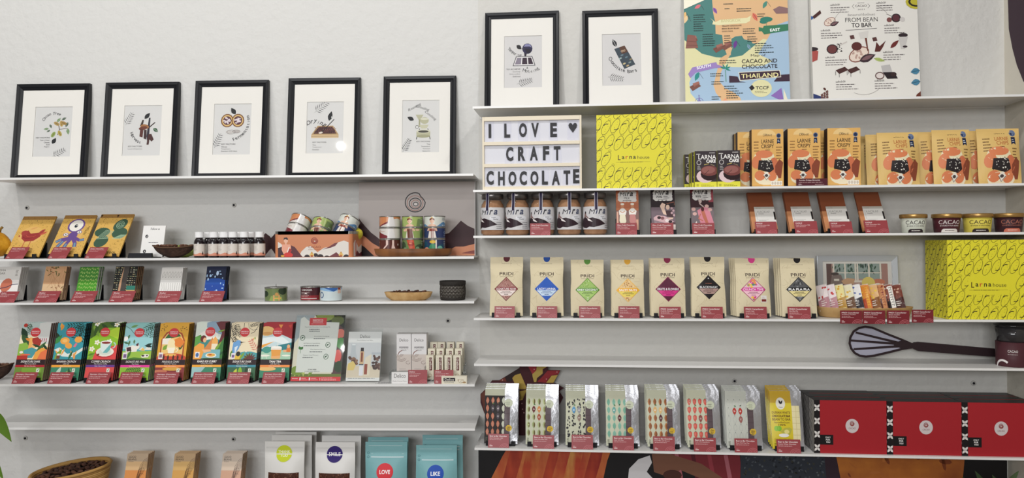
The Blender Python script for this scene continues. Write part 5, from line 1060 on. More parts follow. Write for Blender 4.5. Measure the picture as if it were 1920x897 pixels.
# yellow boxes
M,w,h,u=fit('R2',1119,1259.5,214.5,.185,0); A=podpat(140,137,clear_=(34,62,112,88)); A.rect(34,71,106,98,'E3D936'); larna(A,38,80,62)
m=MB(); m.box(-w/2,0,0,w/2,.13,h,'D6CC34',r=.002,rough=.42); m.art(A,w,h); m.art(podpat(60,137,16),.13,h,xf=Matrix.Translation((-w/2,.065,0))@Matrix.Rotation(-PI/2,4,'Z'),y=-.0)
tag(m.obj('gift_box',M=b.M(u,.185,z+.0003,0,R(-1.5))),'square yellow box with black pod pattern beside the letter board','box')
# small cake boxes
def cakeart():
    A=Art(42,66,'3A3236',rough=.3); A.text('LARNA',24,11,34,8,'F3F0EC',.05); A.text('CAKE',31,18.5,18,6,'F3F0EC',.05); A.lines(3,5,8,1,2,'EDE9E4',1.2); A.lines(28,3,11,1,2,'EDE9E4',1)
    A.ell(8,21,4.5,4.6,'C9C4C2'); A.ell(8,21,3.4,3.4,'3A3236'); A.lines(5,28,7,3,2.6,'C9C4C2',1.1)
    A.rect(0,56,42,66,'E3DE4A'); A.ell(20,46,17,12,'E3C9CC'); A.ell(28,42,17,12,'2E1C1E'); A.ell(28,36,17,9.5,'7A4440'); A.ell(26,34.5,13,6.6,'96605A'); A.line([(27,35),(18,43)],.8,'3A2020'); A.line([(18,25),(27,23)],1,'D9C06A'); A.line([(30,24),(38,27)],.7,'B9A27A')
    A.rect(3,60,7.5,64.5,'B9B43A'); A.lines(12,61.5,26,2,2,'6A6420',.8); return A
CA=cakeart(); first=None
def lbox(sh,xl,xr,yt,v,t,art,side,name,label,cat='box',group=None,r=.0006,yaw=0,up=.0002):
    M,w,h,u=fit(sh,xl,xr,yt,v,0,up=up,yaw=yaw); m=MB(); m.box(-w/2,0,0,w/2,t,h,side,r=r); m.art(art,w,h); return tag(m.obj(name,M=M),label,cat,group)
def drop_copy(o,label,du,dv): return dup(o,label,Matrix.Translation(RB.x*du-RB.n*dv)@o.matrix_world)
c1=lbox('R2',1303,1344,283.5,.185,.026,CA,'C3C238','cake_box','small dark box printed with a brown cake, left of the front pair'); c2=lbox('R2',1345,1388,282,.185,.026,CA,'C3C238','cake_box','small dark box printed with a brown cake, right of the front pair')
drop_copy(c1,'small cake box with yellow-green side, second in line behind the left one',-.006,-.030); drop_copy(c1,'small cake box with yellow-green side, third in line behind the left one',-.008,-.060); drop_copy(c1,'small cake box with yellow-green side, last in line behind the left one',-.022,-.094)
drop_copy(c2,'small cake box hidden directly behind the right front one',0,-.030)
# crispy snack boxes and chip pouches (the cartoon animal of the originals is left out: a heap of chips in warm paper shapes)
def chips(A,x0,y0,s,ring):
    O='D98258'; A.ell(x0+22*s,y0+8*s,19*s,11*s,'E8DDB8'); A.ell(x0+22*s,y0+3*s,16*s,7*s,O); A.ell(x0+8*s,y0+17*s,9*s,12*s,O,15); A.ell(x0+40*s,y0+22*s,8*s,13*s,'CF7450'); A.poly([(x0+42*s,y0+46*s),(x0+42*s,y0+24*s),(x0+50*s,y0+12*s),(x0+57*s,y0+18*s),(x0+53*s,y0+46*s)],'8A4632')
    A.ell(x0+26*s,y0+46*s,22*s,12*s,'EFE3C4'); A.ell(x0+14*s,y0+41*s,10*s,9*s,O); A.ell(x0+36*s,y0+42*s,9*s,9*s,O)
    A.poly([(x0+12*s,y0+14*s),(x0+36*s,y0+14*s),(x0+40*s,y0+30*s),(x0+32*s,y0+36*s),(x0+10*s,y0+30*s)],'2A2426'); rg=random.Random(3)
    for i in range(34):
        x,y=x0+rg.uniform(12,38)*s,y0+rg.uniform(13,32)*s; an=rg.uniform(0,6); q=rg.uniform(1.2,3.2)*s; A.poly([(x,y),(x+q*math.cos(an),y+q*math.sin(an)),(x+q*.8*math.cos(an+1.2),y+q*.8*math.sin(an+1.2))],['F1ECE2','FAF6EC','1C181A'][i%3],True)
    A.poly([(x0+20*s,y0+40*s),(x0+27*s,y0+34*s),(x0+33*s,y0+41*s),(x0+26*s,y0+50*s)],'EDE6DA'); A.line([(x0+21*s,y0+41*s),(x0+26*s,y0+49*s),(x0+32*s,y0+41*s)],1*s,'2A2426'); A.ell(x0+26*s,y0+41*s,3*s,2.6*s,'4A4446')
def badge(A,x,y,s):
    A.ell(x,y,4.4*s,4.4*s,'6A7A9A',0,18); A.ell(x,y,3.2*s,3.2*s,'26304E'); A.poly([(x-3*s,y+5*s),(x+3*s,y+5*s),(x+3.4*s,y+15*s),(x,y+13*s),(x-3.4*s,y+15*s)],'222C48'); A.lines(x-2*s,y+8*s,4*s,2,2.4*s,'DDE3EE',.9*s)
def crispy():
    A=Art(60,104,'E2B268',rough=.4); A.ell(28,12,18,12,'EBC88A'); A.rect(0,11,60,30,'E2B268'); A.text('LARN\u00b7E',30,11,17,3.6,'33241E',.02); A.lines(22,8.4,7,1,1,'33241E',.7); A.text('LARNIE',30,22,24,7,'3A2620',.015); A.text('CRISPY',30,31,24,7,'3A2620',.015); badge(A,51,12,1)
    A.lines(4,22,11,4,5.4,'8A6238',2); A.lines(46,32,12,5,5,'8A6238',2); A.lines(26,37,9,1,2,'5A4028',1.2); chips(A,1,42,1.02,0); A.rect(36,94,57,102,'F3EDE0')
    for i in range(4): A.ell(39+i*5,98,2,3,'CFC4B4')
    A.rect(0,102,20,104,'C99A54'); return A
CRSP=crispy(); g='tall crispy snack boxes'
k1=lbox('R2',1410,1469.5,242.5,.18,.035,CRSP,'3A2420','snack_box','tall amber crispy snack box, leftmost of the three in front',group=g)
k2=lbox('R2',1477.5,1539,241,.18,.035,CRSP,'3A2420','snack_box','tall amber crispy snack box, middle one with the maroon card',group=g)
k3=lbox('R2',1552,1614,240,.18,.035,CRSP,'3A2420','snack_box','tall amber crispy snack box, rightmost of the three in front',group=g)
drop_copy(k1,'amber crispy box standing behind the leftmost front box',-.036,-.055); drop_copy(k1,'amber crispy box farthest back behind the leftmost front box',-.038,-.096)
drop_copy(k2,'amber crispy box standing behind the middle front box',.004,-.04); drop_copy(k3,'amber crispy box standing behind the rightmost front box',-.012,-.055)
M,w,h,u=fit('R2',1493,1551.5,335,.199,0); m=MB(); m.box(-w/2,0,0,w/2,.001,h,'54222C'); A=Art(60,12,'54222C'); A.text('Larnie Crispy Brownie',26,3,40,2.6,'EBD8D4',.02); A.lines(5,6,46,1,2,'C9A8A4',.8); A.text('159.-',8,9.6,7,2.4,'EBD8D4',.01); A.lines(36,9.2,18,1,2,'C9A8A4',.8); m.art(A,w,h); tag(m.obj('price_card',M=M),'dark maroon price card at the foot of the middle crispy box','price card')
def chipart():
    A=Art(80,98,'DDBA74',rough=.45); A.text('LARN\u00b7E',42,8,20,4,'33241E',.02); A.lines(33,4.5,9,1,1,'33241E',.7); A.text('LARNIE',43,19,26,7,'B5683C',.01); A.text('CHIPS',44,27,23,7,'B5683C',.01); badge(A,66,9,1.4)
    A.lines(9,18,16,5,5.4,'7A5A34',2.2,seed=4); A.lines(62,36,12,4,5.4,'7A5A34',2.2,seed=6); A.lines(38,33,9,1,2,'5A4028',1.2); chips(A,10,38,1.16,0); return A
CHA=chipart()
for i,(xl,xr,yt,dx,nm) in enumerate(((1647,1724.5,249,None,'leftmost'),(1750.5,1822,244,None,'middle'),(1835,1915,242,None,'rightmost'))):
    M,w,h,u=fit('R2',xl,xr,yt,.172,R(5),up=.0012); o,f=pouch(M,w,h,.02,'DDBA74','kraft chips pouch printed with a heap of chips, %s of the three in front'%nm,'pouch',CHA,'kraft chips pouches',name='snack_pouch',seed=i+20,seal=.06,rough=.5,bot=0,nx=16,nz=22)
    for q,(du,dv) in enumerate(([(-.022,-.042),(-.030,-.08)],[(-.034,-.042),(-.03,-.08)],[(-.026,-.042)])[i]): dup(o,'kraft chips pouch standing %s the %s front pouch'%(['just behind','farther behind'][q],nm),Matrix.Translation(RB.x*du-RB.n*dv)@M)
# ================================================================ right bank, third shelf
b,z=SH['R3']
def jar(px,v,rot,label,r=.0425,h=.150):
    o=thing('glass_jar',label,'jar',b.M(b.u(px,z,v),v,z,0,R(rot)),'cocoa powder jars')
    if not JAR:
        m=MB(); m.lathe([(r*.8,.0005),(r*.95,.004),(r,.012),(r,.098),(r*.95,.112),(r*.78,.124),(r*.74,.128),(r*.74,.136)],clear('jar_glass',(.93,.93,.92,1)),40); JAR.append(('glass_body',m.mesh('glass_body')))
        m=MB(); m.lathe([(r*.78,.002),(r*.965,.010),(r*.965,.098),(r*.9,.112),(r*.74,.122),(r*.70,.126),(.0001,.127)],'B98E6C',36,rough=.8,mix='A87C5C',mscale=60); JAR.append(('cocoa_powder',m.mesh('cocoa_powder')))
        m=MB(); m.lathe([(r*.86,.130),(r*.92,.131),(r*.92,.146),(r*.89,.149),(r*.84,.1495),(r*.8,.1485),(.0001,.1485)],'6E6A68',40,rough=.28,metal=.8); JAR.append(('lid',m.mesh('lid')))
        A=Art(80,42,'CFCDCE',rough=.4); A.poly([(6,34),(10,24),(18,18),(24,22),(34,20),(46,24),(58,32),(50,34),(44,36),(36,38),(28,37),(22,40),(12,38)],'33242A'); A.poly([(16,22),(18,12),(21,10),(22,16),(28,22),(24,21),(20,19)],'8A6E6A'); A.ell(20,11,1.6,2.4,'2A2022'); A.poly([(22,20),(30,24),(34,28),(26,26)],'EDE6E4')
        for i,(ch,x) in enumerate((('M',33),('i',41),('r',47),('a',55))): A.text(ch,x,9,[9,2,4.5,6.5][i],9,['26242E','3A4060','26242E','4A5068'][i],.03,.25)
        A.ell(54,20,10,5,'DDDDE2'); A.text('Cocoa',51,18.4,7,2.4,INK,.01); A.text('Powder',55,22,9,2.4,INK,.01); A.lines(56,28,12,4,3.4,'4A484E',.9); A.lines(2,38,12,1,2,'F3F0F0',2)
        m=MB(); mp=cylmap(r+.0006); m.grid(PI*r*1.25,.080,mp,22,1,'CFCDCE',z=.020,rough=.4); m.art(A,PI*r*1.25,.080,mp=mp,nx=22,nz=0,z=.020); JAR.append(('label',m.mesh('label')))
        m=MB(); q=r*.93; pth=[(0,-r-.0012,.088),(0,-r-.0012,.100),(0,-r*.97,.112),(0,-q-.001,.128),(0,-q-.001,.147),(0,-q*.9,.1505),(0,0,.1505)]
        for wd,c,off in ((.0062,'C9C4CC',0),(.0044,'2A2440',.0004)):
            v=[]; [v.extend([(-wd,y-off,zz+off),(wd,y-off,zz+off)]) for _,y,zz in pth]; m.add(v,[(2*i,2*i+1,2*i+3,2*i+2) for i in range(len(pth)-1)],c,True)
        JAR.append(('seal_strip',m.mesh('seal_strip')))
    for n_,me in JAR: link(n_,me,o)
JAR=[]
for i,(px,rot) in enumerate(((924,-20),(970.5,-16),(1017,-4),(1067.5,2),(1116,4))): jar(px,.140,rot,'cocoa powder glass jar with silver lid, %s from the left'%['first','second','third','fourth','fifth'][i])
card('R3',994,1032,419,'Mina Craft Chocolate','Cocoa Powder','red price card leaning on the third cocoa powder jar',n=1,lean=8,v=.196)
def cloud(A,w,l2,l3):
    for x in (10,17,24,31,35): A.ell(x,4,4.4,3,'D9D6D2'); A.ell(x,18,4.4,3,'D9D6D2')
    for y in (7,12,16): A.ell(6.5,y,3,3,'D9D6D2'); A.ell(36,y,3,3,'D9D6D2')
    A.rect(6,3,37,19,'D9D6D2')
    for i,(ch,x) in enumerate((('M',12),('i',18.5),('r',23.5),('a',30))): A.text(ch,x,7,[8,1.6,4,6][i],6.8,'1E1A1E',.03,.25)
    A.text(l2,15 if l3 else 21,14,11,4,'1E1A1E',.02)
    if l3: A.lines(23,12.6,11,2,3,'1E1A1E',1.1)
    A.lines(13,18,17,1,2,'3A3438',.8)
S='E8C8B4'
def m1():
    A=Art(43,76,'B56C4C'); [A.line([(0,y),(43,y+1)],.7,'D08A62') for y in (18,20,32,34)]; A.rect(0,36,43,76,'8A6A64'); A.rect(1,38,4,76,'E0B09A'); cloud(A,0,'MILK',None)
    for x,c in ((12,'EDE6CC'),(31,'C98A86')):
        A.ell(x,28,3,4.2,'C98A64'); A.ell(x,24.5,3.6,1.8,'EDE9DC'); A.poly([(x-7,36),(x-2,32),(x+3,32),(x+8,37),(x+6,44),(x-6,44)],'F0ECE4'); A.poly([(x-5,43),(x+5,43),(x+7,55),(x+4,62),(x-3,62),(x-6,54)],c); A.line([(x-5,37),(x,40),(x+5,37)],1.2,'C98A64')
    A.rect(38,52,42,76,'D9A88E'); return A
def m2():
    A=Art(43,76,'2A1E22'); cloud(A,0,'70%','Dark'); A.line([(28,26),(42,23),(42,28)],.8,'B5705A'); A.rect(0,32,43,76,'7A6A72'); A.poly([(16,30),(20,24),(26,27),(24,34),(28,46),(22,44)],S); A.ell(30,32,3.4,4.4,S); A.poly([(26,38),(38,38),(40,50),(28,48)],'4A3438'); A.poly([(28,50),(40,50),(38,53),(27,52)],S)
    A.poly([(4,50),(10,46),(24,47),(42,58),(42,64),(20,58),(5,56)],'D9B4B8'); [A.ell(x,y,3.4,2.6,c) for x,y,c in ((14,50,'3A2A2E'),(20,51,'8A5A5E'),(28,55,'F0E3E0'),(34,57,'3A2A2E'),(40,60,'5A4A4E'))]; A.poly([(5,54),(20,58),(40,64),(42,76),(5,76)],'94848A'); [A.line([(x,56+x*.2),(x,76)],.5,'D9C4C8') for x in (8,14,20,26,32)]; A.rect(38,62,43,76,'EDDDD6'); [A.ell(37+x,34+y,2,2,'C9A8AC') for x,y in ((0,0),(3,4),(0,8),(4,12))]; return A
def m3():
    A=Art(43,76,'3A2026'); A.rect(0,0,43,8,'7A2E38'); A.rect(34,0,43,24,'9A4650'); cloud(A,0,'90%','Dark'); A.rect(0,33,43,76,'7A6E72'); A.poly([(12,38),(24,32),(34,34),(43,62),(43,76),(22,76),(16,56)],'D98A9A'); A.poly([(19,40),(24,36),(27,44),(33,62),(30,66),(26,58),(22,50)],'C0705A'); A.line([(18,44),(14,52),(22,56)],2,'C0705A'); A.ell(22,36,3,4,'5A2A2C'); A.ell(18,22,3,4,'C9B4AE'); A.line([(16,26),(24,32)],2,'C9B4AE'); [A.ell(x,y,4,3,'D9B0A8') for x,y in ((7,44),(36,37),(5,36),(30,31))]; A.poly([(6,62),(10,56),(12,66),(4,68)],'EDE3DC'); return A
for xl,xr,yt,Af,side,nm,cx0,cx1 in ((1156,1198.5,357.5,m1(),'8A4A34','terracotta bar showing two people in white shirts',1155,1194.5),(1222,1267,354.5,m2(),'1E1618','black bar marked 70% showing a market stall',1221,1263),(1297,1340,353.5,m3(),'2E181C','maroon bar marked 90% with pink cloth',1298.5,1340)):
    stack('R3',xl,xr,yt,Af,side,nm,n=1,lean=11,t=.011,sw=1.05,dx=0)
    card('R3',cx0,cx1,418.5,'Mina Craft Chocolate','Dark Chocolate 70%' if '70' in nm else ('Dark Chocolate 90%' if '90' in nm else 'Milk Chocolate'),'red price card in front of the '+nm,n=1,lean=10,v=.197)
def kao(w,h,t,M):
    o=thing('chocolate_bar','x','chocolate bar',M); m=MB(); m.box(-w/2,0,0,w/2,t,h,'82492F',r=.0008,rough=.5); m.box(-w/2-.0004,-.0004,0,w/2+.0004,t+.0002,h*.5,'C98A5E',rough=.5); m.obj('wrapper',o)
    A=Art(38,34,'E3E1DC'); A.rect(0,0,38,5,'B9B5AC'); A.text('chocolate',8,3,9,1.4,'5A5650',0); A.text('KAOKAF',17,11,23,5,'8A8884',-.012); A.lines(7,15,10,1,2,'5A5854',.8); A.line([(3,8),(3,28)],.3,'8A8884'); A.line([(3,28),(24,28)],.3,'8A8884'); A.lines(6,30,14,1,2,'6A6864',.7); A.rect(35,11,38,28,'1C1A1C')
    m=MB(); m.art(A,w*.82,h*.40,x=w*.09,y=-.0006,z=h*.22); m.obj('paper_label',o); return o
for i,(xl,xr,yt,n,nm) in enumerate(((1412,1459,361,2,'first'),(1482,1530,360.5,2,'second'),(1549,1597,360.5,2,'third'),(1619,1666,360.5,1,'fourth'))):
    stack('R3',xl,xr,yt,None,None,'brown wrapped bar with white label, %s position from the left'%nm,n=n,lean=32,t=.008,gap=.002,mk=kao)
for x0,x1,yt,nm in ((1417.5,1458,415.8,'first'),(1491.5,1534.5,415,'second'),(1558,1600,415.5,'third'),(1623,1667.5,413.5,'fourth')): card('R3',x0,x1,yt,'KAOKAF','Dark Chocolate 70%','red price card in front of the %s brown wrapped bar'%nm,n=1,lean=24)
for px,c,tc,lc,nm,w_ in ((1712.5,'CDD0C2','33262A','2A1E22','white ice cream cup with gold lid',51),(1774.7,'4A2028','E9DEDA','DDD6D0','maroon ice cream cup with white lettering and gold lid',55),(1832.5,'D9C956','33262A','2A1E22','yellow ice cream cup with gold lid',57),(1891,'3A1E26','B5705E','C9705A','dark maroon ice cream cup with copper lettering and gold lid',56)):
    v=.150; uu=b.u(px,z,v); r=(b.u(px+w_/2,z,v)-b.u(px-w_/2,z,v))/2*.97; o=thing('ice_cream_cup',nm,'cup',b.M(uu,v,z,0,R(-10))); r0,r1=r*.82,r*.92
    m=MB(); m.lathe([(r0*.9,.004),(r0*.93,0),(r0,.001),(r1,.052)],c,40,rough=.45); m.obj('body',o); m=MB(); m.lathe([(r*.985,.05),(r,.051),(r,.0605),(r*.985,.063),(r*.93,.0637),(.0001,.0632)],'A8844E',44,rough=.3,metal=.65); m.obj('lid',o)
    A=Art(100,50,noclip=True); A.text('CACAO',50,16,54,13,tc,-.005); A.text('EVERYWHERE',50,28,48,4,tc,0); A.poly([(28,50),(30,42),(34,38),(66,38),(70,42),(72,50)],lc); A.lines(38,43,24,1,2,'EDE6E0' if lc!='DDD6D0' else '5A4A44',1.6)
    m=MB(); mp=cylmap(r0+.0004,r1+.0004,.052); m.art(A,PI*r0,.05,mp=mp,nx=24,nz=6,z=.001,rough=.45); m.obj('lettering',o)
# ================================================================ right bank, fourth shelf
b,z=SH['R4']
CR2='DCCFAE'
def pridi_art(circ,seed,hl=0):
    A=Art(100,180,CR2,rough=.6); rg=random.Random(seed)
    for i in range(34):
        x,y=rg.uniform(0,100),rg.uniform(0,180); a_=rg.uniform(0,6); p=[(x,y)]
        for k in range(3): a_+=rg.uniform(-1,1); p.append((p[-1][0]+7*math.cos(a_),p[-1][1]+7*math.sin(a_)))
        A.line(p,.45,'B09C78',same=True)
    A.line([(2,36),(98,36)],.5,'B9AA86'); A.line([(2,39),(98,39)],.4,'B9AA86'); A.ell(50,3,10,12,circ,0,20); A.text('COCOA PRODUCER',50,20,32,2,'6A5A44',0)
    A.text('PRIDI',50,52,42,10,'3A2A26',.01); A.text('CACAOFEVIER',50,61,40,3,'6A5A48',0); return A
def diamond(top,mid,low,txt,tc,border,pat=None,lt='5A3A34'):
    A=Art(100,100,noclip=True,rough=.4); A.poly([(50,0),(100,50),(50,100),(0,50)],border); q=3.2
    D=lambda y0,y1,c:A.poly([p for p in ([(50-min(y0,100-y0)+(q if 1 else 0),y0),(50+min(y0,100-y0)-q,y0)]+([(100-q,50)] if y0<50<y1 else [])+[(50+min(y1,100-y1)-q,y1),(50-min(y1,100-y1)+q,y1)]+([(q,50)] if y0<50<y1 else []))],c)
    D(q+1,42,top); D(42,56,mid); D(56,78,low); D(78,100-q-1,top)
    rg=random.Random(hash(txt)%7 if False else len(txt))
    if pat:
        for i in range(26):
            y=rg.uniform(10,40) if i%4 else rg.uniform(80,90); hw=min(y,100-y)-8; x=50+rg.uniform(-hw,hw)
            A.ell(x,y,pat[1],pat[1]*.6,pat[0][i%len(pat[0])],rg.uniform(0,180),7,True)
    A.text(txt,50,50,min(84,len(txt)*7.4),9,tc,.03); A.lines(50,60,50,2,5,lt,2,al='c',seed=2); A.lines(50,71,24,1,5,lt,2.4,al='c',seed=3); return A
PR=[(918.5,980,482.7,2,'5A1E28',diamond('A8786E','8A3038','F0E0DA','SIGNATURE NOIR','F3E9E3','6A2028',(['8A4A44','D9B4A8','6A2A2A'],2.2)),'dark red diamond label',(927,965)),
(994,1056.5,483,2,'1F4A9A',diamond('2A5AB8','2A5AB8','C9DDF0','LADY LANNA','FFFFFF','3A66C0',None,'3A5A9A'),'blue diamond label',(1006.6,1044.7)),
(1071,1133,488,3,'5A8A3A',diamond('9FC06A','6A9A3E','A9CC6E','KINKY COCONUT','FFFFFF','5A8A34',(['C9DDA8','7FA84A'],3),'3A5A24'),'green diamond label',(1086,1125.8)),
(1147.4,1208.5,488,3,'D9A23A',diamond('E8C48A','EDB03A','EBD45A','SALTY NUTS','FFFFFF','EDB84A',(['C08A4A','F3DCA8','A8703A'],3.6),'6A5A24'),'orange and yellow diamond label',(1159.8,1199.3)),
(1221,1286,485,3,'8A2A4A',diamond('5A1E38','6A1E40','D93A8A','FRUITS & FLOWERS','FFFFFF','8A2A50',None,'8A1A5A'),'plum and pink diamond label',(1236.3,1277)),
(1298,1361.5,482.5,2,'1E181A',diamond('1E181A','1E181A','B09088','BLACKMAGIC','FFFFFF','1E181A',None,'3A2A2A'),'black diamond label with pinkish band',(1315,1355.8)),
(1381,1445.5,485,4,'D9408A',diamond('E8C0D0','D93A9A','F3C4D0','CRUNCH TIME','FFFFFF','A83A6A',(['F0A84A','4A8A7A','E8806A','F3D04A','D94A8A'],6),'8A3A5A'),'bright pink fruity diamond label',(1395.7,1438.5)),
(1466.5,1532.5,485,4,'1E1A1C',diamond('5A5A5C','1C1A1C','E8D898','PLA PLA PLA','FFFFFF','1C1A1C',(['8A8A8C','3A3A3C'],4),'3A3428'),'black diamond label with grey discs',(1477.7,1520.5))]
for i,(xl,xr,yt,n,cc,dm,nm,(c0,c1)) in enumerate(PR):
    v=.165; lean=R(9); M,w,h,u=fit('R4',xl,xr,yt,v,lean,up=.0045); desc='cream paper pouch with a '+nm
    first=None; hz=.0172
    for k in range(n):
        lab=desc+(', front of its row' if k==0 else ', %s from the front'%ORD[k]); Mk=b.M(u-(.003*k if i>5 else .001*k),v-k*hz,z+.0045,lean)
        if k==0:
            o,f=pouch(Mk,w,h,.011,CR2,lab,'pouch',pridi_art(cc,i),None,name='chocolate_pouch',pinch=.035,seed=i+3,seal=.2,rough=.6,bump=.3,bscale=26,nx=14,nz=22); s=w*.74
            sticker(o,f,dm,0,h*(.245 if i!=5 else .28),s,s,'diamond_label',8,8,rough=.4)
            if i==5: 
                Aq=Art(40,30,noclip=True); Aq.text('HARO',20,8,16,6,'C9504A',.01); Aq.lines(8,15,24,1,2,'B9705A',1.6); Aq.text('&',20,-8,5,6,'FFFFFF',.02); sticker(o,f,Aq,0,h*.50,s*.45,s*.26,'name_print',4,4)
            if i==6: Aq=Art(20,20,noclip=True); Aq.rect(0,0,20,20,'E9E3DC'); Aq.rect(2,11,18,18,'7A2A24'); Aq.lines(3,4,12,2,3,'9A8A84',1); sticker(o,f,Aq,w*.30,h*.24,w*.17,w*.2,'small_sticker',4,4)
            o0=o
        else: dup(o0,lab,Mk)
    stand('R4',u,w*.86,v+.007,lean,n*hz+.002+.007,.05,'black plastic stand holding the pouch with a '+nm)
    card('R4',c0,c1,574.5+ (0 if i<4 else 1.2),'PRIDI Cacaofevier',['Signature Noir','Lady Lanna','Kinky Coconut','Salty Nuts','Fruits & Flowers','Black Magic','Crunch Time','Pla Pla Pla'][i],'red price card under the pouch with a '+nm,n=2,lean=10,v=.1985)
# silver framed picture
A=Art(118,85,'6A4A44'); A.rect(10,0,118,60,'B5948A'); A.rect(14,0,106,30,'8FA09A'); rg=random.Random(6)
for i in range(40): A.leaf(rg.uniform(14,106),rg.uniform(-4,14),9,3.4,rg.uniform(60,130),['2F5040','3F6450','26403A'][i%3])
for x in (14,36,56,60,82,104): A.rect(x-1.5,0,x+1.5,36,'E3DCCE')
A.rect(14,17,106,19,'E3DCCE'); A.rect(14,33,106,37,'E3DCCE'); A.rect(0,0,10,85,'5A3E3A'); A.rect(106,0,118,60,'A87E74')
A.poly([(6,44),(10,24),(14,20),(28,22),(32,34),(34,44)],'7A6A64'); A.rect(14,30,24,34,'E3DCCE'); A.ell(16,20,8,3,'3A2A28'); A.rect(0,44,118,85,'6A4C44'); A.rect(4,52,50,60,'B98A7A'); A.rect(4,64,44,72,'B98A7A')
A.poly([(28,34),(40,28),(54,30),(52,40),(32,40)],'C9A07A'); A.ell(100,36,12,6,'C9785A'); A.ell(98,44,8,6,'EDE0D0'); A.ell(56,66,22,10,'E0C85A'); A.ell(82,60,20,14,'241C1C'); A.ell(82,66,26,8,'33282A'); A.rect(96,54,116,74,'8FA9B8'); A.ell(40,66,12,5,'B9A24A'); A.ell(80,38,13,12,'E3CE6A'); A.rect(70,44,92,52,'3A2A2A')
M,w,h,u=fit('R4',1535.5,1688.5,479.5,.045,R(5),up=.002); o=thing('picture_frame','silver framed kitchen picture standing behind the snack bar tray','picture frame',M)
m=MB(); q=.02; ringframe(m,w,h,[(.001,.016),(0,.012),(0,.001),(.002,0),(q,.0025),(q,.01)],'BDC1C6',rough=.35,metal=.35); m.box(-w/2+.003,.011,.003,w/2-.003,.015,h-.003,'7A746C'); m.obj('frame',o)
m=MB(); m.box(-w/2+q-.001,.0085,q-.001,w/2-q+.001,.0105,h-q+.001,'DEDBD4'); m.obj('mat_board',o); m=MB(); m.art(A,w-.068,h-.055,y=.0085,x=0,z=.026); m.obj('print',o); m=MB(); m.box(-w/2+q-.001,.0050,q,w/2-q+.001,.0055,h-q,clear('pane_glass')); m.obj('glazing',o)
# wooden oval tray of snack bars
uL,uR=b.u(1531,z,.12),b.u(1712,z,.12); u=(uL+uR)/2; rx=(uR-uL)/2; m=MB(); m.lathe([(.0001,0),(rx*.86,0),(rx*.93,.003),(rx*.995,.034),(rx,.036),(rx*.985,.036),(rx*.92,.006),(.0001,.006)],'C9A672',48,ey=.46,rough=.55,mix='B58E5A',mscale=20); tag(m.obj('wooden_tray',M=b.M(u,.115,z)),'oval pale wooden tray full of leaning snack bars','tray')
SB=[(1556,'E6D9D8','C0504E','B5828A','white wrapped snack bar with red berries, leftmost'),(1571,'E9DDDF','C94A4A','B5828A','white wrapped snack bar with red berries, second from left'),(1587,'E8DC9A','D9A23A','B58A3A','yellow banana snack bar'),(1604,'E6DFC0','E0B44A','6A4A34','pale cream and yellow snack bar'),(1619,'E9E7E6','5A6AA8','2E2A34','white and blue snack bar with a dark edge'),(1635,'D98A3A','F0C04A','B54A2A','orange snack bar with yellow lettering'),(1651,'DDB078','E8C04A','8A5A34','tan snack bar with small orange spots'),(1664,'C98A5A','8A3A34','5A2A24','brown snack bar with red lettering'),(1680,'8A4A3C','F0EAE2','2A1E1E','brown snack bar with a black and white band'),(1696,'7A4034','C9A08A','4A2420','dark brown snack bar at the right end')]
for i,(px,c,c2,c3,nm) in enumerate(SB):
    uu=b.u(px,z,.12); w,h=.036,.098; A=Art(30,80,c,rough=.3); A.rect(0,0,30,3,'CFC8C0'); A.rect(0,76,30,80,'CFC8C0'); rg=random.Random(i+40); A.poly([(0,50),(30,40),(30,76),(0,76)],c3)
    for k in range(5): A.ell(rg.uniform(4,26),rg.uniform(6,44),rg.uniform(2,4.4),rg.uniform(2,4),c2,rg.uniform(0,90),10)
    if i in(5,7,8):
        A.rect(17,6,28,74,'F0EAE2' if i==8 else c)
        for k in range(8): A.line([(18.5,12+k*7.6),(26,10+k*7.6),(24,15+k*7.6)],1.8,INK if i==8 else c2)
    else: A.lines(8,52,16,3,6,'EDE6DE',2.4,seed=i)
    M=b.M(uu-.02,.138,z+.024,R(26),R(-34),R(-16)); o,f=pouch(M,w,h,.0035,c,nm,'snack bar',A,name='snack_bar',seed=i,seal=.08,rough=.3,nx=6,nz=12,bot=.06)
def hangcard(x0,x1,y0,y1,sub,label):
    v=.2035; uL,zt=b.uz(x0,y0,v); uR,zb=b.uz(x1,y1,v); w,h=uR-uL,zt-zb; m=MB(); m.box(-w/2,-.001,0,w/2,0,h,'7A2830'); m.art(card_art('PRIDI Cacaofevier',sub,2,44,44*h/w,'7A2830'),w,h,y=-.001); tag(m.obj('price_card',M=b.M((uL+uR)/2,v,zb)),label,'price card')
hangcard(1575,1616.3,582.5,607.5,'Strawberry Snackbar','dark red card on the shelf edge, leftmost of the four under the snack tray'); hangcard(1617.0,1659.5,582.5,608,'Raspberry Snackbar','dark red card on the shelf edge, second from left under the snack tray'); hangcard(1663,1705,582.5,608,'Banana Snackbar','dark red card on the shelf edge, third from left under the snack tray'); hangcard(1709.5,1750,581,605.5,'Tiramisu Snackbar','dark red card on the shelf edge beside the big yellow box')
# big yellow box
M,w,h,u=fit('R4',1774.6,2000,450,.185,0); A=podpat(226,148,clear_=(40,60,124,92)); A.rect(40,68,118,102,'E3D936'); larna(A,43,84,70)
h_=h; dd=.155; m=MB(); m.box(-w/2,0,0,w/2,dd,h,'CFC433',r=.003,rough=.42); m.art(A,w,h); m.art(podpat(90,148,17),dd,h,xf=Matrix.Translation((-w/2,dd/2,0))@Matrix.Rotation(-PI/2,4,'Z'))
tag(m.obj('gift_box',M=b.M(u,.192,z+.0003,0,0)),'big yellow box with black pod pattern at the right end','box')
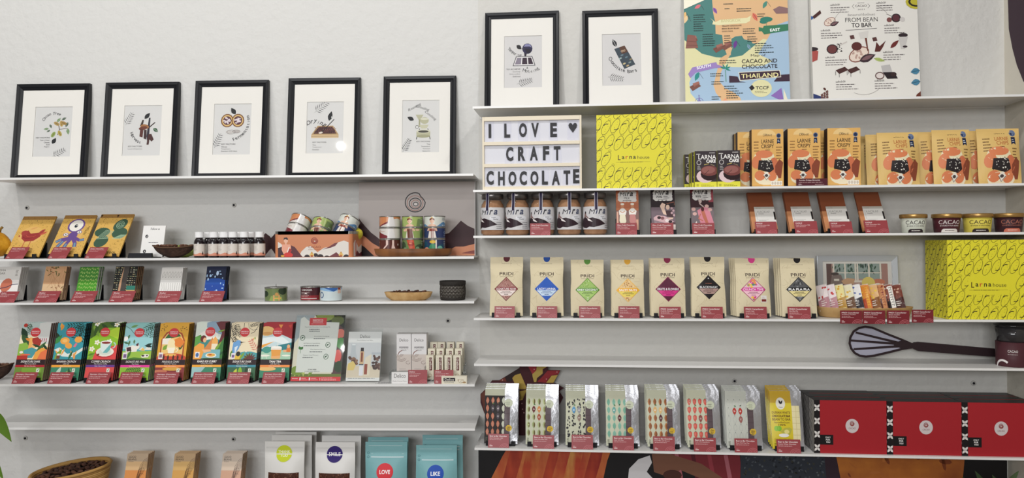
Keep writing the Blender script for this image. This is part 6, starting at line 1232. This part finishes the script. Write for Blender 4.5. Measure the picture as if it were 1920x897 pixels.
# ================================================================ right bank, fifth shelf: whisk sign and cup
b,z=SH['R5']
def Q(x,y,v=.05): return b.uz(1560+x/5.333,590+y/5.333,v)
def inner(pts,d):
    cx=sum(p[0] for p in pts)/len(pts); cy=sum(p[1] for p in pts)/len(pts); return [(p[0]+(cx-p[0])*d,p[1]+(cy-p[1])*d) for p in pts]
LO=[(805,300),(690,250),(560,200),(400,132),(330,123),(270,135),(215,170),(182,230),(175,290),(190,340),(225,385),(275,412),(340,422),(420,412),(560,380),(700,345),(805,328)]
HA=[(800,300),(830,282),(870,277),(1640,345),(1700,375),(1700,412),(1640,423),(1560,420),(860,366),(825,350),(800,330)]
u0,z0=Q(805,314); o=thing('whisk_sign','big dark brown whisk-shaped sign with lilac panes lying across the shelf','whisk sign',b.M(u0,.05,z0)); rel=lambda p:(Q(*p)[0]-u0,Q(*p)[1]-z0)
m=MB(); m.prism([rel(p) for p in LO],0,.01,'EDECEE'); m.obj('white_backing',o)
m=MB(); m.prism([rel(p) for p in LO],-.0006,-.0001,'AFAEBE'); m.obj('lilac_panes',o)
D='2E2024'; A=Art(1920,587,noclip=True); m=MB()
def seg(p,q,w0,w1=None):
    w1=w1 or w0; dx,dy=q[0]-p[0],q[1]-p[1]; l=math.hypot(dx,dy); nx,ny=-dy/l/2,dx/l/2
    m.prism([rel(t) for t in ((p[0]+nx*w0,p[1]+ny*w0),(q[0]+nx*w1,q[1]+ny*w1),(q[0]-nx*w1,q[1]-ny*w1),(p[0]-nx*w0,p[1]-ny*w0))],-.0022,-.0007,D)
for i in range(len(LO)-1): seg(LO[i],LO[i+1],22); m.prism([rel((LO[i][0]+11*math.cos(t*PI/6),LO[i][1]+11*math.sin(t*PI/6))) for t in range(12)],-.00215,-.0007,D)
for p,q in (((235,180),(690,290)),((190,260),(680,296)),((215,348),(700,316))): seg(p,q,20,24)
m.prism([rel(p) for p in ((610,285),(690,262),(805,300),(805,328),(690,340),(620,312))],-.0026,-.0007,D); m.obj('wires',o)
m=MB(); m.prism([rel(p) for p in HA],-.0028,.011,D); m.obj('handle',o)
v=.14; uL=b.u(1869,z,v); r=(RU-.004-uL)/2.12; uu=uL+r*1.0; o=thing('drink_cup','dark clear drink cup with black lid and maroon sleeve at the right edge','cup',b.M(uu,v,z,0,R(-18)))
m=MB(); m.lathe([(r*.94,.0),(r*.96,.002),(r*.985,.082)],'4E2A30',44,rough=.5); m.obj('sleeve',o)
m=MB(); m.lathe([(r*.90,.0822),(r*.95,.083),(r*1.0,.133)],'2E2C2E',44,rough=.12,coat=.5); m.obj('cup_body',o)
m=MB(); m.lathe([(r*1.0,.1332),(r*1.08,.1345),(r*1.09,.139),(r*1.0,.141),(r*.9,.149),(r*.5,.152),(.0001,.152)],'161416',44,rough=.18,coat=.5); m.obj('lid',o)
A=Art(140,80,noclip=True); A.text('CACAO',62,28,34,8,'E3DCDA',.005); A.lines(45,38,34,1,2,'C9BEBC',1.4); A.line([(26+26*math.cos(R(t)),84+24*math.sin(R(t))) for t in range(180,330,15)],7,'EDE6E4')
m=MB(); mp=cylmap(r*.965,r*.99,.082); m.art(A,r*2.4,.08,mp=mp,nx=20,nz=4,z=.001,rough=.5); m.obj('lettering',o)
# ================================================================ right bank, sixth shelf
b,z=SH['R6']
# carved pod figure board behind the pouches
def C(x,y,v=.02): return b.uz(900+x/7.475,680+y/7.475,v)
u0,zz0=b.u(975,z,.02),z; o=thing('cut_out_sign','painted maroon and yellow cacao cut-out standing behind the foil pouches','cut-out sign',b.M(u0,.02,z)); rl=lambda p:(C(*p)[0]-u0,C(*p)[1]-z)
def cpoly(name,pts,c,d0,d1=0.0): m=MB(); m.prism([rl(p) for p in pts],-d0,-d1,c,rough=.5); return m.obj(name,o)
cpoly('board_back',[(10,440),(90,360),(170,250),(270,250),(555,75),(560,-60),(960,-60),(950,105),(1125,110),(1030,280),(1175,355),(1110,400),(1165,490),(1110,600),(1100,1160),(300,1160),(180,900),(60,700),(10,560)],'4A1C22',.006)
cpoly('red_wing',[(800,270),(880,190),(950,110),(1120,108),(1100,160),(1000,180),(950,240),(930,280)],'9A2A30',.0075,.0062); cpoly('yellow_petal',[(930,280),(1005,182),(1090,172),(1030,280)],'C9A850',.0078,.0062)
cpoly('yellow_drop',[(455,215),(490,175),(570,150),(600,220),(650,340),(640,372),(560,372),(500,320)],'C9A850',.0078,.0062); cpoly('dark_band',[(355,200),(555,80),(570,150),(460,190),(450,265),(375,262)],'33201F',.0072,.0062)
cpoly('brown_band',[(270,252),(350,205),(375,262),(300,262)],'7A3A2C',.0072,.0062); cpoly('red_lens',[(700,-50),(790,40),(790,110),(735,160),(680,60)],'A83038',.0080,.0062); cpoly('yellow_stem',[(800,20),(955,15),(950,50),(880,90),(880,150),(800,215),(790,272),(760,272),(740,200),(735,160),(790,110)],'C9AC58',.0084,.0062)
cpoly('stripe',[(10,450),(75,385),(85,700),(75,720)],'6A3A2E',.0072,.0062); cpoly('yellow_patch',[(555,400),(660,380),(560,530),(600,520)],'C9A850',.0072,.0062)
m=MB()
for x,y in ((762,92),(932,228),(1080,130),(590,570),(600,650),(618,700),(320,242)):
    p=rl((x,y)); m.prism([(p[0]+.002*math.cos(t),p[1]+.002*math.sin(t)) for t in [k*PI/5 for k in range(10)]],-.0095,-.0063,'E3B0B0')
m.obj('dots',o)
# foil pouches
def grid_art(bg,rows,draw,top='C9CAB2',x0=6,y0=30,band=None):
    A=Art(100,190,top,rough=.5); 
    if band: A.rect(0,24,100,190,band)
    A.text('CACAO EVERYWHERE',50,20,50,2.4,'6A6A58',0) if not band else None
    for r in range(rows):
        for c in range(4): draw(A,14+c*27,42+r*27,r,c)
    A.lines(6,168,12,4,4,'6A6A5A',1.8); return A
def eg(c1,c2=None,half=False,veins=None):
    def f(A,x,y,r,c):
        A.leaf(x,y-13,26,17,90,c1[(r+c)%len(c1)])
        if half: A.ell(x+3,y,4,9,c2)
        if veins: A.line([(x,y-9),(x,y+9)],1,veins); A.line([(x-4,y-6),(x-4,y+6)],.8,veins); A.line([(x+4,y-6),(x+4,y+6)],.8,veins)
    return f
def cow(A,x,y,r,c):
    rg=random.Random(r*5+c)
    for k in range(5): A.ell(x+rg.uniform(-7,7),y+rg.uniform(-11,11),rg.uniform(2,4.5),rg.uniform(2,5),'26262A',rg.uniform(0,90),9)
def berry(A,x,y,r,c):
    A.poly([(x-9,y-8),(x-3,y-12),(x+3,y-12),(x+9,y-8),(x+8,y+2),(x,y+12),(x-8,y+2)],'CF5A4E'); A.ell(x-2,y-3,4,5,'DD7A6A'); A.line([(x-4,y-11),(x,y-13),(x+4,y-11)],1.6,'5A8A6A')
def ghost(A,x,y,r,c): A.arc(x,y,8,10,0,350,1,'B5B8B4'); A.ell(x,y-12,1.2,1.2,'3A3A3A')
def sub(A,L):
    for x,y,c,t in L: A.leaf(x,y-13,26,19,90,c); A.text(t,x,y,8,5,'F3EDE6',.01)
FA=[grid_art(None,5,lambda A,x,y,r,c:eg(['B5684E'],veins='E0B8A0')(A,x,y,r,c) if c<3 else eg(['C9CBB8'])(A,x,y,r,c),band='26201F'),grid_art(None,5,eg(['A3AE7A','B5BF8A'],'6A5A34',True)),grid_art(None,5,cow),grid_art(None,5,eg(['7FB8A0','8FC3AE'],veins='3F6A5A')),grid_art(None,5,eg(['B57A4A','A86C40'],'8A5230',True)),grid_art(None,5,berry),grid_art(None,5,ghost,top='C4C6BC')]
sub(FA[0],[(41,69,'4A4048','70'),(68,69,'5A5058','g'),(68,96,'4A4048','CE')]); sub(FA[1],[(41,69,'6A2A2C','70'),(68,69,'D08A4E','g'),(68,96,'A8553A','CE')]); sub(FA[2],[(68,69,'9A9AA0','60'),(41,69,'5A9AC8','g'),(68,96,'8A7468','M')]); sub(FA[3],[(68,96,'5A2028','70'),(41,69,'6AA8A0','g')]); sub(FA[4],[(41,69,'DDB070','g'),(68,69,'E0BC80','70'),(68,96,'5A2A30','CE')]); sub(FA[5],[(68,96,'8A4A44','CE')]); sub(FA[6],[(41,69,'B5382E','70'),(68,69,'B5382E','g'),(68,96,'9A605A','T')])
for A_ in FA: A_.leaf(40,50,10,5,20,'4A7A4A'); A_.leaf(66,52,9,4,-30,'3A4A34')
YA=Art(100,190,'C9A42E',rough=.35); YA.rect(0,40,100,190,'D9C534'); YA.rect(60,0,100,40,'C9A42E'); YA.ell(50,42,22,20,'E6E3D6',0,20); YA.leaf(50,44,16,8,-50,INK); YA.leaf(50,44,16,8,-120,INK); YA.text('Cacao',50,54,18,4,INK,.01)
for i,t in enumerate(('DURIAN WHITE','CHOCOLATE BAR','BEAN TO BAR')): YA.text(t,50,72+i*11,84,8,'5A2E24',.04)
YA.text('โฮมเมดช็อกโกแลต',50,104,72,6,'5A2E24',.01); YA.text('100%',50,112,34,5,'5A2E24',.02)
for x,c in ((24,'8FC33A'),(36,'7FB82E')): YA.ell(x,124,11,9,c,0,16)
YA.poly([(40,134),(60,122),(86,120),(96,126),(84,144),(56,142)],'B9B44A'); YA.ell(70,134,12,7,'E8DC8A'); YA.ell(56,146,24,6,'F0EDE6'); [YA.rect(12+x,156,28+x,168,'C9B02E') or YA.rect(14+x,158,26+x,166,'EADF8A') for x in (0,20,40,60)]; YA.lines(10,172,78,2,5,'5A4A1E',1.4)
NMS=['brown cacao pods on black','green and brown half pods','black and white cow spots','mint green pods','brown almonds','red strawberries','pale teacups and two red cups','a yellow durian sleeve']
BX=[(908,970,729,915,954),(985.5,1047.5,731,999,1038.8),(1060.8,1123,732,1071.7,1112),(1137,1199,732,1149,1188.8),(1214.6,1277,731,1225,1265.8),(1289.5,1352.5,731,1301.3,1343),(1363.5,1430.5,733,1378,1420.7),(1448,1509,733,1457,1502)]
foil=mat('B9B9BD',rough=.36,metal=.8,bump=.5,bscale=22)
def foil_pouch(i,w,h,M,lab):
    o=thing('foil_pouch',lab,'pouch',M); s=MB(); f=pouch_parts(o,w,h,.006,foil,None,0,i,.1,'foil_bag',12,20,.02)
    wl=w*(.60 if i<7 else .66)
    mp=lambda x,z_,l:f(x-w/2+wl/2,z_,l+.0004); m=MB(); hh=h*(.995); AA=FA[i] if i<7 else YA; m.grid(wl,hh,lambda x,z_,l:f(x-w/2+wl/2,z_,.0006),10,24,AA.it[0][2],rough=.5); m.art(AA,wl,hh,mp=lambda x,z_,l:mp(x,z_,l+.0003),nx=10,nz=24); m.obj('paper_sleeve',o)
    W=Art(40,150,'EADFB0' if i==7 else '5E5054',rough=.3)
    for k in range(6): W.line([(0,k*25),(40,k*25)],1.4,'CFC08A' if i==7 else '453A3E')
    if i==7: W.line([(20,0),(20,150)],1.4,'CFC08A')
    ww=w*(.17 if i<7 else .24); sticker(o,f,W,-w/2+wl+ww/2,h*.14,ww,h*.60,'window',4,14,rough=.3)
    if i<7:
        W=Art(60,60,noclip=True); W.ell(30,30,30,30,'CDD2BA',0,24); W.lines(14,22,30,4,7,'6A6E5A',2); sticker(o,f,W,w*.22,h*.66,w*.25,w*.25,'round_sticker',6,6)
        W=Art(60,60,noclip=True); W.poly([(30+(30 if k%2 else 26)*math.cos(k*PI/14),30+(30 if k%2 else 26)*math.sin(k*PI/14)) for k in range(28)],'DDB83A'); W.text('5.00%',30,24,36,8,'5A3A1E',.02); W.text('GOLD',30,38,26,8,'5A3A1E',.02); sticker(o,f,W,w*.24,h*.22,w*.20,w*.20,'gold_seal',6,6)
    return o
for i,(xl,xr,yt,c0,c1) in enumerate(BX):
    v=.160; lean=R(13); n=4; hz=.0150; M,w,h,u=fit('R6',xl,xr,yt,v,lean,up=.0045); desc='silver foil pouch sleeved with '+NMS[i]
    for k in range(n):
        lab=desc+(', front of its row' if k==0 else ', %s from the front'%ORD[k]); Mk=b.M(u-.0012*k*(i>3),v-k*hz,z+.0045+.0035*k,lean)
        if k==0: o0=foil_pouch(i,w,h,Mk,lab)
        else: dup(o0,lab,Mk)
    stand('R6',u,w*.88,v+.006,lean,n*hz+.007,.05,'black plastic stand holding the pouches sleeved with '+NMS[i])
    card('R6',c0,c1,[814,816.5,816,818,819,821.5,823,824.5][i],'Bean to Bar Chocolate',['Dark Chocolate 100%','Dark Chocolate 70%','Milk Chocolate 50%','Dark 70% Mint','Dark 70% with Almond','Dark 70% Strawberry','Dark 70% Thai Tea','Durian White Chocolate'][i],'red price card before the pouch sleeved with '+NMS[i],n=1,lean=12,v=.1985)
# red gift boxes
def redart():
    A=Art(137,92,'A3232B',rough=.45); A.rect(0,0,11,92,'1A1618')
    for k in range(8):
        y=k*11.5+2
        for sx in (-1,1): A.leaf(5.5+sx*.2,y+(0 if k%2 else 11),7.5,4.4,(-90+sx*42) if k%2==0 else (90-sx*42),'DDD8D4')
    A.rect(11,60,36,77,'171517')
    for t,y in (('ONLY',64.5),('FOR',68.5),('YOU',72.5)): A.text(t,26,y,10 if t=='ONLY' else 8,2.8,'EDE9E6',.03)
    A.ell(72,44,12.5,12.2,'CFC4C4',0,30); rings(A,72,40,4,'7A2A2E','A8605A',.6); A.text('CACAO',72,48,13,3,'7A4A4A',0); return A
def sideart():
    A=Art(60,92,'1A1618')
    for k in range(9):
        for j in range(4): A.line([(j*8+ (2 if 0 else 0)+x*7,k*0+y) for x,y in ()],1,'DDD8D4') if 0 else None
    for j in range(6): A.line([(5+j*10+(3.4 if q%2 else -3.4),q*7.8) for q in range(13)],3.4,'DEDAD6')
    return A
RA=redart(); SA=sideart(); uu=[b.u(x,z,.188) for x in (1526.5,1663,1803.5,1950)]
for c in range(3):
    w=uu[c+1]-uu[c]-.0015 if c<2 else uu[1]-uu[0]-.0015; h=.178; t=.056
    if c==0: 
        M_,_,h,_=fit('R6',1532,1657,751.5,.188,0,up=.0003)
    for k in range(3):
        M=b.M(uu[c]+w/2+.001,.188-k*.0585,z+.0003); lab='red gift box with a round white emblem, %s of the three columns, %s'%(['left','middle','right'][c],['front','second deep','third deep'][k])
        if k==0: m=MB(); m.box(-w/2,0,0,w/2,t,h,'1A1618',r=.001,rough=.4); m.art(RA,w,h); m.art(SA,t,h,xf=Matrix.Translation((-w/2,t/2,0))@Matrix.Rotation(-PI/2,4,'Z')); o0=tag(m.obj('gift_box',M=M),lab,'box','red gift boxes')
        else: dup(o0,lab,M)
# photo mural under the shelf
vM=.03; uL,_=b.uz(897,850,vM); uR,_=b.uz(1888,850,vM); zt=z-.034; hM=.75; W_=991; H_=int(W_*hM/(uR-uL)); A=Art(W_,H_,'1C1A1C',rough=.5); rg=random.Random(9)
y00=proj(b.pt((uL+uR)/2,vM,zt))[1]; T=lambda x,y:(x-897,y-y00)
A.poly([T(967,830),T(1165,830),T(1150,870),T(1130,960),T(1000,1000),T(900,1000),T(922,910),T(945,865)],mat('A8382A',rough=.5,mix='C97842',mscale=14,stretch=(1,1,.3)))
for x0,x1,c in ((952,975,'8A2E24'),(985,1010,'C98A48'),(1030,1045,'93302A'),(1070,1092,'D09A52'),(1110,1130,'8F2C24')):
    A.poly([T(x0+16,830),T(x1+16,830),T(x1+8,870),T(x1-10,930),T(x1-30,1000),T(x0-30,1000),T(x0-12,930),T(x0+4,870)],mat(c,rough=.5,mix='B0452B',mscale=22,stretch=(1,1,.25)))
A.poly([T(1190,905),T(1192,885),T(1210,866),T(1232,858),T(1236,872),T(1226,890),T(1240,905),T(1280,905),T(1300,1000),T(1190,1000)],'D6D4D6')
A.poly([T(1238,830),T(1400,830),T(1404,870),T(1400,1000),T(1380,1000),T(1340,890),T(1250,868)],'7A2A32')
for k in range(4): x=1275+k*31; A.poly([T(x,830),T(x+7,830),T(x+20,900),T(x+12,900)],['A8606A','5A1E26','943A44'][k%3])
A.poly([T(1236,855),T(1262,852),T(1330,872),T(1372,900),T(1340,905),T(1290,885),T(1270,900),T(1240,890)],'7A5240'); A.ell(*T(1275,895),18,10,'4A2A24')
A.poly([T(1404,830),T(1600,830),T(1600,1000),T(1404,1000)],'2E333C')
for k in range(260): p=T(rg.uniform(1408,1560),rg.uniform(838,960)); A.ell(p[0],p[1],rg.uniform(1,3.6),rg.uniform(1,3),['1E2228','4A5058','3A3A34','565C60'][k%4],rg.uniform(0,90),6,True)
A.poly([T(1558,830),T(1590,830),T(1602,900),T(1570,990)],'33242E'); A.poly([T(1577,830),T(1830,830),T(1820,905),T(1800,1000),T(1610,1000),T(1590,900)],mat('96522A',rough=.5,mix='B8702F',mscale=8))
for k in range(40): p=T(rg.uniform(1595,1805),rg.uniform(842,960)); A.ell(p[0],p[1],rg.uniform(2,14),rg.uniform(1,6),['8A4A26','A8622E','7A3E22','B06A34'][k%4],rg.uniform(0,180),8,True)
A.poly([T(1815,830),T(1888,830),T(1888,1100),T(1790,1100)],'171517')
m=MB(); m.box(uL,-vM,zt-hM,uR,-.002,zt,'161416'); xm=(uL+uR)/2; m.art(A,uR-uL,hM,y=-vM,x=xm,z=zt-hM); tag(m.obj('photo_mural',M=b.M(0,0,0)),'dark photo mural of cacao fruits under the lowest right shelf','mural')
# plant in front of the mural
o=thing('potted_plant','dark leafy plant in front of the mural at the lower right','plant',Matrix.Translation(b.pt(b.u(1790,1.0,.3),.3,.45))); inv=o.matrix_world.inverted()
m=MB(); m.lathe([(.0001,-.45),(.07,-.45),(.1,-.22),(.105,-.2),(.095,-.2),(.0001,-.23)],'6A5A50',28,rough=.6); m.obj('pot',o); m=MB(); c0=inv@P3(b,1840,990,.3); m.tube([(0,0,-.22),tuple(c0*.5),tuple(c0)],.004,'33402A',n=6); m.obj('stem',o)
for i in range(34):
    a_=rg.uniform(0,PI); L=rg.uniform(30,95); sx,sy=1835+rg.uniform(-60,50),965+rg.uniform(-25,20); ex,ey=sx+L*math.cos(a_)*1.1,sy-L*math.sin(a_)*.85; ex=min(ex,1925); ey=max(ey,878+rg.uniform(0,12)) if not i in (3,9) else 874; v0=.3+rg.uniform(-.04,.05); v1=v0+rg.uniform(-.05,.05)
    m=MB(); plant_leaf(m,inv@P3(b,sx,sy,v0),inv@P3(b,ex,ey,v1),rg.uniform(.022,.04),['26331F','33432A','2A3A24','46573A'][i%4],drop=.015); m.obj('leaf',o)
